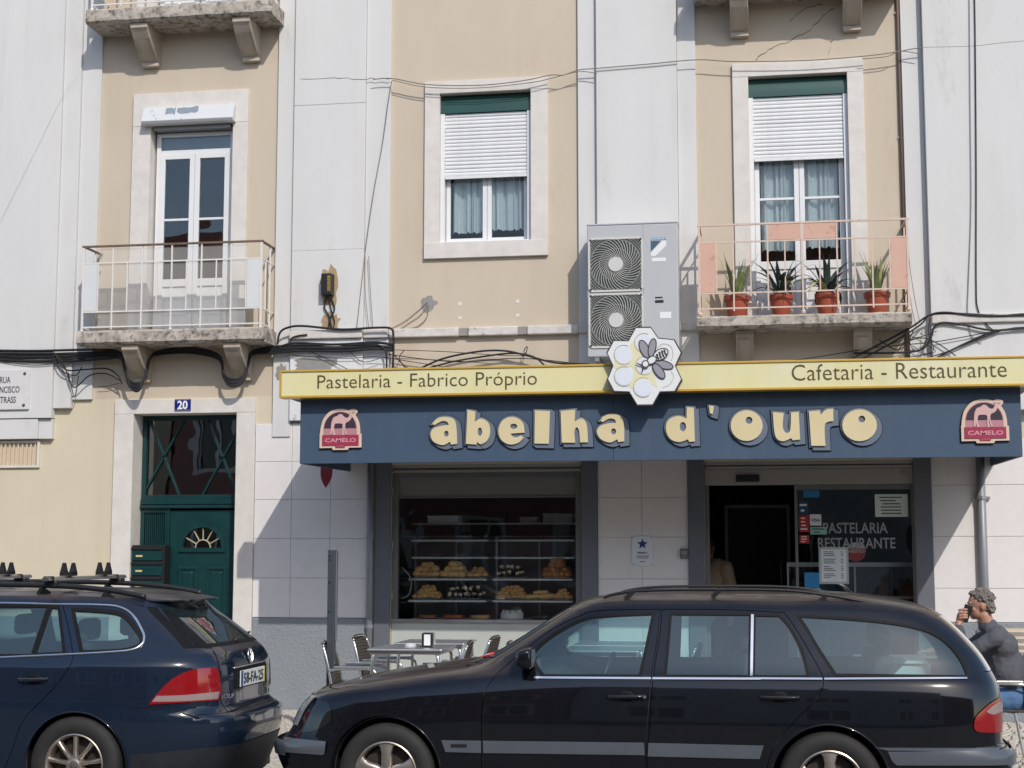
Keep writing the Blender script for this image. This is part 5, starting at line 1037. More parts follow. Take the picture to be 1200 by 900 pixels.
wires('patch_wires', 'three thin wires coming out of the mortar patch under the middle window', 'cable', [([(501, 354), (490, 364), (475, 376), (460, 384)], -0.015, 0.004), ([(502, 356), (493, 369), (480, 378), (468, 386)], -0.015, 0.004), ([(502, 358), (500, 372), (490, 382), (475, 386)], -0.015, 0.005)], CLW)
wires('slack_line', 'faint slack line crossing the far left white wall', 'cable', [([(-5, 270), (40, 180), (75, 110), (98, 80)], -0.13, 0.0014)], mat('pale_line', (0.42, 0.42, 0.43), 0.7))
# ================================================================== parked cars
class Skin:
    """closed car body: at every height z the plan outline is a super-ellipse of half width w(z), reaching af(z) forward and ar(z) back of xm"""
    def __init__(s, xm, yc, n, w, af, ar, ztop, zc): s.xm, s.yc, s.n, s.w, s.af, s.ar, s.ztop, s.zc = xm, yc, n, spline(w), spline(af), spline(ar), ztop, zc; s.k = (1-0.8**n)**(1/n)
    def A(s, dx, z): return max(1e-3, s.af(z) if dx < 0 else s.ar(z))
    def g(s, x, y, z):
        if z >= s.ztop: return 9.0
        dx = x-s.xm; return (abs(dx)/s.A(dx, z))**s.n+(abs(y-s.yc)/max(1e-3, s.w(z)))**s.n
    def half(s, x, z):
        dx = x-s.xm; q = 1-(abs(dx)/s.A(dx, z))**s.n
        return s.w(z)*max(q, 1e-4)**(1/s.n)
    def end(s, eta, z, e):
        r = (1-abs(eta)**s.n)**(1/s.n); return (s.xm-s.af(z)*r if e < 0 else s.xm+s.ar(z)*r, s.yc+eta*s.w(z), z)
    def top(s, x, y):
        a, b = s.zc-0.25, s.ztop
        for _ in range(30):
            m = (a+b)/2
            if s.g(x, y, m) < 1: a = m
            else: b = m
        return a
    def normal(s, p):
        x, y, z = p; h = 0.004; f = s.g
        v = Vector((f(x+h, y, z)-f(x-h, y, z), f(x, y+h, z)-f(x, y-h, z), f(x, y, z+h)-f(x, y, z-h)))
        return v.normalized() if v.length > 1e-9 else Vector((0, 0, 1))
    def hit(s, u, v):
        best = (1e9, None); N = 260
        def P(i):
            Y = s.yc-1.1+2.2*i/N; X, Z = at(u, v, Y); return (X, Y, Z)
        for i in range(N):
            p = P(i); gv = s.g(*p)
            if gv < best[0]: best = (gv, p)
            if gv < 1:
                a, b = i-1, i
                for _ in range(24):
                    m = (a+b)/2
                    if s.g(*P(m)) < 1: b = m
                    else: a = m
                return P(b)
        return best[1]     # grazes past: the nearest point of the outline
def resample(P, d):
    out = []
    for i in range(len(P)):
        a, b = Vector(P[i]), Vector(P[(i+1) % len(P)]); n = max(1, int((b-a).length/d))
        out += [tuple(a.lerp(b, k/n)) for k in range(n)]
    return out
class Car:
    def __init__(s, sk, root): s.k = sk; s.root = root; s.o = Vector(root.location)
    def emit(s, name, vs, fs, mat_, parent, nrm=None, smooth=True):
        me = bpy.data.meshes.new(name); me.from_pydata([tuple(Vector(v)-s.o) for v in vs], [], fs); me.materials.append(mat_)
        me.polygons.foreach_set('use_smooth', [smooth]*len(me.polygons)); me.update()
        if nrm: me.normals_split_custom_set_from_vertices([tuple(n) for n in nrm])
        return link(name, me, parent or s.root)
    def px(s, pts, o=(0, 0), sc=1.0, n=5):
        """photo outline -> side chart (x, z)"""
        Q = [(o[0]+p[0]/sc, o[1]+p[1]/sc)+(('c',) if len(p) == 3 else ()) for p in pts]
        return [(h[0], h[2]) for h in (s.k.hit(u, v) for u, v in cr(Q, True, n))]
    def pxr(s, pts, o=(0, 0), sc=1.0, n=5):
        """photo outline -> rear chart (y, z)"""
        Q = [(o[0]+p[0]/sc, o[1]+p[1]/sc)+(('c',) if len(p) == 3 else ()) for p in pts]
        return [(h[1], h[2]) for h in (s.k.hit(u, v) for u, v in cr(Q, True, n))]
    def side(s, name, poly, holes=(), mat_=None, parent=None, grid=0.05, off=0.0, far=False, flat=False):
        poly = resample(poly, grid); holes = [resample(h, grid) for h in holes]
        vs, fs = tri2d(poly, holes, grid); sg = 1 if far else -1; V = []; N = []
        for x, z in vs:
            p = Vector((x, s.k.yc+sg*s.k.half(x, z), z)); n = s.k.normal(p); V.append(p+n*off); N.append(n)
        return s.emit(name, V, [f[::-1] for f in fs] if far else fs, mat_, parent, N)
    def rear(s, name, poly, holes=(), mat_=None, parent=None, grid=0.05, off=0.0, e=1):
        poly = resample(poly, grid); holes = [resample(h, grid) for h in holes]; vs, fs = tri2d(poly, holes, grid); V = []; N = []
        for y, z in vs:
            p = Vector(s.k.end(max(-0.985, min(0.985, (y-s.k.yc)/s.k.w(z))), z, e)); n = s.k.normal(p); V.append(p+n*off); N.append(n)
        return s.emit(name, V, fs, mat_, parent, N)
    def band(s, name, e, z0, z1, mat_, parent=None, nz=10, e0=-0.8, e1=0.8, ne=28, off=0.0):
        vs = []; N = []
        for j in range(nz+1):
            z = z0+(z1-z0)*j/nz
            for i in range(ne+1):
                p = Vector(s.k.end(e0+(e1-e0)*i/ne, z, e)); n = s.k.normal(p); vs.append(p+n*off); N.append(n)
        w_ = ne+1; fs = [(j*w_+i, j*w_+i+1, (j+1)*w_+i+1, (j+1)*w_+i) for j in range(nz) for i in range(ne)]
        return s.emit(name, vs, fs if e > 0 else [f[::-1] for f in fs], mat_, parent, N)
    def roof(s, name, mat_, parent=None, off=0.0):
        vs = []; N = []; nx, ny = 48, 20; k = s.k; a = k.xm-k.af(k.zc); b = k.xm+k.ar(k.zc)
        for i in range(nx+1):
            x = (a+b)/2-(b-a)/2*math.cos(math.pi*i/nx)*0.99995; h = k.half(x, k.zc)
            for j in range(ny+1):
                y = k.yc+h*math.sin(math.pi*(j/ny-0.5)); z = k.zc if j in (0, ny) or i in (0, nx) else max(k.zc, k.top(x, y)); p = Vector((x, y, z)); n = k.normal(p); vs.append(p+n*off); N.append(n)
        w_ = ny+1; return s.emit(name, vs, [(i*w_+j, (i+1)*w_+j, (i+1)*w_+j+1, i*w_+j+1) for i in range(nx) for j in range(ny)], mat_, parent, N)
    def pt(s, u, v, off=0.0):
        p = Vector(s.k.hit(u, v)); return p+s.k.normal(p)*off
    def g(s, g, name, mat_, parent=None, **kw):
        g.v = [tuple(Vector(v)-s.o) for v in g.v]; return g.obj(name, mat_, parent or s.root, **kw)
def arc_poly(cx, cz, r, zb, n=26):
    """wheel-arch cut-out: round above, straight down to below the sill"""
    return [(cx-r, zb), (cx+r, zb)]+[(cx+r*math.cos(math.pi*i/n), cz+r*math.sin(math.pi*i/n)) for i in range(n+1)]
TYRE = mat('tyre_rubber', (0.013, 0.013, 0.013), 0.75, col2=(0.024, 0.022, 0.02), scale=12, bump=0.0006, bscale=200); RIM = mat('dusty_alloy', (0.52, 0.47, 0.42), 0.35, 0.85, col2=(0.42, 0.36, 0.30), scale=18, amt=0.5); BRK = mat('brake_dark', (0.05, 0.04, 0.035), 0.6, 0.4)
def wheel(car, x, z, ny, R=0.325, rim=0.215, spokes=9, kind='thin', side=-1, cap=None):
    """side -1: outer face towards the street"""
    y = car.k.yc+side*ny; w_ = empty('wheel', car.root, tuple(Vector((x, y, z))-car.o)); s = side
    def L(prof): return [(r, h*s) for r, h in prof]
    G().lathe(L([(rim, 0.01), (rim+0.012, 0.02), (rim+0.05, 0.026), (R-0.03, 0.02), (R-0.012, 0.006), (R, -0.02), (R, -0.16), (R-0.02, -0.19), (rim, -0.19)]), axis='y', n=56).obj('tyre', TYRE, w_, smooth=40)
    G().lathe(L([(rim+0.004, 0.012), (rim-0.004, 0.016), (rim-0.012, 0.008), (rim-0.022, -0.03), (rim-0.03, -0.15)]), axis='y', n=48).obj('rim', RIM, w_, smooth=40)
    G().lathe(L([(0.0, -0.06), (rim-0.035, -0.06), (rim-0.03, -0.10)]), axis='y', n=32).obj('brake_disc', BRK, w_)
    for i in range(spokes):
        a = 2*math.pi*i/spokes+math.pi/2; d = Vector((math.cos(a), 0, math.sin(a))); t = Vector((-math.sin(a), 0, math.cos(a))); Y = Vector((0, s, 0)); V = []
        prof = ((0.045, 0.016, 0.0), (0.10, 0.013, 0.004), (0.16, 0.014, 0.0), (rim-0.008, 0.020, -0.002)) if kind == 'thin' else ((0.03, 0.024, 0.002), (0.075, 0.034, 0.006), (0.13, 0.030, 0.008), (0.17, 0.040, 0.004), (rim-0.006, 0.074, -0.002))
        for r, hw, h in prof:
            V += [d*r-t*hw*1.15+Y*(h-0.028), d*r-t*hw+Y*(h-0.004), d*r-t*hw*0.5+Y*(h+0.005), d*r+t*hw*0.5+Y*(h+0.005), d*r+t*hw+Y*(h-0.004), d*r+t*hw*1.15+Y*(h-0.028)]
        F = [(6*q+j, 6*q+j+1, 6*q+j+7, 6*q+j+6) for q in range(len(prof)-1) for j in range(5)]
        G().add(V, F).obj('spoke', RIM, w_, smooth=50)
    G().lathe(L([(0, 0.012), (0.028, 0.012), (0.036, 0.006), (0.06, 0.002), (0.066, -0.03)]), axis='y', n=28).obj('hub', RIM, w_, smooth=40)
    for i in range(5):
        a = 2*math.pi*(i+0.5)/5+math.pi/2; G().lathe(L([(0, -0.002), (0.009, -0.002), (0.011, 0.003), (0.013, 0.003)]), (0.05*math.cos(a), 0, 0.05*math.sin(a)), 'y', 8).obj('bolt', BRK, w_)
    if cap: cap(w_, s)
def star_cap(w_, s):
    for i in range(3):
        a = math.pi/2+2*math.pi*i/3; G().bar((0, s*0.013, 0), (0.024*math.cos(a), s*0.013, 0.024*math.sin(a)), 0.004, 0.004).obj('cap_star', BRK, w_)
def vw_mark(place, R, par, m, add):
    """ring with a V over a W"""
    ring = [(R*math.cos(2*math.pi*i/32), R*math.sin(2*math.pi*i/32)) for i in range(33)]
    for L in (ring, [(-0.45*R, 0.86*R), (0, 0.08*R), (0.45*R, 0.86*R)], [(-0.88*R, 0.42*R), (-0.42*R, -0.86*R), (0, -0.02*R), (0.42*R, -0.86*R), (0.88*R, 0.42*R)]): add(L, place, par, m)
def vw_cap(w_, s):
    vw_mark(None, 0.026, w_, BRK, lambda L, pl, par, m: G().tube([(x, s*0.013, z) for x, z in L], 0.0022, 4).obj('cap_emblem', m, par))
def arch_liner(car, x, z, r, y_in=0.55):
    for sg in (-1, 1):
        yo = car.k.yc+sg*(car.k.w(0.4)-0.012); yi = car.k.yc+sg*y_in; g = G(); n = 24
        v = [(x+(r+0.012)*math.cos(math.pi*(i/n*1.2-0.1)), y, z+(r+0.012)*math.sin(math.pi*(i/n*1.2-0.1))) for y in (yo, yi) for i in range(n+1)]
        g.add(v, [(i, i+1, n+2+i, n+1+i) for i in range(n)]); g.add([v[n+1+i] for i in range(n+1)], [tuple(range(n+1))]); car.g(g, 'wheel_arch_liner', BLACK)
CABIN = mat('cabin_trim', (0.03, 0.031, 0.034), 0.75); SEATM = mat('seat_fabric', (0.055, 0.055, 0.06), 0.85, col2=(0.04, 0.04, 0.045), scale=30)
def seat(car, x, y, zb, face=-1, bench=0.5):
    """rounded cushion, backrest and headrest; face -1 looks towards -X"""
    t = empty('seat', car.root, tuple(Vector((x, y, zb))-car.o)); f = face
    G().box(-0.25, 0.25, -bench/2, bench/2, 0.22, 0.38).obj('cushion', SEATM, t, bevel=0.05)
    b = -f; G().add([(b*(0.20+a+tz*0.28), yy, 0.34+tz*0.60) for tz in (0, 1) for a in (0, 0.11) for yy in (-bench/2, bench/2)], [(0, 1, 3, 2), (4, 6, 7, 5), (0, 4, 5, 1), (2, 3, 7, 6), (0, 2, 6, 4), (1, 5, 7, 3)]).obj('backrest', SEATM, t, bevel=0.04)
    for yy in ((0,) if bench < 0.8 else (-0.36, 0.36)): G().box(b*0.52-0.045, b*0.52+0.045, yy-0.13, yy+0.13, 0.965, 1.12).obj('headrest', SEATM, t, bevel=0.04)
def tube_px(car, name, pts, rad, mat_, parent=None, off=0.004, closed=False, o=(0, 0), sc=1.0, n=6, sides=6):
    L = [tuple(car.pt(o[0]+p[0]/sc, o[1]+p[1]/sc, off)) for p in cr(pts, closed, n)]
    return car.g(G().tube(L, rad, sides, closed), name, mat_, parent, smooth=True)
def mirror_y(car, o, name=None):
    c_ = o.copy(); COL.objects.link(c_); me = o.data.copy(); yl = car.k.yc-car.o.y
    for v in me.vertices: v.co.y = 2*yl-v.co.y
    me.flip_normals(); c_.data = me; return c_
def far_copy(car, name, poly, holes, mat_, parent=None, **k): return car.side(name, poly, holes, mat_, parent, far=True, **k)
def paint(name, col, col2, dust=0.0, rough=0.14):
    """clear-coated car paint with a film of brown dust where the panel faces up"""
    m = mat(name, col, rough, 0.0, col2=col2, scale=1.5, amt=0.7, coat=1.0, spec=0.2, bump=0.0, rvar=0.05)
    if dust:
        n = m.node_tree.nodes; l = m.node_tree.links; p = n['Principled BSDF']
        src = p.inputs['Base Color'].links[0].from_socket; rs = p.inputs['Roughness'].links[0].from_socket
        ge = n.new('ShaderNodeNewGeometry'); sx = n.new('ShaderNodeSeparateXYZ'); l.new(ge.outputs['Normal'], sx.inputs[0])
        tc = n.new('ShaderNodeTexCoord'); t = n.new('ShaderNodeTexNoise'); t.inputs['Scale'].default_value = 4; t.inputs['Detail'].default_value = 8; l.new(tc.outputs['Object'], t.inputs['Vector'])
        mr = n.new('ShaderNodeMapRange'); mr.inputs[1].default_value = 0.62; mr.inputs[2].default_value = 1.0; mr.inputs[4].default_value = dust*1.6; l.new(sx.outputs[2], mr.inputs[0])
        mu = n.new('ShaderNodeMath'); mu.operation = 'MULTIPLY'; mu.use_clamp = True; l.new(mr.outputs[0], mu.inputs[0]); l.new(t.outputs[0], mu.inputs[1])
        t2 = n.new('ShaderNodeTexNoise'); t2.inputs['Scale'].default_value = 2.2; t2.inputs['Detail'].default_value = 9; t2.inputs['Roughness'].default_value = 0.7; l.new(tc.outputs['Object'], t2.inputs['Vector'])
        m2 = n.new('ShaderNodeMapRange'); m2.inputs[1].default_value = 0.5; m2.inputs[2].default_value = 0.75; m2.inputs[4].default_value = dust*0.035; l.new(t2.outputs[0], m2.inputs[0])
        ad = n.new('ShaderNodeMath'); ad.operation = 'ADD'; ad.use_clamp = True; l.new(mu.outputs[0], ad.inputs[0]); l.new(m2.outputs[0], ad.inputs[1])
        x = n.new('ShaderNodeMix'); x.data_type = 'RGBA'; l.new(ad.outputs[0], x.inputs[0]); l.new(src, x.inputs[6]); x.inputs[7].default_value = (0.14, 0.105, 0.085, 1); l.new(x.outputs[2], p.inputs['Base Color'])
        r = n.new('ShaderNodeMath'); r.operation = 'ADD'; r.use_clamp = True; m3 = n.new('ShaderNodeMath'); m3.operation = 'MULTIPLY'; m3.inputs[1].default_value = 0.9; l.new(ad.outputs[0], m3.inputs[0]); l.new(m3.outputs[0], r.inputs[0]); l.new(rs, r.inputs[1]); l.new(r.outputs[0], p.inputs['Roughness'])
        cw = n.new('ShaderNodeMath'); cw.operation = 'SUBTRACT'; cw.use_clamp = True; cw.inputs[0].default_value = 1.0; m4 = n.new('ShaderNodeMath'); m4.operation = 'MULTIPLY'; m4.inputs[1].default_value = 1.5; l.new(ad.outputs[0], m4.inputs[0]); l.new(m4.outputs[0], cw.inputs[1]); l.new(cw.outputs[0], p.inputs['Coat Weight'])
    return m
CHROME = mat('chrome', (0.85, 0.85, 0.85), 0.22, 1.0); SEAL = mat('window_rubber', (0.006, 0.006, 0.007), 0.6, spec=0.2)
CGLASS = glass('car_glass', (0.68, 0.90, 0.90), 1.5, film=0.055); REDL = mat('tail_light_red', (0.26, 0.004, 0.007), 0.10, coat=1.0); CLEARL = mat('tail_light_clear', (0.30, 0.22, 0.21), 0.2, coat=1.0); GREYT = mat('grey_bumper_strip', (0.09, 0.10, 0.12), 0.35, coat=0.3, col2=(0.075, 0.085, 0.10), scale=4)

# ------------------------------------------------------------------ black estate car
BP = paint('black_paint', (0.0035, 0.004, 0.006), (0.005, 0.006, 0.009), 0.5)
mk = Skin(-0.20, -5.9, 6, [(-0.05, 0.80), (0.12, 0.855), (0.30, 0.89), (0.47, 0.90), (0.62, 0.902), (0.76, 0.892), (0.86, 0.872), (0.905, 0.855), (0.935, 0.835), (1.10, 0.755), (1.28, 0.665), (1.36, 0.615), (1.40, 0.56), (1.43, 0.44), (1.447, 0.22), (1.452, 0.02)],
          [(-0.05, 2.85), (0.15, 3.0), (0.36, 3.10), (0.43, 3.11), (0.47, 3.04), (0.52, 3.0), (0.66, 2.93), (0.76, 2.83), (0.80, 2.72), (0.86, 2.42), (0.92, 2.03), (0.965, 1.75), (0.99, 1.68), (1.02, 1.62), (1.20, 1.32), (1.35, 1.07), (1.39, 0.98), (1.42, 0.8), (1.445, 0.45), (1.452, 0.2)],
          [(-0.05, 1.66), (0.30, 1.75), (0.45, 1.77), (0.48, 1.74), (0.51, 1.70), (0.76, 1.705), (0.86, 1.69), (0.95, 1.655), (1.05, 1.60), (1.15, 1.52), (1.24, 1.435), (1.32, 1.335), (1.36, 1.24), (1.40, 1.05), (1.43, 0.8), (1.446, 0.45), (1.452, 0.2)], 1.453, 1.365)
MC = Car(mk, thing('estate_car', 'black estate car with dusty roof parked in front of the shop', 'car', (-0.85, -5.9, RD)))
OB, OC, OD = ((320, 680), 3.529), ((560, 680), 3.529), ((880, 680), 3.75)
c = 'c'
def limits(k, e, zs): return [((k.xm-k.af(z)*k.k) if e < 0 else (k.xm+k.ar(z)*k.k), z) for z in zs]
zz = [0.12+i*(mk.zc-0.12)/60 for i in range(61)]
sideP = limits(mk, -1, zz)[::-1]+limits(mk, 1, zz)
xF, xR, zW = -2.43, 0.40, 0.275
archF, archR = arc_poly(xF, zW, 0.365, 0.02), arc_poly(xR, zW, 0.365, 0.02)
def cut(poly, arches):
    """body outline with the wheel arches notched out of its bottom edge (bottom runs front to back as the closing edge)"""
    zb = poly[0][1]
    return poly
fdoor = MC.px([(565, 925, c), (564, 866), (567, 815), (584, 788, c), (612, 764), (645, 739), (679, 722), (702, 715.5), (774, 714, c), (770, 748), (763, 795), (758, 860), (755, 925, c)])
rdoor = MC.px([(776.5, 714, c), (850, 714.5), (919, 718, c), (930, 733), (946.5, 760), (962, 788), (965, 801), (957, 819), (933, 843), (913, 866), (903, 885), (898, 905), (896, 925, c), (757.5, 925, c), (760.5, 860), (765.5, 795), (772.5, 748)])
gl_f = MC.px([(238, 300), (290, 247), (350, 207), (430, 167), (520, 150), (722, 140, c), (668, 393, c), (275, 392, c), (245, 350)], *OC)
gl_r = MC.px([(800, 141, c), (1124, 143, c), (1120, 395, c), (778, 393, c)], *OC)
gl_q = MC.px([(18, 156, c), (122, 157, c), (165, 205), (220, 310), (248, 420, c), (15, 420, c)], *OD)
gl_3 = MC.px([(212, 160, c), (450, 174), (650, 196), (780, 228), (860, 278), (915, 342), (945, 405), (940, 420, c), (375, 413, c), (300, 300), (245, 205)], *OD)
sill = 0.12
bodyP = sideP
def body(car, nm, far):
    car.side(nm, bodyP, [grow(fdoor, 0.0025), grow(rdoor, 0.0025), gl_3, archF_, archR_], BP, far=far)
archF_ = arc_poly(xF, zW, 0.365, 0.02); archR_ = arc_poly(xR, zW, 0.365, 0.02)
# doors reach down to just above the sill
lo = lambda P: [(x, max(z, 0.17)) for x, z in P]
fdoor, rdoor = lo(fdoor), lo(rdoor)
for far in (False, True):
    body(MC, 'body_side', far)
    for nm, P, gls in (('front_door', fdoor, [gl_f]), ('rear_door', rdoor, [gl_r, gl_q])):
        hs_ = gls if nm == 'front_door' else gls+[]
        P2 = grow(P, -0.002)
        if nm == 'rear_door':   # the arch bites into the door's lower rear corner
            P2 = [p for p in P2 if (p[0]-xR)**2+(p[1]-zW)**2 > 0.37**2 or p[1] < 0.0]
        dr = MC.side(nm, P2, gls, BP, far=far)
        for gq in gls:
            MC.side('window_seal', grow(gq, 0.014), [grow(gq, -0.004)], SEAL, dr, 0.04, 0.0025, far); MC.side('window_glass', gq, [], CGLASS, dr, 0.08, -0.004, far)
        if not far:
            for fs_ in ():
                pass
            DOORM = dr if nm == 'front_door' else None
            if nm == 'front_door': FDm = dr
            else: RDm = dr
    q = MC.side('quarter_glass', gl_3, [], CGLASS, None, 0.08, -0.004, far); MC.side('window_seal', grow(gl_3, 0.014), [grow(gl_3, -0.004)], SEAL, q, 0.04, 0.0025, far)
    MC.side('inner_panel', [(x, z) for x, z in sideP], [grow(gl_f, 0.004), grow(gl_r, 0.004), grow(gl_q, 0.004), grow(gl_3, 0.004), archF_, archR_], CABIN, None, 0.08, -0.035, far)
MC.side('window_pillar', MC.px([(1130, 141, c), (1141, 142, c), (1137, 396, c), (1126, 396, c)], *OC), [], CHROME, RDm, 0.03, 0.004)
# ends, bonnet, screens, roof
MC.band('front_bumper', -1, 0.10, 0.462, BP, nz=12); MC.band('front_panel', -1, 0.465, 0.795, BP, nz=14); hood = MC.band('bonnet', -1, 0.798, 0.972, BP, nz=26)
MC.band('scuttle', -1, 0.974, 1.008, BLACK, nz=4); ws = MC.band('windscreen', -1, 1.012, 1.335, CGLASS, nz=14, e0=-0.77, e1=0.77); MC.band('screen_seal', -1, 1.012, 1.335, SEAL, ws, 14, -0.8, -0.77, 2); MC.band('screen_seal', -1, 1.012, 1.335, SEAL, ws, 14, 0.77, 0.8, 2)
MC.band('screen_header', -1, 1.336, 1.365, BP, nz=3); MC.roof('roof', BP)
MC.band('rear_bumper', 1, 0.10, 0.49, BP, nz=12); MC.band('tailgate', 1, 0.494, 0.955, BP, nz=16); rw_ = MC.band('rear_window', 1, 0.96, 1.30, CGLASS, nz=12, e0=-0.76, e1=0.76); MC.band('screen_seal', 1, 0.96, 1.30, BP, rw_, 12, -0.8, -0.76, 2); MC.band('screen_seal', 1, 0.96, 1.30, BP, rw_, 12, 0.76, 0.8, 2); MC.band('tailgate_top', 1, 1.302, 1.365, BP, nz=4)
# grille, plates and lamps at the unseen ends
MC.band('grille', -1, 0.56, 0.77, CHROME, nz=6, e0=-0.33, e1=0.33, off=0.012)
for sg in (-1, 1):
    for a, b in ((0.40, 0.56), (0.58, 0.76)): MC.band('headlight', -1, 0.55, 0.74, mat('headlight_glass', (0.35, 0.36, 0.37), 0.1, 0.2, coat=1.0), nz=5, e0=min(sg*a, sg*b), e1=max(sg*a, sg*b), ne=6, off=0.01)
MC.band('number_plate', 1, 0.60, 0.71, PAPW, nz=2, e0=-0.29, e1=0.29, off=0.012)
# lamps and trim on the near side (mirrored on the far side)
def both(name, P, m, off, holes=(), grid=0.03, parent=None):
    for far in (False, True): MC.side(name, P, holes, m, parent, grid, off, far)
hl_ = MC.px([(112, 548, c), (150, 508), (200, 500), (238, 520), (232, 590), (165, 625), (86, 632, c)], *OB)
both('headlight_side', hl_, mat('dark_lamp_glass', (0.01, 0.011, 0.013), 0.05, coat=1.0), 0.004)
tl = MC.px([(978, 632), (985, 605), (1010, 575), (1050, 541), (1094, 514, c), (1100, 540, c), (1102, 668, c), (1010, 668), (982, 655)], *OD); tlw = MC.px([(1030, 578, c), (1055, 553), (1088, 530, c), (1098, 545, c), (1100, 575, c), (1060, 590)], *OD)
both('tail_light', tl, REDL, 0.008); both('tail_light_lens', tlw, CLEARL, 0.0105)
both('bumper_strip', [(x if x < 1.36 else mk.xm+mk.ar(z)*mk.k, z) for x, z in MC.px([(602, 752, c), (1090, 752, c), (1092, 812, c), (640, 812, c), (618, 790)], *OD)], GREYT, 0.014); both('bumper_strip_edge', MC.px([(545, 735, c), (1090, 737, c), (1090, 757, c), (602, 748, c)], *OD), GREYT, 0.006)
both('bumper_strip', MC.px([(50, 655, c), (222, 668, c), (216, 716, c), (205, 721, c), (48, 708, c)], *OB), mat('grey_bumper_strip_shiny', (0.085, 0.095, 0.11), 0.25, coat=1.0), 0.014)
MC.band('bumper_strip', 1, 0.39, 0.476, GREYT, nz=3, off=0.014); MC.band('bumper_strip', -1, 0.36, 0.445, GREYT, nz=3, off=0.014)
for nm, P in (('rub_strip', [(22, 662, c), (688, 670, c), (691, 722, c), (24, 713, c)]), ('rub_strip', [(706, 671, c), (1182, 682, c), (1165, 738, c), (703, 727, c)])): both(nm, MC.px(P, *OC), GREYT, 0.013)
both('rub_strip', MC.px([(697, 660, c), (862, 662, c), (862, 713, c), (715, 709, c)], *OB), GREYT, 0.013)
both('trim_badge', MC.px([(737, 676, c), (803, 677, c), (803, 690, c), (737, 689, c)], *OB), BLACK, 0.016)
CHB = lambda P, o, nm='belt_trim': both(nm, MC.px(P, *o), CHROME, 0.006, grid=0.02)
CHB([(232, 399, c), (716, 402, c), (716, 410, c), (232, 407, c)], OC); CHB([(722, 402, c), (1170, 404, c), (1170, 412, c), (722, 410, c)], OC); CHB([(0, 428, c), (314, 430, c), (314, 438, c), (0, 436, c)], OD); CHB([(322, 430, c), (948, 427, c), (950, 435, c), (322, 438, c)], OD)
# door handles and mirrors
def handle(car, par, P0, P1, o, m, key=True):
    a = car.pt(o[0][0]+P0[0]/o[1], o[0][1]+P0[1]/o[1], 0.022); b = car.pt(o[0][0]+P1[0]/o[1], o[0][1]+P1[1]/o[1], 0.022); L = [a+(b-a)*t+Vector((0, 0.024*(1-math.sin(math.pi*min(1, max(0, t*1.0)))**0.35), 0)) for t in (0, .06, .15, .3, .5, .7, .85, .94, 1)]
    h = car.g(G().tube([tuple(p) for p in L], 0.013, 8), 'handle', m, par, smooth=True)
    cx = (a+b)/2; cup = G().ell(tuple(cx+Vector((0, 0.022, 0.002))), (0.055, 0.006, 0.038), 16, 8); car.g(cup, 'handle_cup', SEAL, par, smooth=True)
    if key: car.g(G().lathe([(0, -0.006), (0.010, -0.005), (0.012, 0.0)], tuple(b+Vector((0.004, -0.004, 0))), 'y', 10), 'lock', CHROME, par)
handle(MC, FDm, (538, 487), (688, 484), OC, BP); handle(MC, RDm, (42, 520), (210, 520), OD, BP, False)
def door_mirror(car, par, u, v, w_, h_, body_m, sgn=1):
    p = car.pt(u, v, 0.09); r = Matrix.Rotation(0.15, 3, 'Z')
    car.g(G().add([(p.x+a*w_*q, p.y+b_*0.105, p.z+d_*h_*q) for a, q in ((-1, 0.62), (1, 1.0)) for b_, d_ in ((-1, -1), (1, -1), (1, 1), (-1, 1))], [(3, 2, 1, 0), (4, 5, 6, 7), (0, 1, 5, 4), (1, 2, 6, 5), (2, 3, 7, 6), (3, 0, 4, 7)]), 'mirror_shell', body_m, par, bevel=0.03, smooth=True); car.g(G().box(p.x-0.02, p.x+0.06, p.y+0.06, p.y+0.20, p.z-0.085, p.z-0.045), 'mirror_arm', BLACK, par, bevel=0.01)
    car.g(G().box(p.x+w_+0.001, p.x+w_+0.004, p.y-0.085, p.y+0.085, p.z-h_*0.75, p.z+h_*0.75), 'mirror_glass', CHROME, par)
door_mirror(MC, FDm, 617, 781, 0.062, 0.075, BP)
fm = thing  # far mirror, seen through the cabin
pm_ = MC.pt(617, 781, 0.09); MC.g(G().ell((pm_.x+0.02, 2*mk.yc-pm_.y, pm_.z+0.01), (0.06, 0.10, 0.07), 16, 10), 'mirror_shell', BP, smooth=True)
# roof rails
for sg in (-1, 1):
    L = []
    for u, v in [(520, 70), (560, 56), (640, 44), (760, 38), (1000, 36)]: x, z = at(560+u/3.529, 680+v/3.529, -6.47); L.append((x, 0, z))
    for u, v in [(150, 42), (330, 62), (480, 88), (620, 113)]: x, z = at(880+u/3.75, 680+v/3.75, -6.47); L.append((x, 0, z))
    L = [(x, mk.yc+sg*0.555, z-0.004) for x, y, z in L]; rl = MC.g(G().tube(cr(L, False, 6), 0.010, 8), 'roof_rail', BLACK, smooth=True)
    for i in (2, 4, 6): x, y, z = L[i]; MC.g(G().bar((x-0.05, y, z-0.05), (x+0.0, y, z-0.005), 0.02, 0.03), 'rail_foot', BLACK, rl)
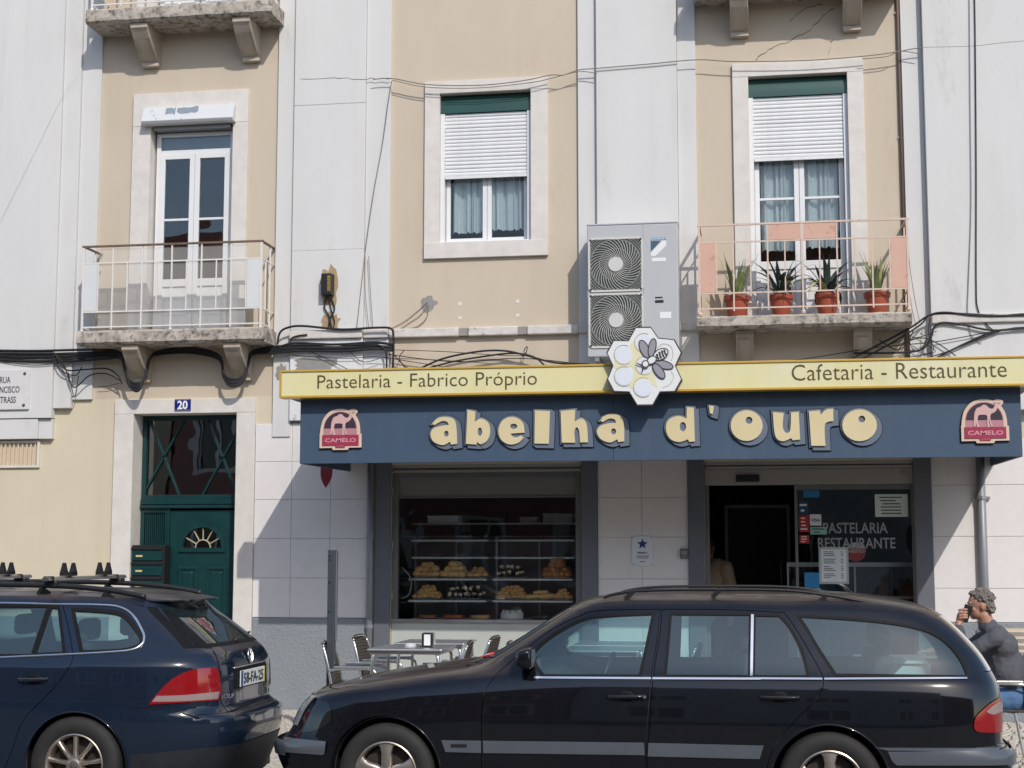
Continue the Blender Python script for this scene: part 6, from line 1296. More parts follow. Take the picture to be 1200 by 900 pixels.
# door and panel shut lines are real gaps; wheel arches, sill and wheels
arch_liner(MC, xF, zW, 0.365); arch_liner(MC, xR, zW, 0.365)
for x in (xF, xR): 
    for sd_ in (-1, 1): wheel(MC, x, zW, 0.872, 0.322, 0.205, 5, 'broad', sd_, star_cap)
for x, r in ((xF, 0.365), (xR, 0.365)):
    L = [(x+r*math.cos(math.radians(a)), 0, zW+r*math.sin(math.radians(a))) for a in range(-15, 196, 6)]
    for sg in (-1, 1): MC.g(G().tube([(p[0], mk.yc+sg*(mk.half(p[0], p[2])-0.002), p[2]) for p in L], 0.007, 6), 'arch_lip', BP, smooth=True)
MC.g(G().box(-3.0, 1.45, mk.yc-0.80, mk.yc+0.80, 0.10, 0.16), 'floor_pan', BLACK)
# cabin
MC.g(G().add([(x, y, z) for y in (mk.yc-0.66, mk.yc+0.66) for x, z in ((-1.75, 0.5), (-1.75, 0.93), (-1.35, 0.95), (-1.15, 0.86), (-1.15, 0.5))], [(0, 1, 2, 3, 4), (9, 8, 7, 6, 5)]+[(i, i+5, (i+1) % 5+5, (i+1) % 5) for i in range(5)]), 'dashboard', CABIN, bevel=0.03)
for yy in (-0.37, 0.37): seat(MC, -0.62, mk.yc+yy, 0.10)
seat(MC, 0.25, mk.yc, 0.10, -1, 1.25)
st_ = MC.g(G().tube([(-1.05+0.06*math.sin(2*math.pi*i/24), mk.yc-0.37+0.18*math.cos(2*math.pi*i/24), 0.86+0.17*math.sin(2*math.pi*i/24)) for i in range(24)], 0.014, 8, True), 'steering_wheel', BLACK, smooth=True)
MC.g(G().box(0.55, 1.35, mk.yc-0.62, mk.yc+0.62, 0.60, 0.62), 'load_floor', CABIN)
MC.g(G().ell((-1.16, mk.yc, 1.24), (0.02, 0.11, 0.035), 12, 8), 'rear_view_mirror', BLACK, smooth=True)
# wiper, cowl vents, aerial stub, paper leaflet behind the screen
MC.g(G().tube(cr([(-1.86, mk.yc-0.45, 1.0), (-1.80, mk.yc-0.2, 1.03), (-1.74, mk.yc+0.1, 1.06)], False, 5), 0.008, 6), 'wiper', BLACK, smooth=True)
MC.g(G().box(-1.95, -1.86, mk.yc-0.62, mk.yc-0.5, 0.955, 0.968), 'cowl_vent', BLACK, bevel=0.006)
le = thing('leaflet', 'crumpled red and white leaflet on the scuttle of the black car under its windscreen', 'leaflet', (-1.83, -6.40, 1.005)); G().add([(-0.05, 0, 0), (0.0, 0.02, 0.025), (0.05, -0.01, 0.012), (0.045, 0.03, 0.035), (-0.02, 0.04, 0.02)], [(0, 1, 4), (0, 2, 1), (1, 2, 3), (1, 3, 4)]).obj('red_sheet', RED, le); G().add([(-0.03, -0.006, 0.008), (0.015, -0.012, 0.02), (0.035, 0.015, 0.03), (-0.005, 0.01, 0.018)], [(0, 1, 2, 3)]).obj('white_sheet', PAPW, le)
bx = thing('paper_box', 'white paper box lying in the boot of the black car behind the side glass', 'box', (0.95, -5.75, 0.622)); G().box(-0.16, 0.16, -0.2, 0.2, 0, 0.34).obj('carton', PAPW, bx, bevel=0.01); G().box(-0.18, 0.14, -0.22, 0.18, 0.342, 0.36).obj('lid', PAPW, bx)
# ------------------------------------------------------------------ dark blue estate car, seen from behind
GP = paint('navy_paint', (0.0065, 0.0135, 0.028), (0.0085, 0.0165, 0.034), 0.55)
gk = Skin(-5.90, -5.92, 5, [(-0.05, 0.80), (0.15, 0.85), (0.35, 0.875), (0.52, 0.884), (0.66, 0.886), (0.80, 0.882), (0.925, 0.874), (0.95, 0.866), (1.00, 0.838), (1.03, 0.822), (1.20, 0.738), (1.345, 0.655), (1.39, 0.615), (1.42, 0.54), (1.445, 0.40), (1.460, 0.18), (1.464, 0.02)],
          [(-0.05, 2.05), (0.3, 2.2), (0.55, 2.2), (0.72, 2.08), (0.80, 1.95), (0.90, 1.6), (0.98, 1.2), (1.02, 1.10), (1.20, 0.62), (1.35, 0.2), (1.39, 0.12), (1.42, 0.09), (1.464, 0.03)],
          [(-0.05, 2.18), (0.20, 2.27), (0.36, 2.33), (0.50, 2.36), (0.585, 2.355), (0.615, 2.29), (0.66, 2.255), (0.80, 2.255), (0.93, 2.245), (1.00, 2.215), (1.045, 2.165), (1.20, 1.97), (1.32, 1.81), (1.345, 1.79), (1.365, 1.77), (1.39, 1.73), (1.42, 1.60), (1.445, 1.2), (1.460, 0.6), (1.464, 0.3)], 1.465, 1.385)
# the roof reaches forward of xm in the real car; let the front half carry it
gk.af = spline([(-0.05, 2.05), (0.3, 2.2), (0.55, 2.2), (0.72, 2.08), (0.80, 1.95), (0.90, 1.62), (0.98, 1.30), (1.02, 1.22), (1.20, 0.98), (1.345, 0.76), (1.39, 0.68), (1.42, 0.55), (1.445, 0.35), (1.464, 0.1)])
GC = Car(gk, thing('estate_car', 'dark blue estate car with roof bars parked by the street door', 'car', (-5.85, -5.92, RD)))
OJ = ((0, 650), 3.529)
zz = [0.12+i*(gk.zc-0.12)/60 for i in range(61)]; sideG = limits(gk, -1, zz)[::-1]+limits(gk, 1, zz)
gx, gf, gz = -4.58, -7.16, 0.285
aG1, aG2 = arc_poly(gx, gz, 0.352, 0.02), arc_poly(gf, gz, 0.352, 0.02)
trail = GC.px([(258, 206, c), (282, 300), (300, 405), (295, 448), (232, 540), (130, 645), (85, 705), (52, 800), (30, 900, c), (30, 900, c)], *OJ)
def openline(car, pts, o, n=6): return [(h[0], h[2]) for h in (car.k.hit(u, v) for u, v in [(o[0][0]+p[0]/o[1], o[0][1]+p[1]/o[1]) for p in cr(pts, False, n)])]
tr = openline(GC, [(258, 206), (282, 300), (300, 405), (295, 448), (232, 540), (130, 645), (85, 705), (52, 800), (20, 880)], OJ)
rdG = [(-5.63, 1.352), (-5.63, 0.20), (-5.02, 0.20)]+tr[::-1]
fdG = [(-6.95, 0.95), (-6.90, 0.55), (-6.72, 0.20), (-5.64, 0.20), (-5.64, 1.352), (-6.25, 1.335), (-6.55, 1.20)]
glr = [(-5.56, 1.325), (-5.56, 1.0)]+openline(GC, [(130, 413), (196, 216)], OJ, 4)
gls = GC.px([(213, 219, c), (240, 221, c), (262, 404, c), (150, 409, c)], *OJ)
glf = [(-6.72, 1.0), (-5.70, 1.0), (-5.70, 1.325), (-6.22, 1.305), (-6.50, 1.17)]
glq = GC.px([(308, 231, c), (455, 241), (512, 260), (556, 310), (580, 352), (566, 374), (500, 391), (342, 398, c)], *OJ)
for far in (False, True):
    GC.side('body_side', sideG, [grow(rdG, 0.0025), grow(fdG, 0.0025), glq, aG1, aG2], GP, None, 0.05, 0, far)
    for nm, P, gg in (('front_door', fdG, [glf]), ('rear_door', rdG, [glr, gls])):
        P2 = [p for p in grow(P, -0.002) if (p[0]-gx)**2+(p[1]-gz)**2 > 0.355**2]
        dr = GC.side(nm, P2, gg, GP, None, 0.05, 0, far)
        if not far and nm == 'rear_door': GRD_ = dr
        for q in gg: GC.side('window_seal', grow(q, 0.016), [grow(q, -0.004)], SEAL, dr, 0.04, 0.0025, far); GC.side('window_glass', q, [], CGLASS, dr, 0.08, -0.004, far)
    q = GC.side('quarter_glass', glq, [], CGLASS, None, 0.08, -0.004, far); GC.side('window_seal', grow(glq, 0.022), [grow(glq, -0.004)], SEAL, q, 0.04, 0.003, far)
    GC.side('inner_panel', sideG, [grow(h, 0.004) for h in (glf, glr, gls, glq)]+[aG1, aG2], CABIN, None, 0.08, -0.035, far)
# chrome line round the windows
L1 = [(h[0], h[1]) for h in openline(GC, [(0, 200), (130, 202), (250, 205), (400, 207), (490, 215), (548, 248), (588, 312), (596, 345), (585, 372), (540, 394), (430, 404), (300, 411), (150, 418), (0, 425)], OJ, 6)]
L1 = [(-6.2, 1.345), (-5.7, 1.352)]+L1+[(-5.7, 0.975), (-6.7, 0.96)]
for sg in (-1, 1): GC.g(G().tube([(x, gk.yc+sg*(gk.half(x, z)+0.003), z) for x, z in L1], 0.0095, 6), 'window_trim', CHROME, smooth=True)
# ends
GC.band('front_bumper', -1, 0.12, 0.60, GP, nz=12); GC.band('front_panel', -1, 0.603, 0.78, GP, nz=8); GC.band('bonnet', -1, 0.783, 1.0, GP, nz=20); GC.band('windscreen', -1, 1.004, 1.36, CGLASS, nz=12); GC.band('screen_header', -1, 1.362, 1.385, GP, nz=2); GC.roof('roof', GP)
for a, b in ((-0.76, -0.46), (0.46, 0.76)): GC.band('headlight', -1, 0.62, 0.76, MATS['headlight_glass'], nz=4, e0=a, e1=b, ne=8, off=0.008)
GC.band('rear_bumper', 1, 0.12, 0.612, GP, nz=18); tg = GC.band('tailgate', 1, 0.615, 1.052, GP, nz=16); rg = GC.band('rear_window', 1, 1.056, 1.325, glass('tinted_rear_glass', (0.16, 0.20, 0.19), 0.9, film=0.03), nz=12, e0=-0.73, e1=0.73)
for a, b in ((-0.8, -0.73), (0.73, 0.8)): GC.band('window_border', 1, 1.056, 1.325, SEAL, rg, 12, a, b, 4)
GC.band('tailgate_top', 1, 1.327, 1.385, GP, nz=8)
sv = []; NE = 30
for i in range(NE+1):
    eta = -0.80+1.6*i/NE; e_ = 1-abs(eta/0.8)**6*0.55; xa_, ya_, _ = gk.end(eta, 1.385, 1); sv += [(xa_-0.05, ya_, 1.397), (xa_+0.045*e_, ya_, 1.394-0.004), (xa_+0.15*e_, ya_, 1.372), (xa_+0.15*e_, ya_, 1.362), (xa_+0.03*e_, ya_, 1.350)]
GC.g(G().add(sv, [(5*i+k, 5*i+5+k, 5*i+6+k, 5*i+1+k) for i in range(NE) for k in range(4)]+[(0, 1, 2, 3, 4), tuple(5*NE+k for k in (4, 3, 2, 1, 0))]), 'spoiler', GP, smooth=35)
GC.band('window_border', 1, 1.052, 1.075, SEAL, rg, 3, -0.8, 0.8, 20, 0.002)
def bothG(name, P, m, off, holes=(), grid=0.025, parent=None):
    for far in (False, True): GC.side(name, P, holes, m, parent, grid, off, far)
def clampx(P): return [(min(x, gk.xm+gk.ar(z)*0.9985), z) for x, z in P]
bothG('window_corner', GC.px([(668, 226, c), (712, 240), (790, 310), (880, 388, c), (832, 384), (785, 352), (722, 290)], *OJ), SEAL, 0.002)
bothG('tail_light', GC.px([(615, 620, c), (650, 575), (715, 512), (795, 476), (893, 467, c), (905, 500), (910, 570), (900, 602, c), (750, 612)], *OJ), REDL, 0.007)
bothG('tail_light_lens', GC.px([(630, 608, c), (648, 584, c), (760, 580), (904, 566, c), (897, 596, c), (750, 606)], *OJ), CLEARL, 0.0095)
PLST = mat('scuffed_grey_plastic', (0.010, 0.012, 0.018), 0.5, col2=(0.022, 0.024, 0.028), scale=9, bump=0.001, bscale=120)
bothG('bumper_lower', [(-4.19, 0.36), (-4.2, 0.14), (-4.0, 0.13)]+[(gk.xm+gk.ar(z)*gk.k, z) for z in (0.14, 0.2, 0.28, 0.36, 0.40)]+[(-3.9, 0.385)], PLST, 0.005)
GC.band('bumper_lower', 1, 0.13, 0.40, PLST, nz=6, off=0.005)
bothG('bumper_side_strip', [(-4.215, 0.672), (-4.0, 0.668), (-3.76, 0.60), (-3.765, 0.592), (-4.0, 0.660), (-4.22, 0.664)], SEAL, 0.0015)
tube_px(GC, 'shut_line', [(882, 396), (898, 432), (908, 480), (914, 560), (912, 600), (925, 628), (943, 652)], 0.004, SEAL, tg, 0.0, False, *OJ); tube_px(GC, 'shut_line', [(943, 652), (1030, 618), (1095, 586)], 0.006, SEAL, tg, 0.0, False, *OJ)
# number plate, emblem, lettering, grip, wiper: on the tailgate
def rear_part(name, u, v, off):
    p = GC.pt(OJ[0][0]+u/OJ[1], OJ[0][1]+v/OJ[1], off); e = empty(name, GC.root, tuple(p-GC.o)); e.rotation_euler = (0, 0, math.pi/2); return e, p
pl, pp = rear_part('number_plate', 1033, 508, 0.01); GC.band('plate_recess', 1, 0.755, 0.90, SEAL, tg, 4, -0.40, 0.40, 12, 0.002)
pl.location = (gk.xm+gk.ar(0.825)+0.008-GC.o.x, gk.yc-GC.o.y, 0.82-GC.o.z)
G().box(-0.26, 0.26, -0.006, 0.004, -0.056, 0.056).obj('plate', mat('plate_white', (0.66, 0.68, 0.66), 0.35), pl, bevel=0.004); G().box(-0.258, -0.215, -0.0075, -0.0062, -0.054, 0.054).obj('euro_band', mat('euro_blue', (0.015, 0.06, 0.30), 0.4), pl); G().box(0.235, 0.258, -0.0075, -0.0062, -0.054, 0.054).obj('year_band', mat('year_yellow', (0.62, 0.50, 0.12), 0.4), pl)
text('lettering', '58-FA-25', -0.20, 0.222, -0.038, 0.038, -0.0075, BLACK, pl, 0.001, 0.02)
em, ep = rear_part('emblem', 1050, 423, 0.004); em.location = (gk.xm+gk.ar(0.965)+0.004-GC.o.x, gk.yc-GC.o.y, 0.965-GC.o.z); em.rotation_euler = (-0.12, 0, math.pi/2)
G().lathe([(0, -0.004), (0.052, -0.004), (0.052, 0.004)], axis='y', n=28).obj('disc', SEAL, em); vw_mark(None, 0.05, em, CHROME, lambda L, pl_, par, m: G().tube([(x, -0.008, z) for x, z in L], 0.005, 6).obj('bar', m, par))
gt, gp_ = rear_part('model_lettering', 933, 585, 0.004); gt.rotation_euler = (0, 0, math.radians(66)); text('lettering', 'GOLF', -0.075, 0.075, -0.016, 0.016, -0.002, CHROME, gt, 0.002, 0.02)
tube_px(GC, 'grip_strip', [(965, 469), (1030, 453), (1088, 440)], 0.007, CHROME, tg, 0.004, False, *OJ)
wp = GC.g(G().tube([(gk.xm+gk.ar(1.10)+0.015, gk.yc+0.05, 1.075), (gk.xm+gk.ar(1.13)+0.012, gk.yc+0.30, 1.10), (gk.xm+gk.ar(1.14)+0.0, gk.yc+0.55, 1.105)], 0.009, 6), 'wiper', BLACK); GC.g(G().ell((gk.xm+gk.ar(1.08)+0.012, gk.yc, 1.075), (0.025, 0.04, 0.022), 12, 8), 'wiper_hub', BLACK, smooth=True)
# handle, rails, roof bars
handle(GC, GRD_, (85, 520), (195, 516), OJ, GP, False); hb = GC.pt(OJ[0][0]+140/OJ[1], 650+512/OJ[1], 0.034); GC.g(G().bar((hb.x-0.1, hb.y, hb.z), (hb.x+0.1, hb.y, hb.z), 0.006, 0.006), 'handle_trim', CHROME, GRD_)
for sg in (-1, 1):
    L = [(-6.5, 1.40), (-6.35, 1.45), (-6.0, 1.478), (-5.3, 1.480), (-4.85, 1.470), (-4.60, 1.452), (-4.42, 1.43), (-4.24, 1.398)]
    rl = GC.g(G().tube(cr([(x, gk.yc+sg*0.545, z) for x, z in L], False, 5), 0.019, 8), 'roof_rail', BLACK, smooth=True)
    for x, z in ((-5.9, 1.46), (-4.98, 1.45), (-4.5, 1.42)): GC.g(G().bar((x-0.03, gk.yc+sg*0.545, z-0.05), (x, gk.yc+sg*0.545, z), 0.03, 0.08), 'rail_foot', BLACK, rl)
for bx_ in (-4.93, -5.72):
    rb_ = thing('roof_bar', 'silver roof bar with black clamps across the blue car, %s' % ('rearmost' if bx_ > -5 else 'front one'), 'roof bar', (bx_, gk.yc, 1.52), 'roof bars on the blue car')
    G().add([(a, y, b) for y in (-0.66, 0.66) for a, b in ((-0.03, -0.01), (-0.022, 0.012), (0.0, 0.017), (0.022, 0.012), (0.03, -0.01), (0.0, -0.014))], [(0, 1, 2, 3, 4, 5), (11, 10, 9, 8, 7, 6)]+[(i, i+6, (i+1) % 6+6, (i+1) % 6) for i in range(6)]).obj('bar', ALU, rb_, smooth=35)
    for y in (-0.545, 0.545): G().box(-0.05, 0.05, y-0.045, y+0.045, -0.06, -0.008).obj('foot', BLACK, rb_, bevel=0.012); G().box(-0.034, 0.034, y-0.07, y-0.05, -0.016, 0.02).obj('end_cap', BLACK, rb_)
    for y in (-0.30, 0.30):
        cl = G().box(-0.045, 0.045, y-0.05, y+0.05, 0.018, 0.045)
        for dx in (-0.035, 0.035): cl.add([(dx+a, y+b_, z) for z, q in ((0.045, 0.022), (0.075, 0.016), (0.112, 0.010)) for a, b_ in ((-q, -q), (q, -q), (q, q), (-q, q))], [(i, (i+1) % 4, (i+1) % 4+4, i+4) for i in range(4)]+[(4+i, 4+(i+1) % 4, (i+1) % 4+8, i+8) for i in range(4)]+[(8, 9, 10, 11)])
        cl.obj('clamp', BLACK, rb_)
arch_liner(GC, gx, gz, 0.352); arch_liner(GC, gf, gz, 0.352)
for x in (gx, gf):
    for sd_ in (-1, 1): wheel(GC, x, gz, 0.856, 0.322, 0.205, 9, 'thin', sd_, vw_cap)
    L = [(x+0.352*math.cos(math.radians(a)), gz+0.352*math.sin(math.radians(a))) for a in range(-15, 196, 6)]
    for sg in (-1, 1): GC.g(G().tube([(p[0], gk.yc+sg*(gk.half(*p)-0.002), p[1]) for p in L], 0.006, 6), 'arch_lip', GP, smooth=True)
GC.g(G().box(-7.9, -3.75, gk.yc-0.78, gk.yc+0.78, 0.10, 0.16), 'floor_pan', BLACK); GC.g(G().box(-4.9, -3.9, gk.yc-0.62, gk.yc+0.62, 0.62, 0.64), 'load_floor', CABIN)
GC.g(G().box(-7.15, -6.7, gk.yc-0.66, gk.yc+0.66, 0.5, 0.95), 'dashboard', CABIN, bevel=0.04)
for yy in (-0.36, 0.36): seat(GC, -6.1, gk.yc+yy, 0.12)
seat(GC, -5.25, gk.yc, 0.12, -1, 1.25)
GC.g(G().box(-4.75, -4.0, gk.yc-0.60, gk.yc+0.60, 0.93, 0.945), 'parcel_blind', CABIN)

# ================================================================== pavement cafe
WICK = mat('dark_wicker', (0.035, 0.028, 0.023), 0.6, col2=(0.06, 0.05, 0.042), scale=60, bump=0.001, bscale=200)
def make_chair():
    """aluminium tube armchair with woven back and seat, looking towards +X"""
    t = bpy.data.objects.new('bistro_chair', None); COL.objects.link(t); W = 0.26
    for sg in (-1, 1):
        y = sg*W
        G().tube(cr([(0.24, y, 0.0), (0.235, y, 0.35), (0.225, y, 0.58), (0.19, y, 0.645), (0.10, y, 0.66), (-0.14, y, 0.655), (-0.225, y, 0.64)], False, 5), 0.0125, 8).obj('arm_tube', ALU, t, smooth=True)
        G().box(-0.18, 0.17, y-0.024, y+0.024, 0.668, 0.682).obj('arm_rest', ALU, t, bevel=0.005)
        G().tube(cr([(-0.27, y*0.95, 0.0), (-0.22, y*0.95, 0.30), (-0.20, y*0.92, 0.44), (-0.245, y*0.90, 0.70), (-0.295, y*0.80, 0.86)], False, 5), 0.0125, 8).obj('leg', ALU, t, smooth=True)
    G().tube(cr([(-0.295, -W*0.80, 0.86), (-0.31, -W*0.55, 0.895), (-0.312, 0, 0.90), (-0.31, W*0.55, 0.895), (-0.295, W*0.80, 0.86)], False, 5), 0.0135, 8).obj('back_rail', ALU, t, smooth=True)
    for x, z in ((0.225, 0.42), (-0.20, 0.42)): G().tube([(x, -W, z), (x, W, z)], 0.011, 8).obj('cross_tube', ALU, t, smooth=True)
    g = G(); nb = 13
    bk = lambda u, v: (-0.20-0.105*v-0.025*math.cos(math.pi*(u-0.5))*1.0, (u-0.5)*2*W*(0.90-0.12*v), 0.46+0.425*v)
    for i in range(nb+1):
        u = i/nb; g.tube([bk(u, k/8) for k in range(9)], 0.0075, 4)
    for j in range(15):
        v = j/14; g.tube([tuple(Vector(bk(k/13, v))+Vector((0.006*(1 if (k+j) % 2 else -1), 0, 0))) for k in range(14)], 0.0085, 4)
    g.obj('woven_back', WICK, t)
    g = G()
    for j in range(13):
        x = -0.20+0.42*j/12; g.tube([(x, -W+2*W*k/12, 0.435+0.006*(1 if (k+j) % 2 else -1)) for k in range(13)], 0.011, 4)
    for i in range(14):
        y = -W+2*W*i/13; g.tube([(-0.2, y, 0.435), (0.22, y, 0.435)], 0.009, 4)
    g.obj('woven_seat', WICK, t); return t
TTOP = mat('brushed_table_top', (0.74, 0.75, 0.76), 0.30, 0.75, col2=(0.68, 0.69, 0.70), scale=3, stretch=(1, 12, 1))
def make_table():
    t = bpy.data.objects.new('cafe_table', None); COL.objects.link(t)
    G().box(-0.35, 0.35, -0.35, 0.35, 0.835, 0.85).obj('table_top', TTOP, t, bevel=0.005); G().box(-0.33, 0.33, -0.33, 0.33, 0.80, 0.8348).obj('apron', ALU, t, bevel=0.004)
    for a in (-1, 1):
        for b_ in (-1, 1): G().tube(cr([(a*0.29, b_*0.29, 0.80), (a*0.31, b_*0.31, 0.70), (a*0.315, b_*0.315, 0.0)], False, 4), 0.016, 8).obj('leg', ALU, t, smooth=True)
    return t
CH0, TB0 = make_chair(), make_table(); used = set()
def put(proto, x, y, rz, label, cat, group):
    o = proto if proto not in used else dup(proto); used.add(proto); o.location = (x, y, PV); o.rotation_euler = (0, 0, rz); tag(o, label, cat, group); return o
put(TB0, -3.24, -2.50, 0, 'metal cafe table with the napkin holder, nearer of the pair by the grey post', 'table', 'cafe tables'); put(TB0, -3.22, -1.55, 0, 'metal cafe table behind the one with the napkin holder', 'table', 'cafe tables')
put(TB0, -1.45, -2.45, 0, 'metal cafe table seen through the front door glass of the black car', 'table', 'cafe tables'); put(TB0, -1.45, -1.6, 0, 'metal cafe table by the wall, seen through the black car', 'table', 'cafe tables'); put(TB0, 1.12, -3.25, 0, 'metal cafe table in front of the man on the phone', 'table', 'cafe tables')
for x, y, rz, l in ((-3.76, -2.50, 0.06, 'wicker and aluminium chair beside the grey post, nearer one'), (-3.72, -1.52, -0.05, 'wicker and aluminium chair left of the rear table'), (-3.02, -2.42, math.pi+0.1, 'wicker and aluminium chair right of the napkin table, nearer one'), (-2.93, -1.50, math.pi-0.06, 'wicker and aluminium chair right of the rear table, in front of the pale panel'), (-2.02, -2.4, 0.05, 'wicker chair left of the table seen through the black car'), (-0.88, -2.45, math.pi-0.08, 'wicker chair right of the table seen through the black car'), (1.91, -3.20, math.pi+0.04, 'wicker chair the man on the phone sits on')):
    put(CH0, x, y, rz, l, 'chair', 'wicker cafe chairs')
nd = thing('napkin_holder', 'black and chrome napkin dispenser on the cafe table', 'napkin holder', (-3.08, -2.55, PV+0.851)); G().box(-0.055, 0.055, -0.045, 0.045, 0, 0.135).obj('body', BLACK, nd, bevel=0.012); G().box(-0.03, 0.03, -0.049, -0.0452, 0.02, 0.12).obj('napkin', PAPW, nd); G().box(0.0552, 0.060, -0.045, 0.045, 0.003, 0.135).obj('chrome_side', CHROME, nd)
ash = G().lathe([(0, 0.004), (0.04, 0.004), (0.045, 0.025), (0.055, 0.028), (0.055, 0.0), (0, 0.0)], n=24).obj('ashtray', mat('clear_ashtray', (0.55, 0.56, 0.56), 0.15), None, smooth=40, loc=(-3.28, -2.42, PV+0.851)); tag(ash, 'low glass ashtray on the cafe table beside the napkin holder', 'ashtray')
# ================================================================== people
def flesh(name, caps, ells, mat_, parent, voxel=0.010, smooth_it=6, disp=0.0, fq=38):
    """one continuous surface fused from tapered limbs and rounded masses"""
    g = G()
    for a, ra, b, rb in caps:
        a, b = Vector(a), Vector(b); n = 10
        L = [a+(b-a)*i/n for i in range(n+1)]; R = [ra+(rb-ra)*i/n for i in range(n+1)]; d = (b-a).normalized()
        pre = [(a-d*ra*math.cos(q), ra*math.sin(q)) for q in (0.25, 0.7, 1.15)]; post = [(b+d*rb*math.cos(q), rb*math.sin(q)) for q in (1.15, 0.7, 0.25)]
        g.tube([p for p, _ in pre]+L+[p for p, _ in post], [r for _, r in pre]+R+[r for _, r in post], 14)
    for e in ells: g.ell(e[0], e[1], 18, 12, e[2] if len(e) > 2 else None)
    me = g.mesh(name, mat_); o = bpy.data.objects.new('tmp', me); TMP.collection.objects.link(o)
    rm = o.modifiers.new('r', 'REMESH'); rm.mode = 'VOXEL'; rm.voxel_size = voxel
    sm = o.modifiers.new('s', 'SMOOTH'); sm.factor = 0.5; sm.iterations = smooth_it
    with bpy.context.temp_override(scene=TMP, view_layer=TMP.view_layers[0]): dg = bpy.context.evaluated_depsgraph_get(); dg.update(); me2 = bpy.data.meshes.new_from_object(o.evaluated_get(dg)); bpy.data.objects.remove(o)
    if disp:
        nn_ = [v.normal.copy() for v in me2.vertices]; cc_ = [v.co.copy() for v in me2.vertices]
        me2.vertices.foreach_set('co', [q for p, n_ in zip(cc_, nn_) for q in p+n_*disp*(noise.noise(p*fq)+0.5*noise.noise(p*fq*2.3))])
    me2.polygons.foreach_set('use_smooth', [True]*len(me2.polygons)); me2.name = name
    if not me2.materials: me2.materials.append(mat_)
    return link(name, me2, parent)
SKIN = mat('skin', (0.46, 0.25, 0.17), 0.5, col2=(0.40, 0.19, 0.125), scale=25, amt=0.6, sub=0.1); HAIR = mat('grey_hair', (0.25, 0.22, 0.19), 0.65, col2=(0.055, 0.047, 0.04), scale=32, amt=0.4, bump=0.004, bscale=120)
SWEAT = mat('grey_sweater', (0.090, 0.092, 0.105), 0.9, col2=(0.075, 0.077, 0.088), scale=20, bump=0.003, bscale=45); JEAN = mat('blue_jeans', (0.06, 0.13, 0.26), 0.85, col2=(0.09, 0.18, 0.32), scale=14, bump=0.002, bscale=150); SHOE = mat('dark_shoe', (0.03, 0.025, 0.02), 0.5)
MAN = thing('person', 'man in a grey sweater and jeans sitting at a cafe table talking on a phone', 'person', (1.98, -3.22, PV))
# local frame: he looks towards -X, his left side is towards the street
hc = Vector((-0.175, 0.0, 1.285))     # head centre
RH = Matrix.Rotation(math.radians(-6), 3, 'Y')
def H_(x, y, z): return tuple(hc+RH @ Vector((x, y, z)))
hand = Vector((-0.335, -0.075, 1.20))
body_caps = [((-0.085, 0, 1.06), 0.066, (-0.135, 0, 1.20), 0.058)]
# left arm (street side): elbow on the table, forearm up to the phone
Ls, Le, Lw = Vector((-0.085, -0.20, 1.025)), Vector((-0.33, -0.20, 0.89)), Vector((-0.362, -0.11, 1.125))
body_caps += [(tuple(Le), 0.036, tuple(Lw), 0.028), (tuple(Lw), 0.028, tuple(hand), 0.034)]
Rs, Re, Rw = Vector((-0.085, 0.20, 1.02)), Vector((-0.28, 0.23, 0.89)), Vector((-0.50, 0.14, 0.90))
body_caps += [(tuple(Re), 0.036, tuple(Rw), 0.028), (tuple(Rw), 0.028, tuple(Rw+Vector((-0.08, -0.02, -0.01))), 0.032)]
for k, (dy, ln) in enumerate(((-0.030, 0.068), (-0.010, 0.078), (0.010, 0.072), (0.030, 0.058))):   # right hand fingers, resting
    b0 = Rw+Vector((-0.10, dy-0.02, -0.008)); body_caps += [(tuple(b0), 0.0095, tuple(b0+Vector((-ln*0.6, 0, 0.004))), 0.009), (tuple(b0+Vector((-ln*0.6, 0, 0.004))), 0.009, tuple(b0+Vector((-ln, 0, -0.012))), 0.0078)]
body_caps += [(tuple(Rw+Vector((-0.05, -0.05, 0))), 0.011, tuple(Rw+Vector((-0.09, -0.075, -0.008))), 0.0085)]
ph = hand+Vector((0.045, -0.0, 0.022))      # phone centre, between hand and mouth
for k, dz in enumerate((0.045, 0.020, -0.004, -0.026)):   # left fingers wrapped round the phone's far and near faces
    k0 = hand+Vector((-0.012, -0.02, dz)); k1 = k0+Vector((-0.006, -0.034, 0.008)); k2 = k1+Vector((0.038, -0.012, 0.004)); k3 = k2+Vector((0.026, 0.012, 0))
    body_caps += [(tuple(k0), 0.0105, tuple(k1), 0.0098), (tuple(k1), 0.0098, tuple(k2), 0.009), (tuple(k2), 0.009, tuple(k3), 0.008)]
body_caps += [(tuple(hand+Vector((-0.005, 0.02, -0.02))), 0.013, tuple(hand+Vector((0.022, 0.034, 0.012))), 0.0105), (tuple(hand+Vector((0.022, 0.034, 0.012))), 0.0105, tuple(hand+Vector((0.052, 0.024, 0.035))), 0.009)]
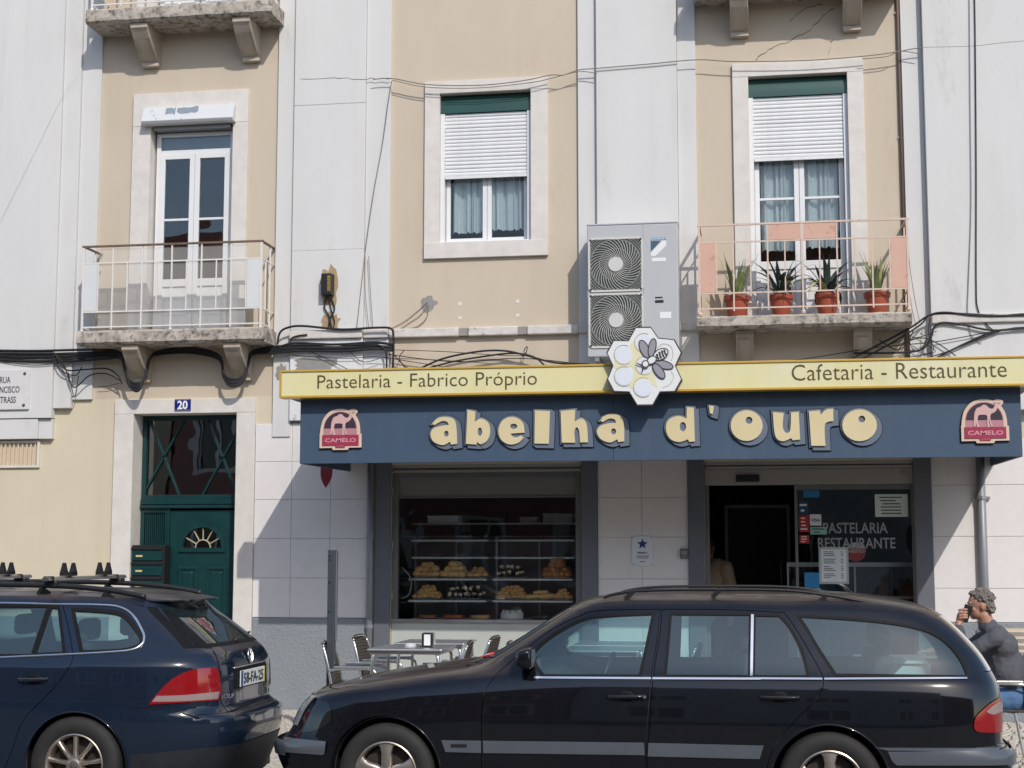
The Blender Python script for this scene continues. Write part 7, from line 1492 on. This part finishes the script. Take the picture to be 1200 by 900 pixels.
# face: brow, nose, cheeks, lips, chin, ears
head_e = [(H_(0.012, 0, 0.022), (0.098, 0.077, 0.100)), (H_(-0.028, 0, -0.045), (0.062, 0.060, 0.068)), (H_(-0.056, 0, -0.088), (0.030, 0.030, 0.024)), (H_(-0.082, 0, -0.016), (0.012, 0.012, 0.026)), (H_(-0.094, 0, -0.030), (0.016, 0.014, 0.012)), (H_(-0.074, 0, 0.028), (0.016, 0.052, 0.013)), (H_(-0.078, 0, -0.058), (0.012, 0.024, 0.007)), (H_(-0.074, 0, -0.069), (0.012, 0.021, 0.007)),
          (H_(-0.052, -0.040, -0.025), (0.024, 0.022, 0.022)), (H_(-0.052, 0.040, -0.025), (0.024, 0.022, 0.022)), (H_(0.018, -0.078, -0.008), (0.018, 0.010, 0.032)), (H_(0.018, 0.078, -0.008), (0.018, 0.010, 0.032))]
flesh('body', body_caps+[((0.03, 0, 0.55), 0.10, (-0.06, 0, 0.98), 0.09)], head_e, SKIN, MAN, 0.0055, 3)
EYEW = mat('eye_white', (0.6, 0.58, 0.55), 0.3); EYED = mat('eye_dark', (0.03, 0.02, 0.015), 0.3)
for sg in (-1, 1): 
    G().ell(H_(-0.078, sg*0.031, 0.006), (0.009, 0.013, 0.0075), 10, 8).obj('eye', EYEW, MAN, smooth=True); G().ell(H_(-0.0845, sg*0.031, 0.006), (0.004, 0.006, 0.006), 10, 8).obj('iris', EYED, MAN, smooth=True)
    G().tube([H_(-0.086, sg*0.014, 0.026), H_(-0.087, sg*0.032, 0.031), H_(-0.077, sg*0.050, 0.026)], [0.004, 0.005, 0.003], 6).obj('eyebrow', HAIR, MAN, smooth=True)
G().tube([H_(-0.085, -0.024, -0.064), H_(-0.0905, 0, -0.063), H_(-0.085, 0.024, -0.064)], 0.0022, 6).obj('mouth_line', mat('lip_shadow', (0.12, 0.04, 0.03), 0.6), MAN, smooth=True)
he = [(H_(0.030, 0, 0.055), (0.092, 0.083, 0.078)), (H_(0.072, 0, 0.0), (0.055, 0.076, 0.080)), (H_(-0.030, 0, 0.103), (0.042, 0.055, 0.024))]; rh = random.Random(8)
for i in range(170):
    a = rh.uniform(0, 2*math.pi); e = rh.uniform(0.1, 1.45); q = Vector((math.cos(a)*math.cos(e)*0.105+0.03, math.sin(a)*math.cos(e)*0.088, math.sin(e)*0.115+0.022))
    if (q.x < -0.03 and q.z < 0.10) or (q.x < 0.045 and q.z < 0.04): continue
    he.append((H_(*q), (rh.uniform(0.006, 0.015),)*3))
for i in range(12): he.append((H_(0.085+rh.uniform(-.02, .025), rh.uniform(-0.07, 0.07), -0.045+rh.uniform(-0.03, 0.03)), (0.022, 0.022, 0.022)))
flesh('hair', [], he, HAIR, MAN, 0.0042, 1, 0.006, 70)
flesh('sweater', [((0.055, 0, 0.56), 0.155, (0.02, 0, 0.80), 0.158), ((0.02, 0, 0.80), 0.158, (-0.045, 0, 0.99), 0.135), ((-0.06, -0.10, 1.02), 0.098, (-0.06, 0.10, 1.02), 0.098), ((-0.075, 0, 1.06), 0.080, (-0.105, 0, 1.115), 0.073), (tuple(Ls), 0.072, tuple(Le), 0.054), (tuple(Le), 0.056, tuple(Lw+(Le-Lw)*0.12), 0.042), (tuple(Rs), 0.080, tuple(Re), 0.056), (tuple(Re), 0.056, tuple(Rw), 0.042)], [((0.045, 0.0, 0.72), (0.175, 0.19, 0.19)), ((0.0, 0, 0.95), (0.13, 0.19, 0.13))], SWEAT, MAN, 0.009, 6, 0.010, 11)
flesh('jeans', [((0.06, -0.09, 0.52), 0.115, (-0.40, -0.13, 0.53), 0.085), ((-0.40, -0.13, 0.53), 0.080, (-0.37, -0.13, 0.10), 0.058), ((0.06, 0.09, 0.52), 0.115, (-0.40, 0.13, 0.53), 0.085), ((-0.40, 0.13, 0.53), 0.080, (-0.30, 0.13, 0.10), 0.058)], [((0.07, 0, 0.54), (0.15, 0.19, 0.12))], JEAN, MAN, 0.011, 4, 0.008, 12)
for y, x in ((-0.13, -0.37), (0.13, -0.30)): flesh('shoe', [((x+0.03, y, 0.055), 0.045, (x-0.16, y, 0.042), 0.038)], [((x-0.05, y, 0.03), (0.13, 0.042, 0.028))], SHOE, MAN, 0.01, 3)
pho = thing('smartphone', 'black smartphone held at the mouth of the seated man', 'phone', tuple(Vector(MAN.location)+ph)); pho.rotation_euler = (0.1, 0.35, 0.25); G().box(-0.036, 0.036, -0.005, 0.005, -0.074, 0.074).obj('case', BLACK, pho, bevel=0.006); G().box(-0.033, 0.033, 0.0051, 0.0065, -0.070, 0.070).obj('screen', mat('phone_glass', (0.01, 0.01, 0.012), 0.05), pho)
# somebody in a beige jacket just inside the doorway
P2_ = thing('person', 'person in a beige jacket standing in the dark doorway of the shop', 'person', (-0.60, 1.0, 0.13)); P2_.rotation_euler = (0, 0, 1.2); P2_.scale = (1.06, 1.06, 1.06); BEI = mat('beige_jacket', (0.36, 0.28, 0.19), 0.9, col2=(0.31, 0.24, 0.16), scale=12, bump=0.002, bscale=60)
flesh('body', [((0, 0, 1.30), 0.06, (0, 0, 1.48), 0.055), ((0.02, -0.24, 0.98), 0.04, (0.06, -0.22, 0.82), 0.034), ((-0.02, 0.24, 0.98), 0.04, (0.06, 0.2, 0.82), 0.034), ((0, 0, 0.9), 0.09, (0, 0, 1.3), 0.1)]+[((0.06, s_*0.22+dy, 0.80), 0.012, (0.08, s_*0.21+dy, 0.71), 0.009) for s_ in (-1, 1) for dy in (-0.03, -0.01, 0.01, 0.03)], [((0.0, 0, 1.56), (0.092, 0.076, 0.11)), ((0.03, 0, 1.50), (0.06, 0.055, 0.06)), ((0.098, 0, 1.53), (0.016, 0.013, 0.022))], SKIN, P2_, 0.009, 4)
flesh('hair', [], [((-0.018, 0, 1.60), (0.098, 0.085, 0.095)), ((-0.05, 0, 1.53), (0.062, 0.082, 0.09))], EYED, P2_, 0.009, 2, 0.006)
flesh('jacket', [((0, 0, 0.86), 0.175, (0, 0, 1.15), 0.17), ((0, -0.12, 1.34), 0.095, (0, 0.12, 1.34), 0.095), ((0, -0.20, 1.33), 0.085, (0.0, -0.27, 1.08), 0.068), ((0.0, -0.27, 1.08), 0.066, (0.05, -0.23, 0.86), 0.05), ((0, 0.20, 1.33), 0.085, (0.0, 0.27, 1.08), 0.068), ((0.0, 0.27, 1.08), 0.066, (0.05, 0.23, 0.86), 0.05)], [((0, 0, 1.22), (0.15, 0.21, 0.20))], BEI, P2_, 0.012, 5, 0.006)
flesh('trousers', [((0, -0.09, 0.88), 0.11, (0.0, -0.10, 0.48), 0.08), ((0, -0.10, 0.48), 0.078, (0.0, -0.10, 0.08), 0.06), ((0, 0.09, 0.88), 0.11, (0.0, 0.10, 0.48), 0.08), ((0, 0.10, 0.48), 0.078, (0.0, 0.10, 0.08), 0.06)], [((0, 0, 0.88), (0.14, 0.18, 0.11))], DARK, P2_, 0.012, 4)
for y in (-0.1, 0.1): flesh('shoe', [((-0.03, y, 0.05), 0.042, (0.14, y, 0.04), 0.036)], [], SHOE, P2_, 0.012, 2)
# ================================================================== houses across the street, mirrored in the panes and paintwork
def house(x0, x1, h, wm, label, seed, ground=True):
    t = thing('house', label, 'house', ((x0+x1)/2, -24.0, 0), 'houses across the street'); a, b = -(x1-x0)/2, (x1-x0)/2
    ops = []; n = int((x1-x0)/2.6)
    for f in range(3):
        for i in range(n):
            cx = a+(i+0.5)*(b-a)/n; z = 1.0+f*3.1
            if z+1.7 < h-0.3: ops.append((cx-0.55, cx+0.55, z, z+1.6))
    g = G(); wall_holes(g, a, b, -0.1, h, [(*o, 0.2) for o in ops]); g.v = [(x, -y, z) for x, y, z in g.v]; g.f = [f[::-1] for f in g.f]; g.obj('wall', wm, t)
    G().box(a, b, -9, -0.35, -0.1, h-0.02).obj('core', wm, t)
    for o in ops:
        g = G(); frame(g, o[0]-0.10, o[1]+0.10, o[2]-0.10, o[3]+0.10, -0.02, 0.12, 0.06); g.obj('window_surround', LIME, t)
        g = G(); frame(g, o[0]+0.02, o[1]-0.02, o[2]+0.02, o[3]-0.02, -0.16, 0.05, 0.05); g.box((o[0]+o[1])/2-0.03, (o[0]+o[1])/2+0.03, -0.16, -0.11, o[2]+0.05, o[3]-0.05); wd = g.obj('window_frame', PVC, t); G().box(o[0], o[1], -0.19, -0.17, o[2], o[3]).obj('pane', mat('far_pane', (0.03, 0.035, 0.04), 0.05), t)
    G().add([(a-0.2, 0.35, h), (b+0.2, 0.35, h), (b+0.2, -9.3, h), (a-0.2, -9.3, h), (a+0.3, -4.5, h+2.2), (b-0.3, -4.5, h+2.2)], [(0, 1, 5, 4), (2, 3, 4, 5), (1, 2, 5), (3, 0, 4), (3, 2, 1, 0)]).obj('roof', mat('roof_tile', (0.30, 0.11, 0.06), 0.85, col2=(0.22, 0.08, 0.05), scale=3), t)
house(-16.5, -3.5, 8.4, mat('rose_plaster', (0.33, 0.16, 0.13), 0.85, col2=(0.29, 0.14, 0.115), scale=2), 'rose plastered house across the street, mirrored in the green door glass', 1)
house(-30.0, -16.6, 9.6, mat('ochre_plaster', (0.50, 0.40, 0.26), 0.85, col2=(0.45, 0.36, 0.24), scale=2), 'ochre house across the street, left of the rose one', 2)
house(-3.4, 9.0, 9.2, mat('pale_plaster', (0.52, 0.50, 0.47), 0.85, col2=(0.47, 0.45, 0.42), scale=2), 'pale grey house across the street, right of the rose one', 3); house(9.1, 24.0, 8.0, mat('brick_plaster', (0.36, 0.22, 0.15), 0.85, col2=(0.32, 0.19, 0.13), scale=2), 'brown house across the street at the far right', 4)
bpy.data.scenes.remove(TMP)
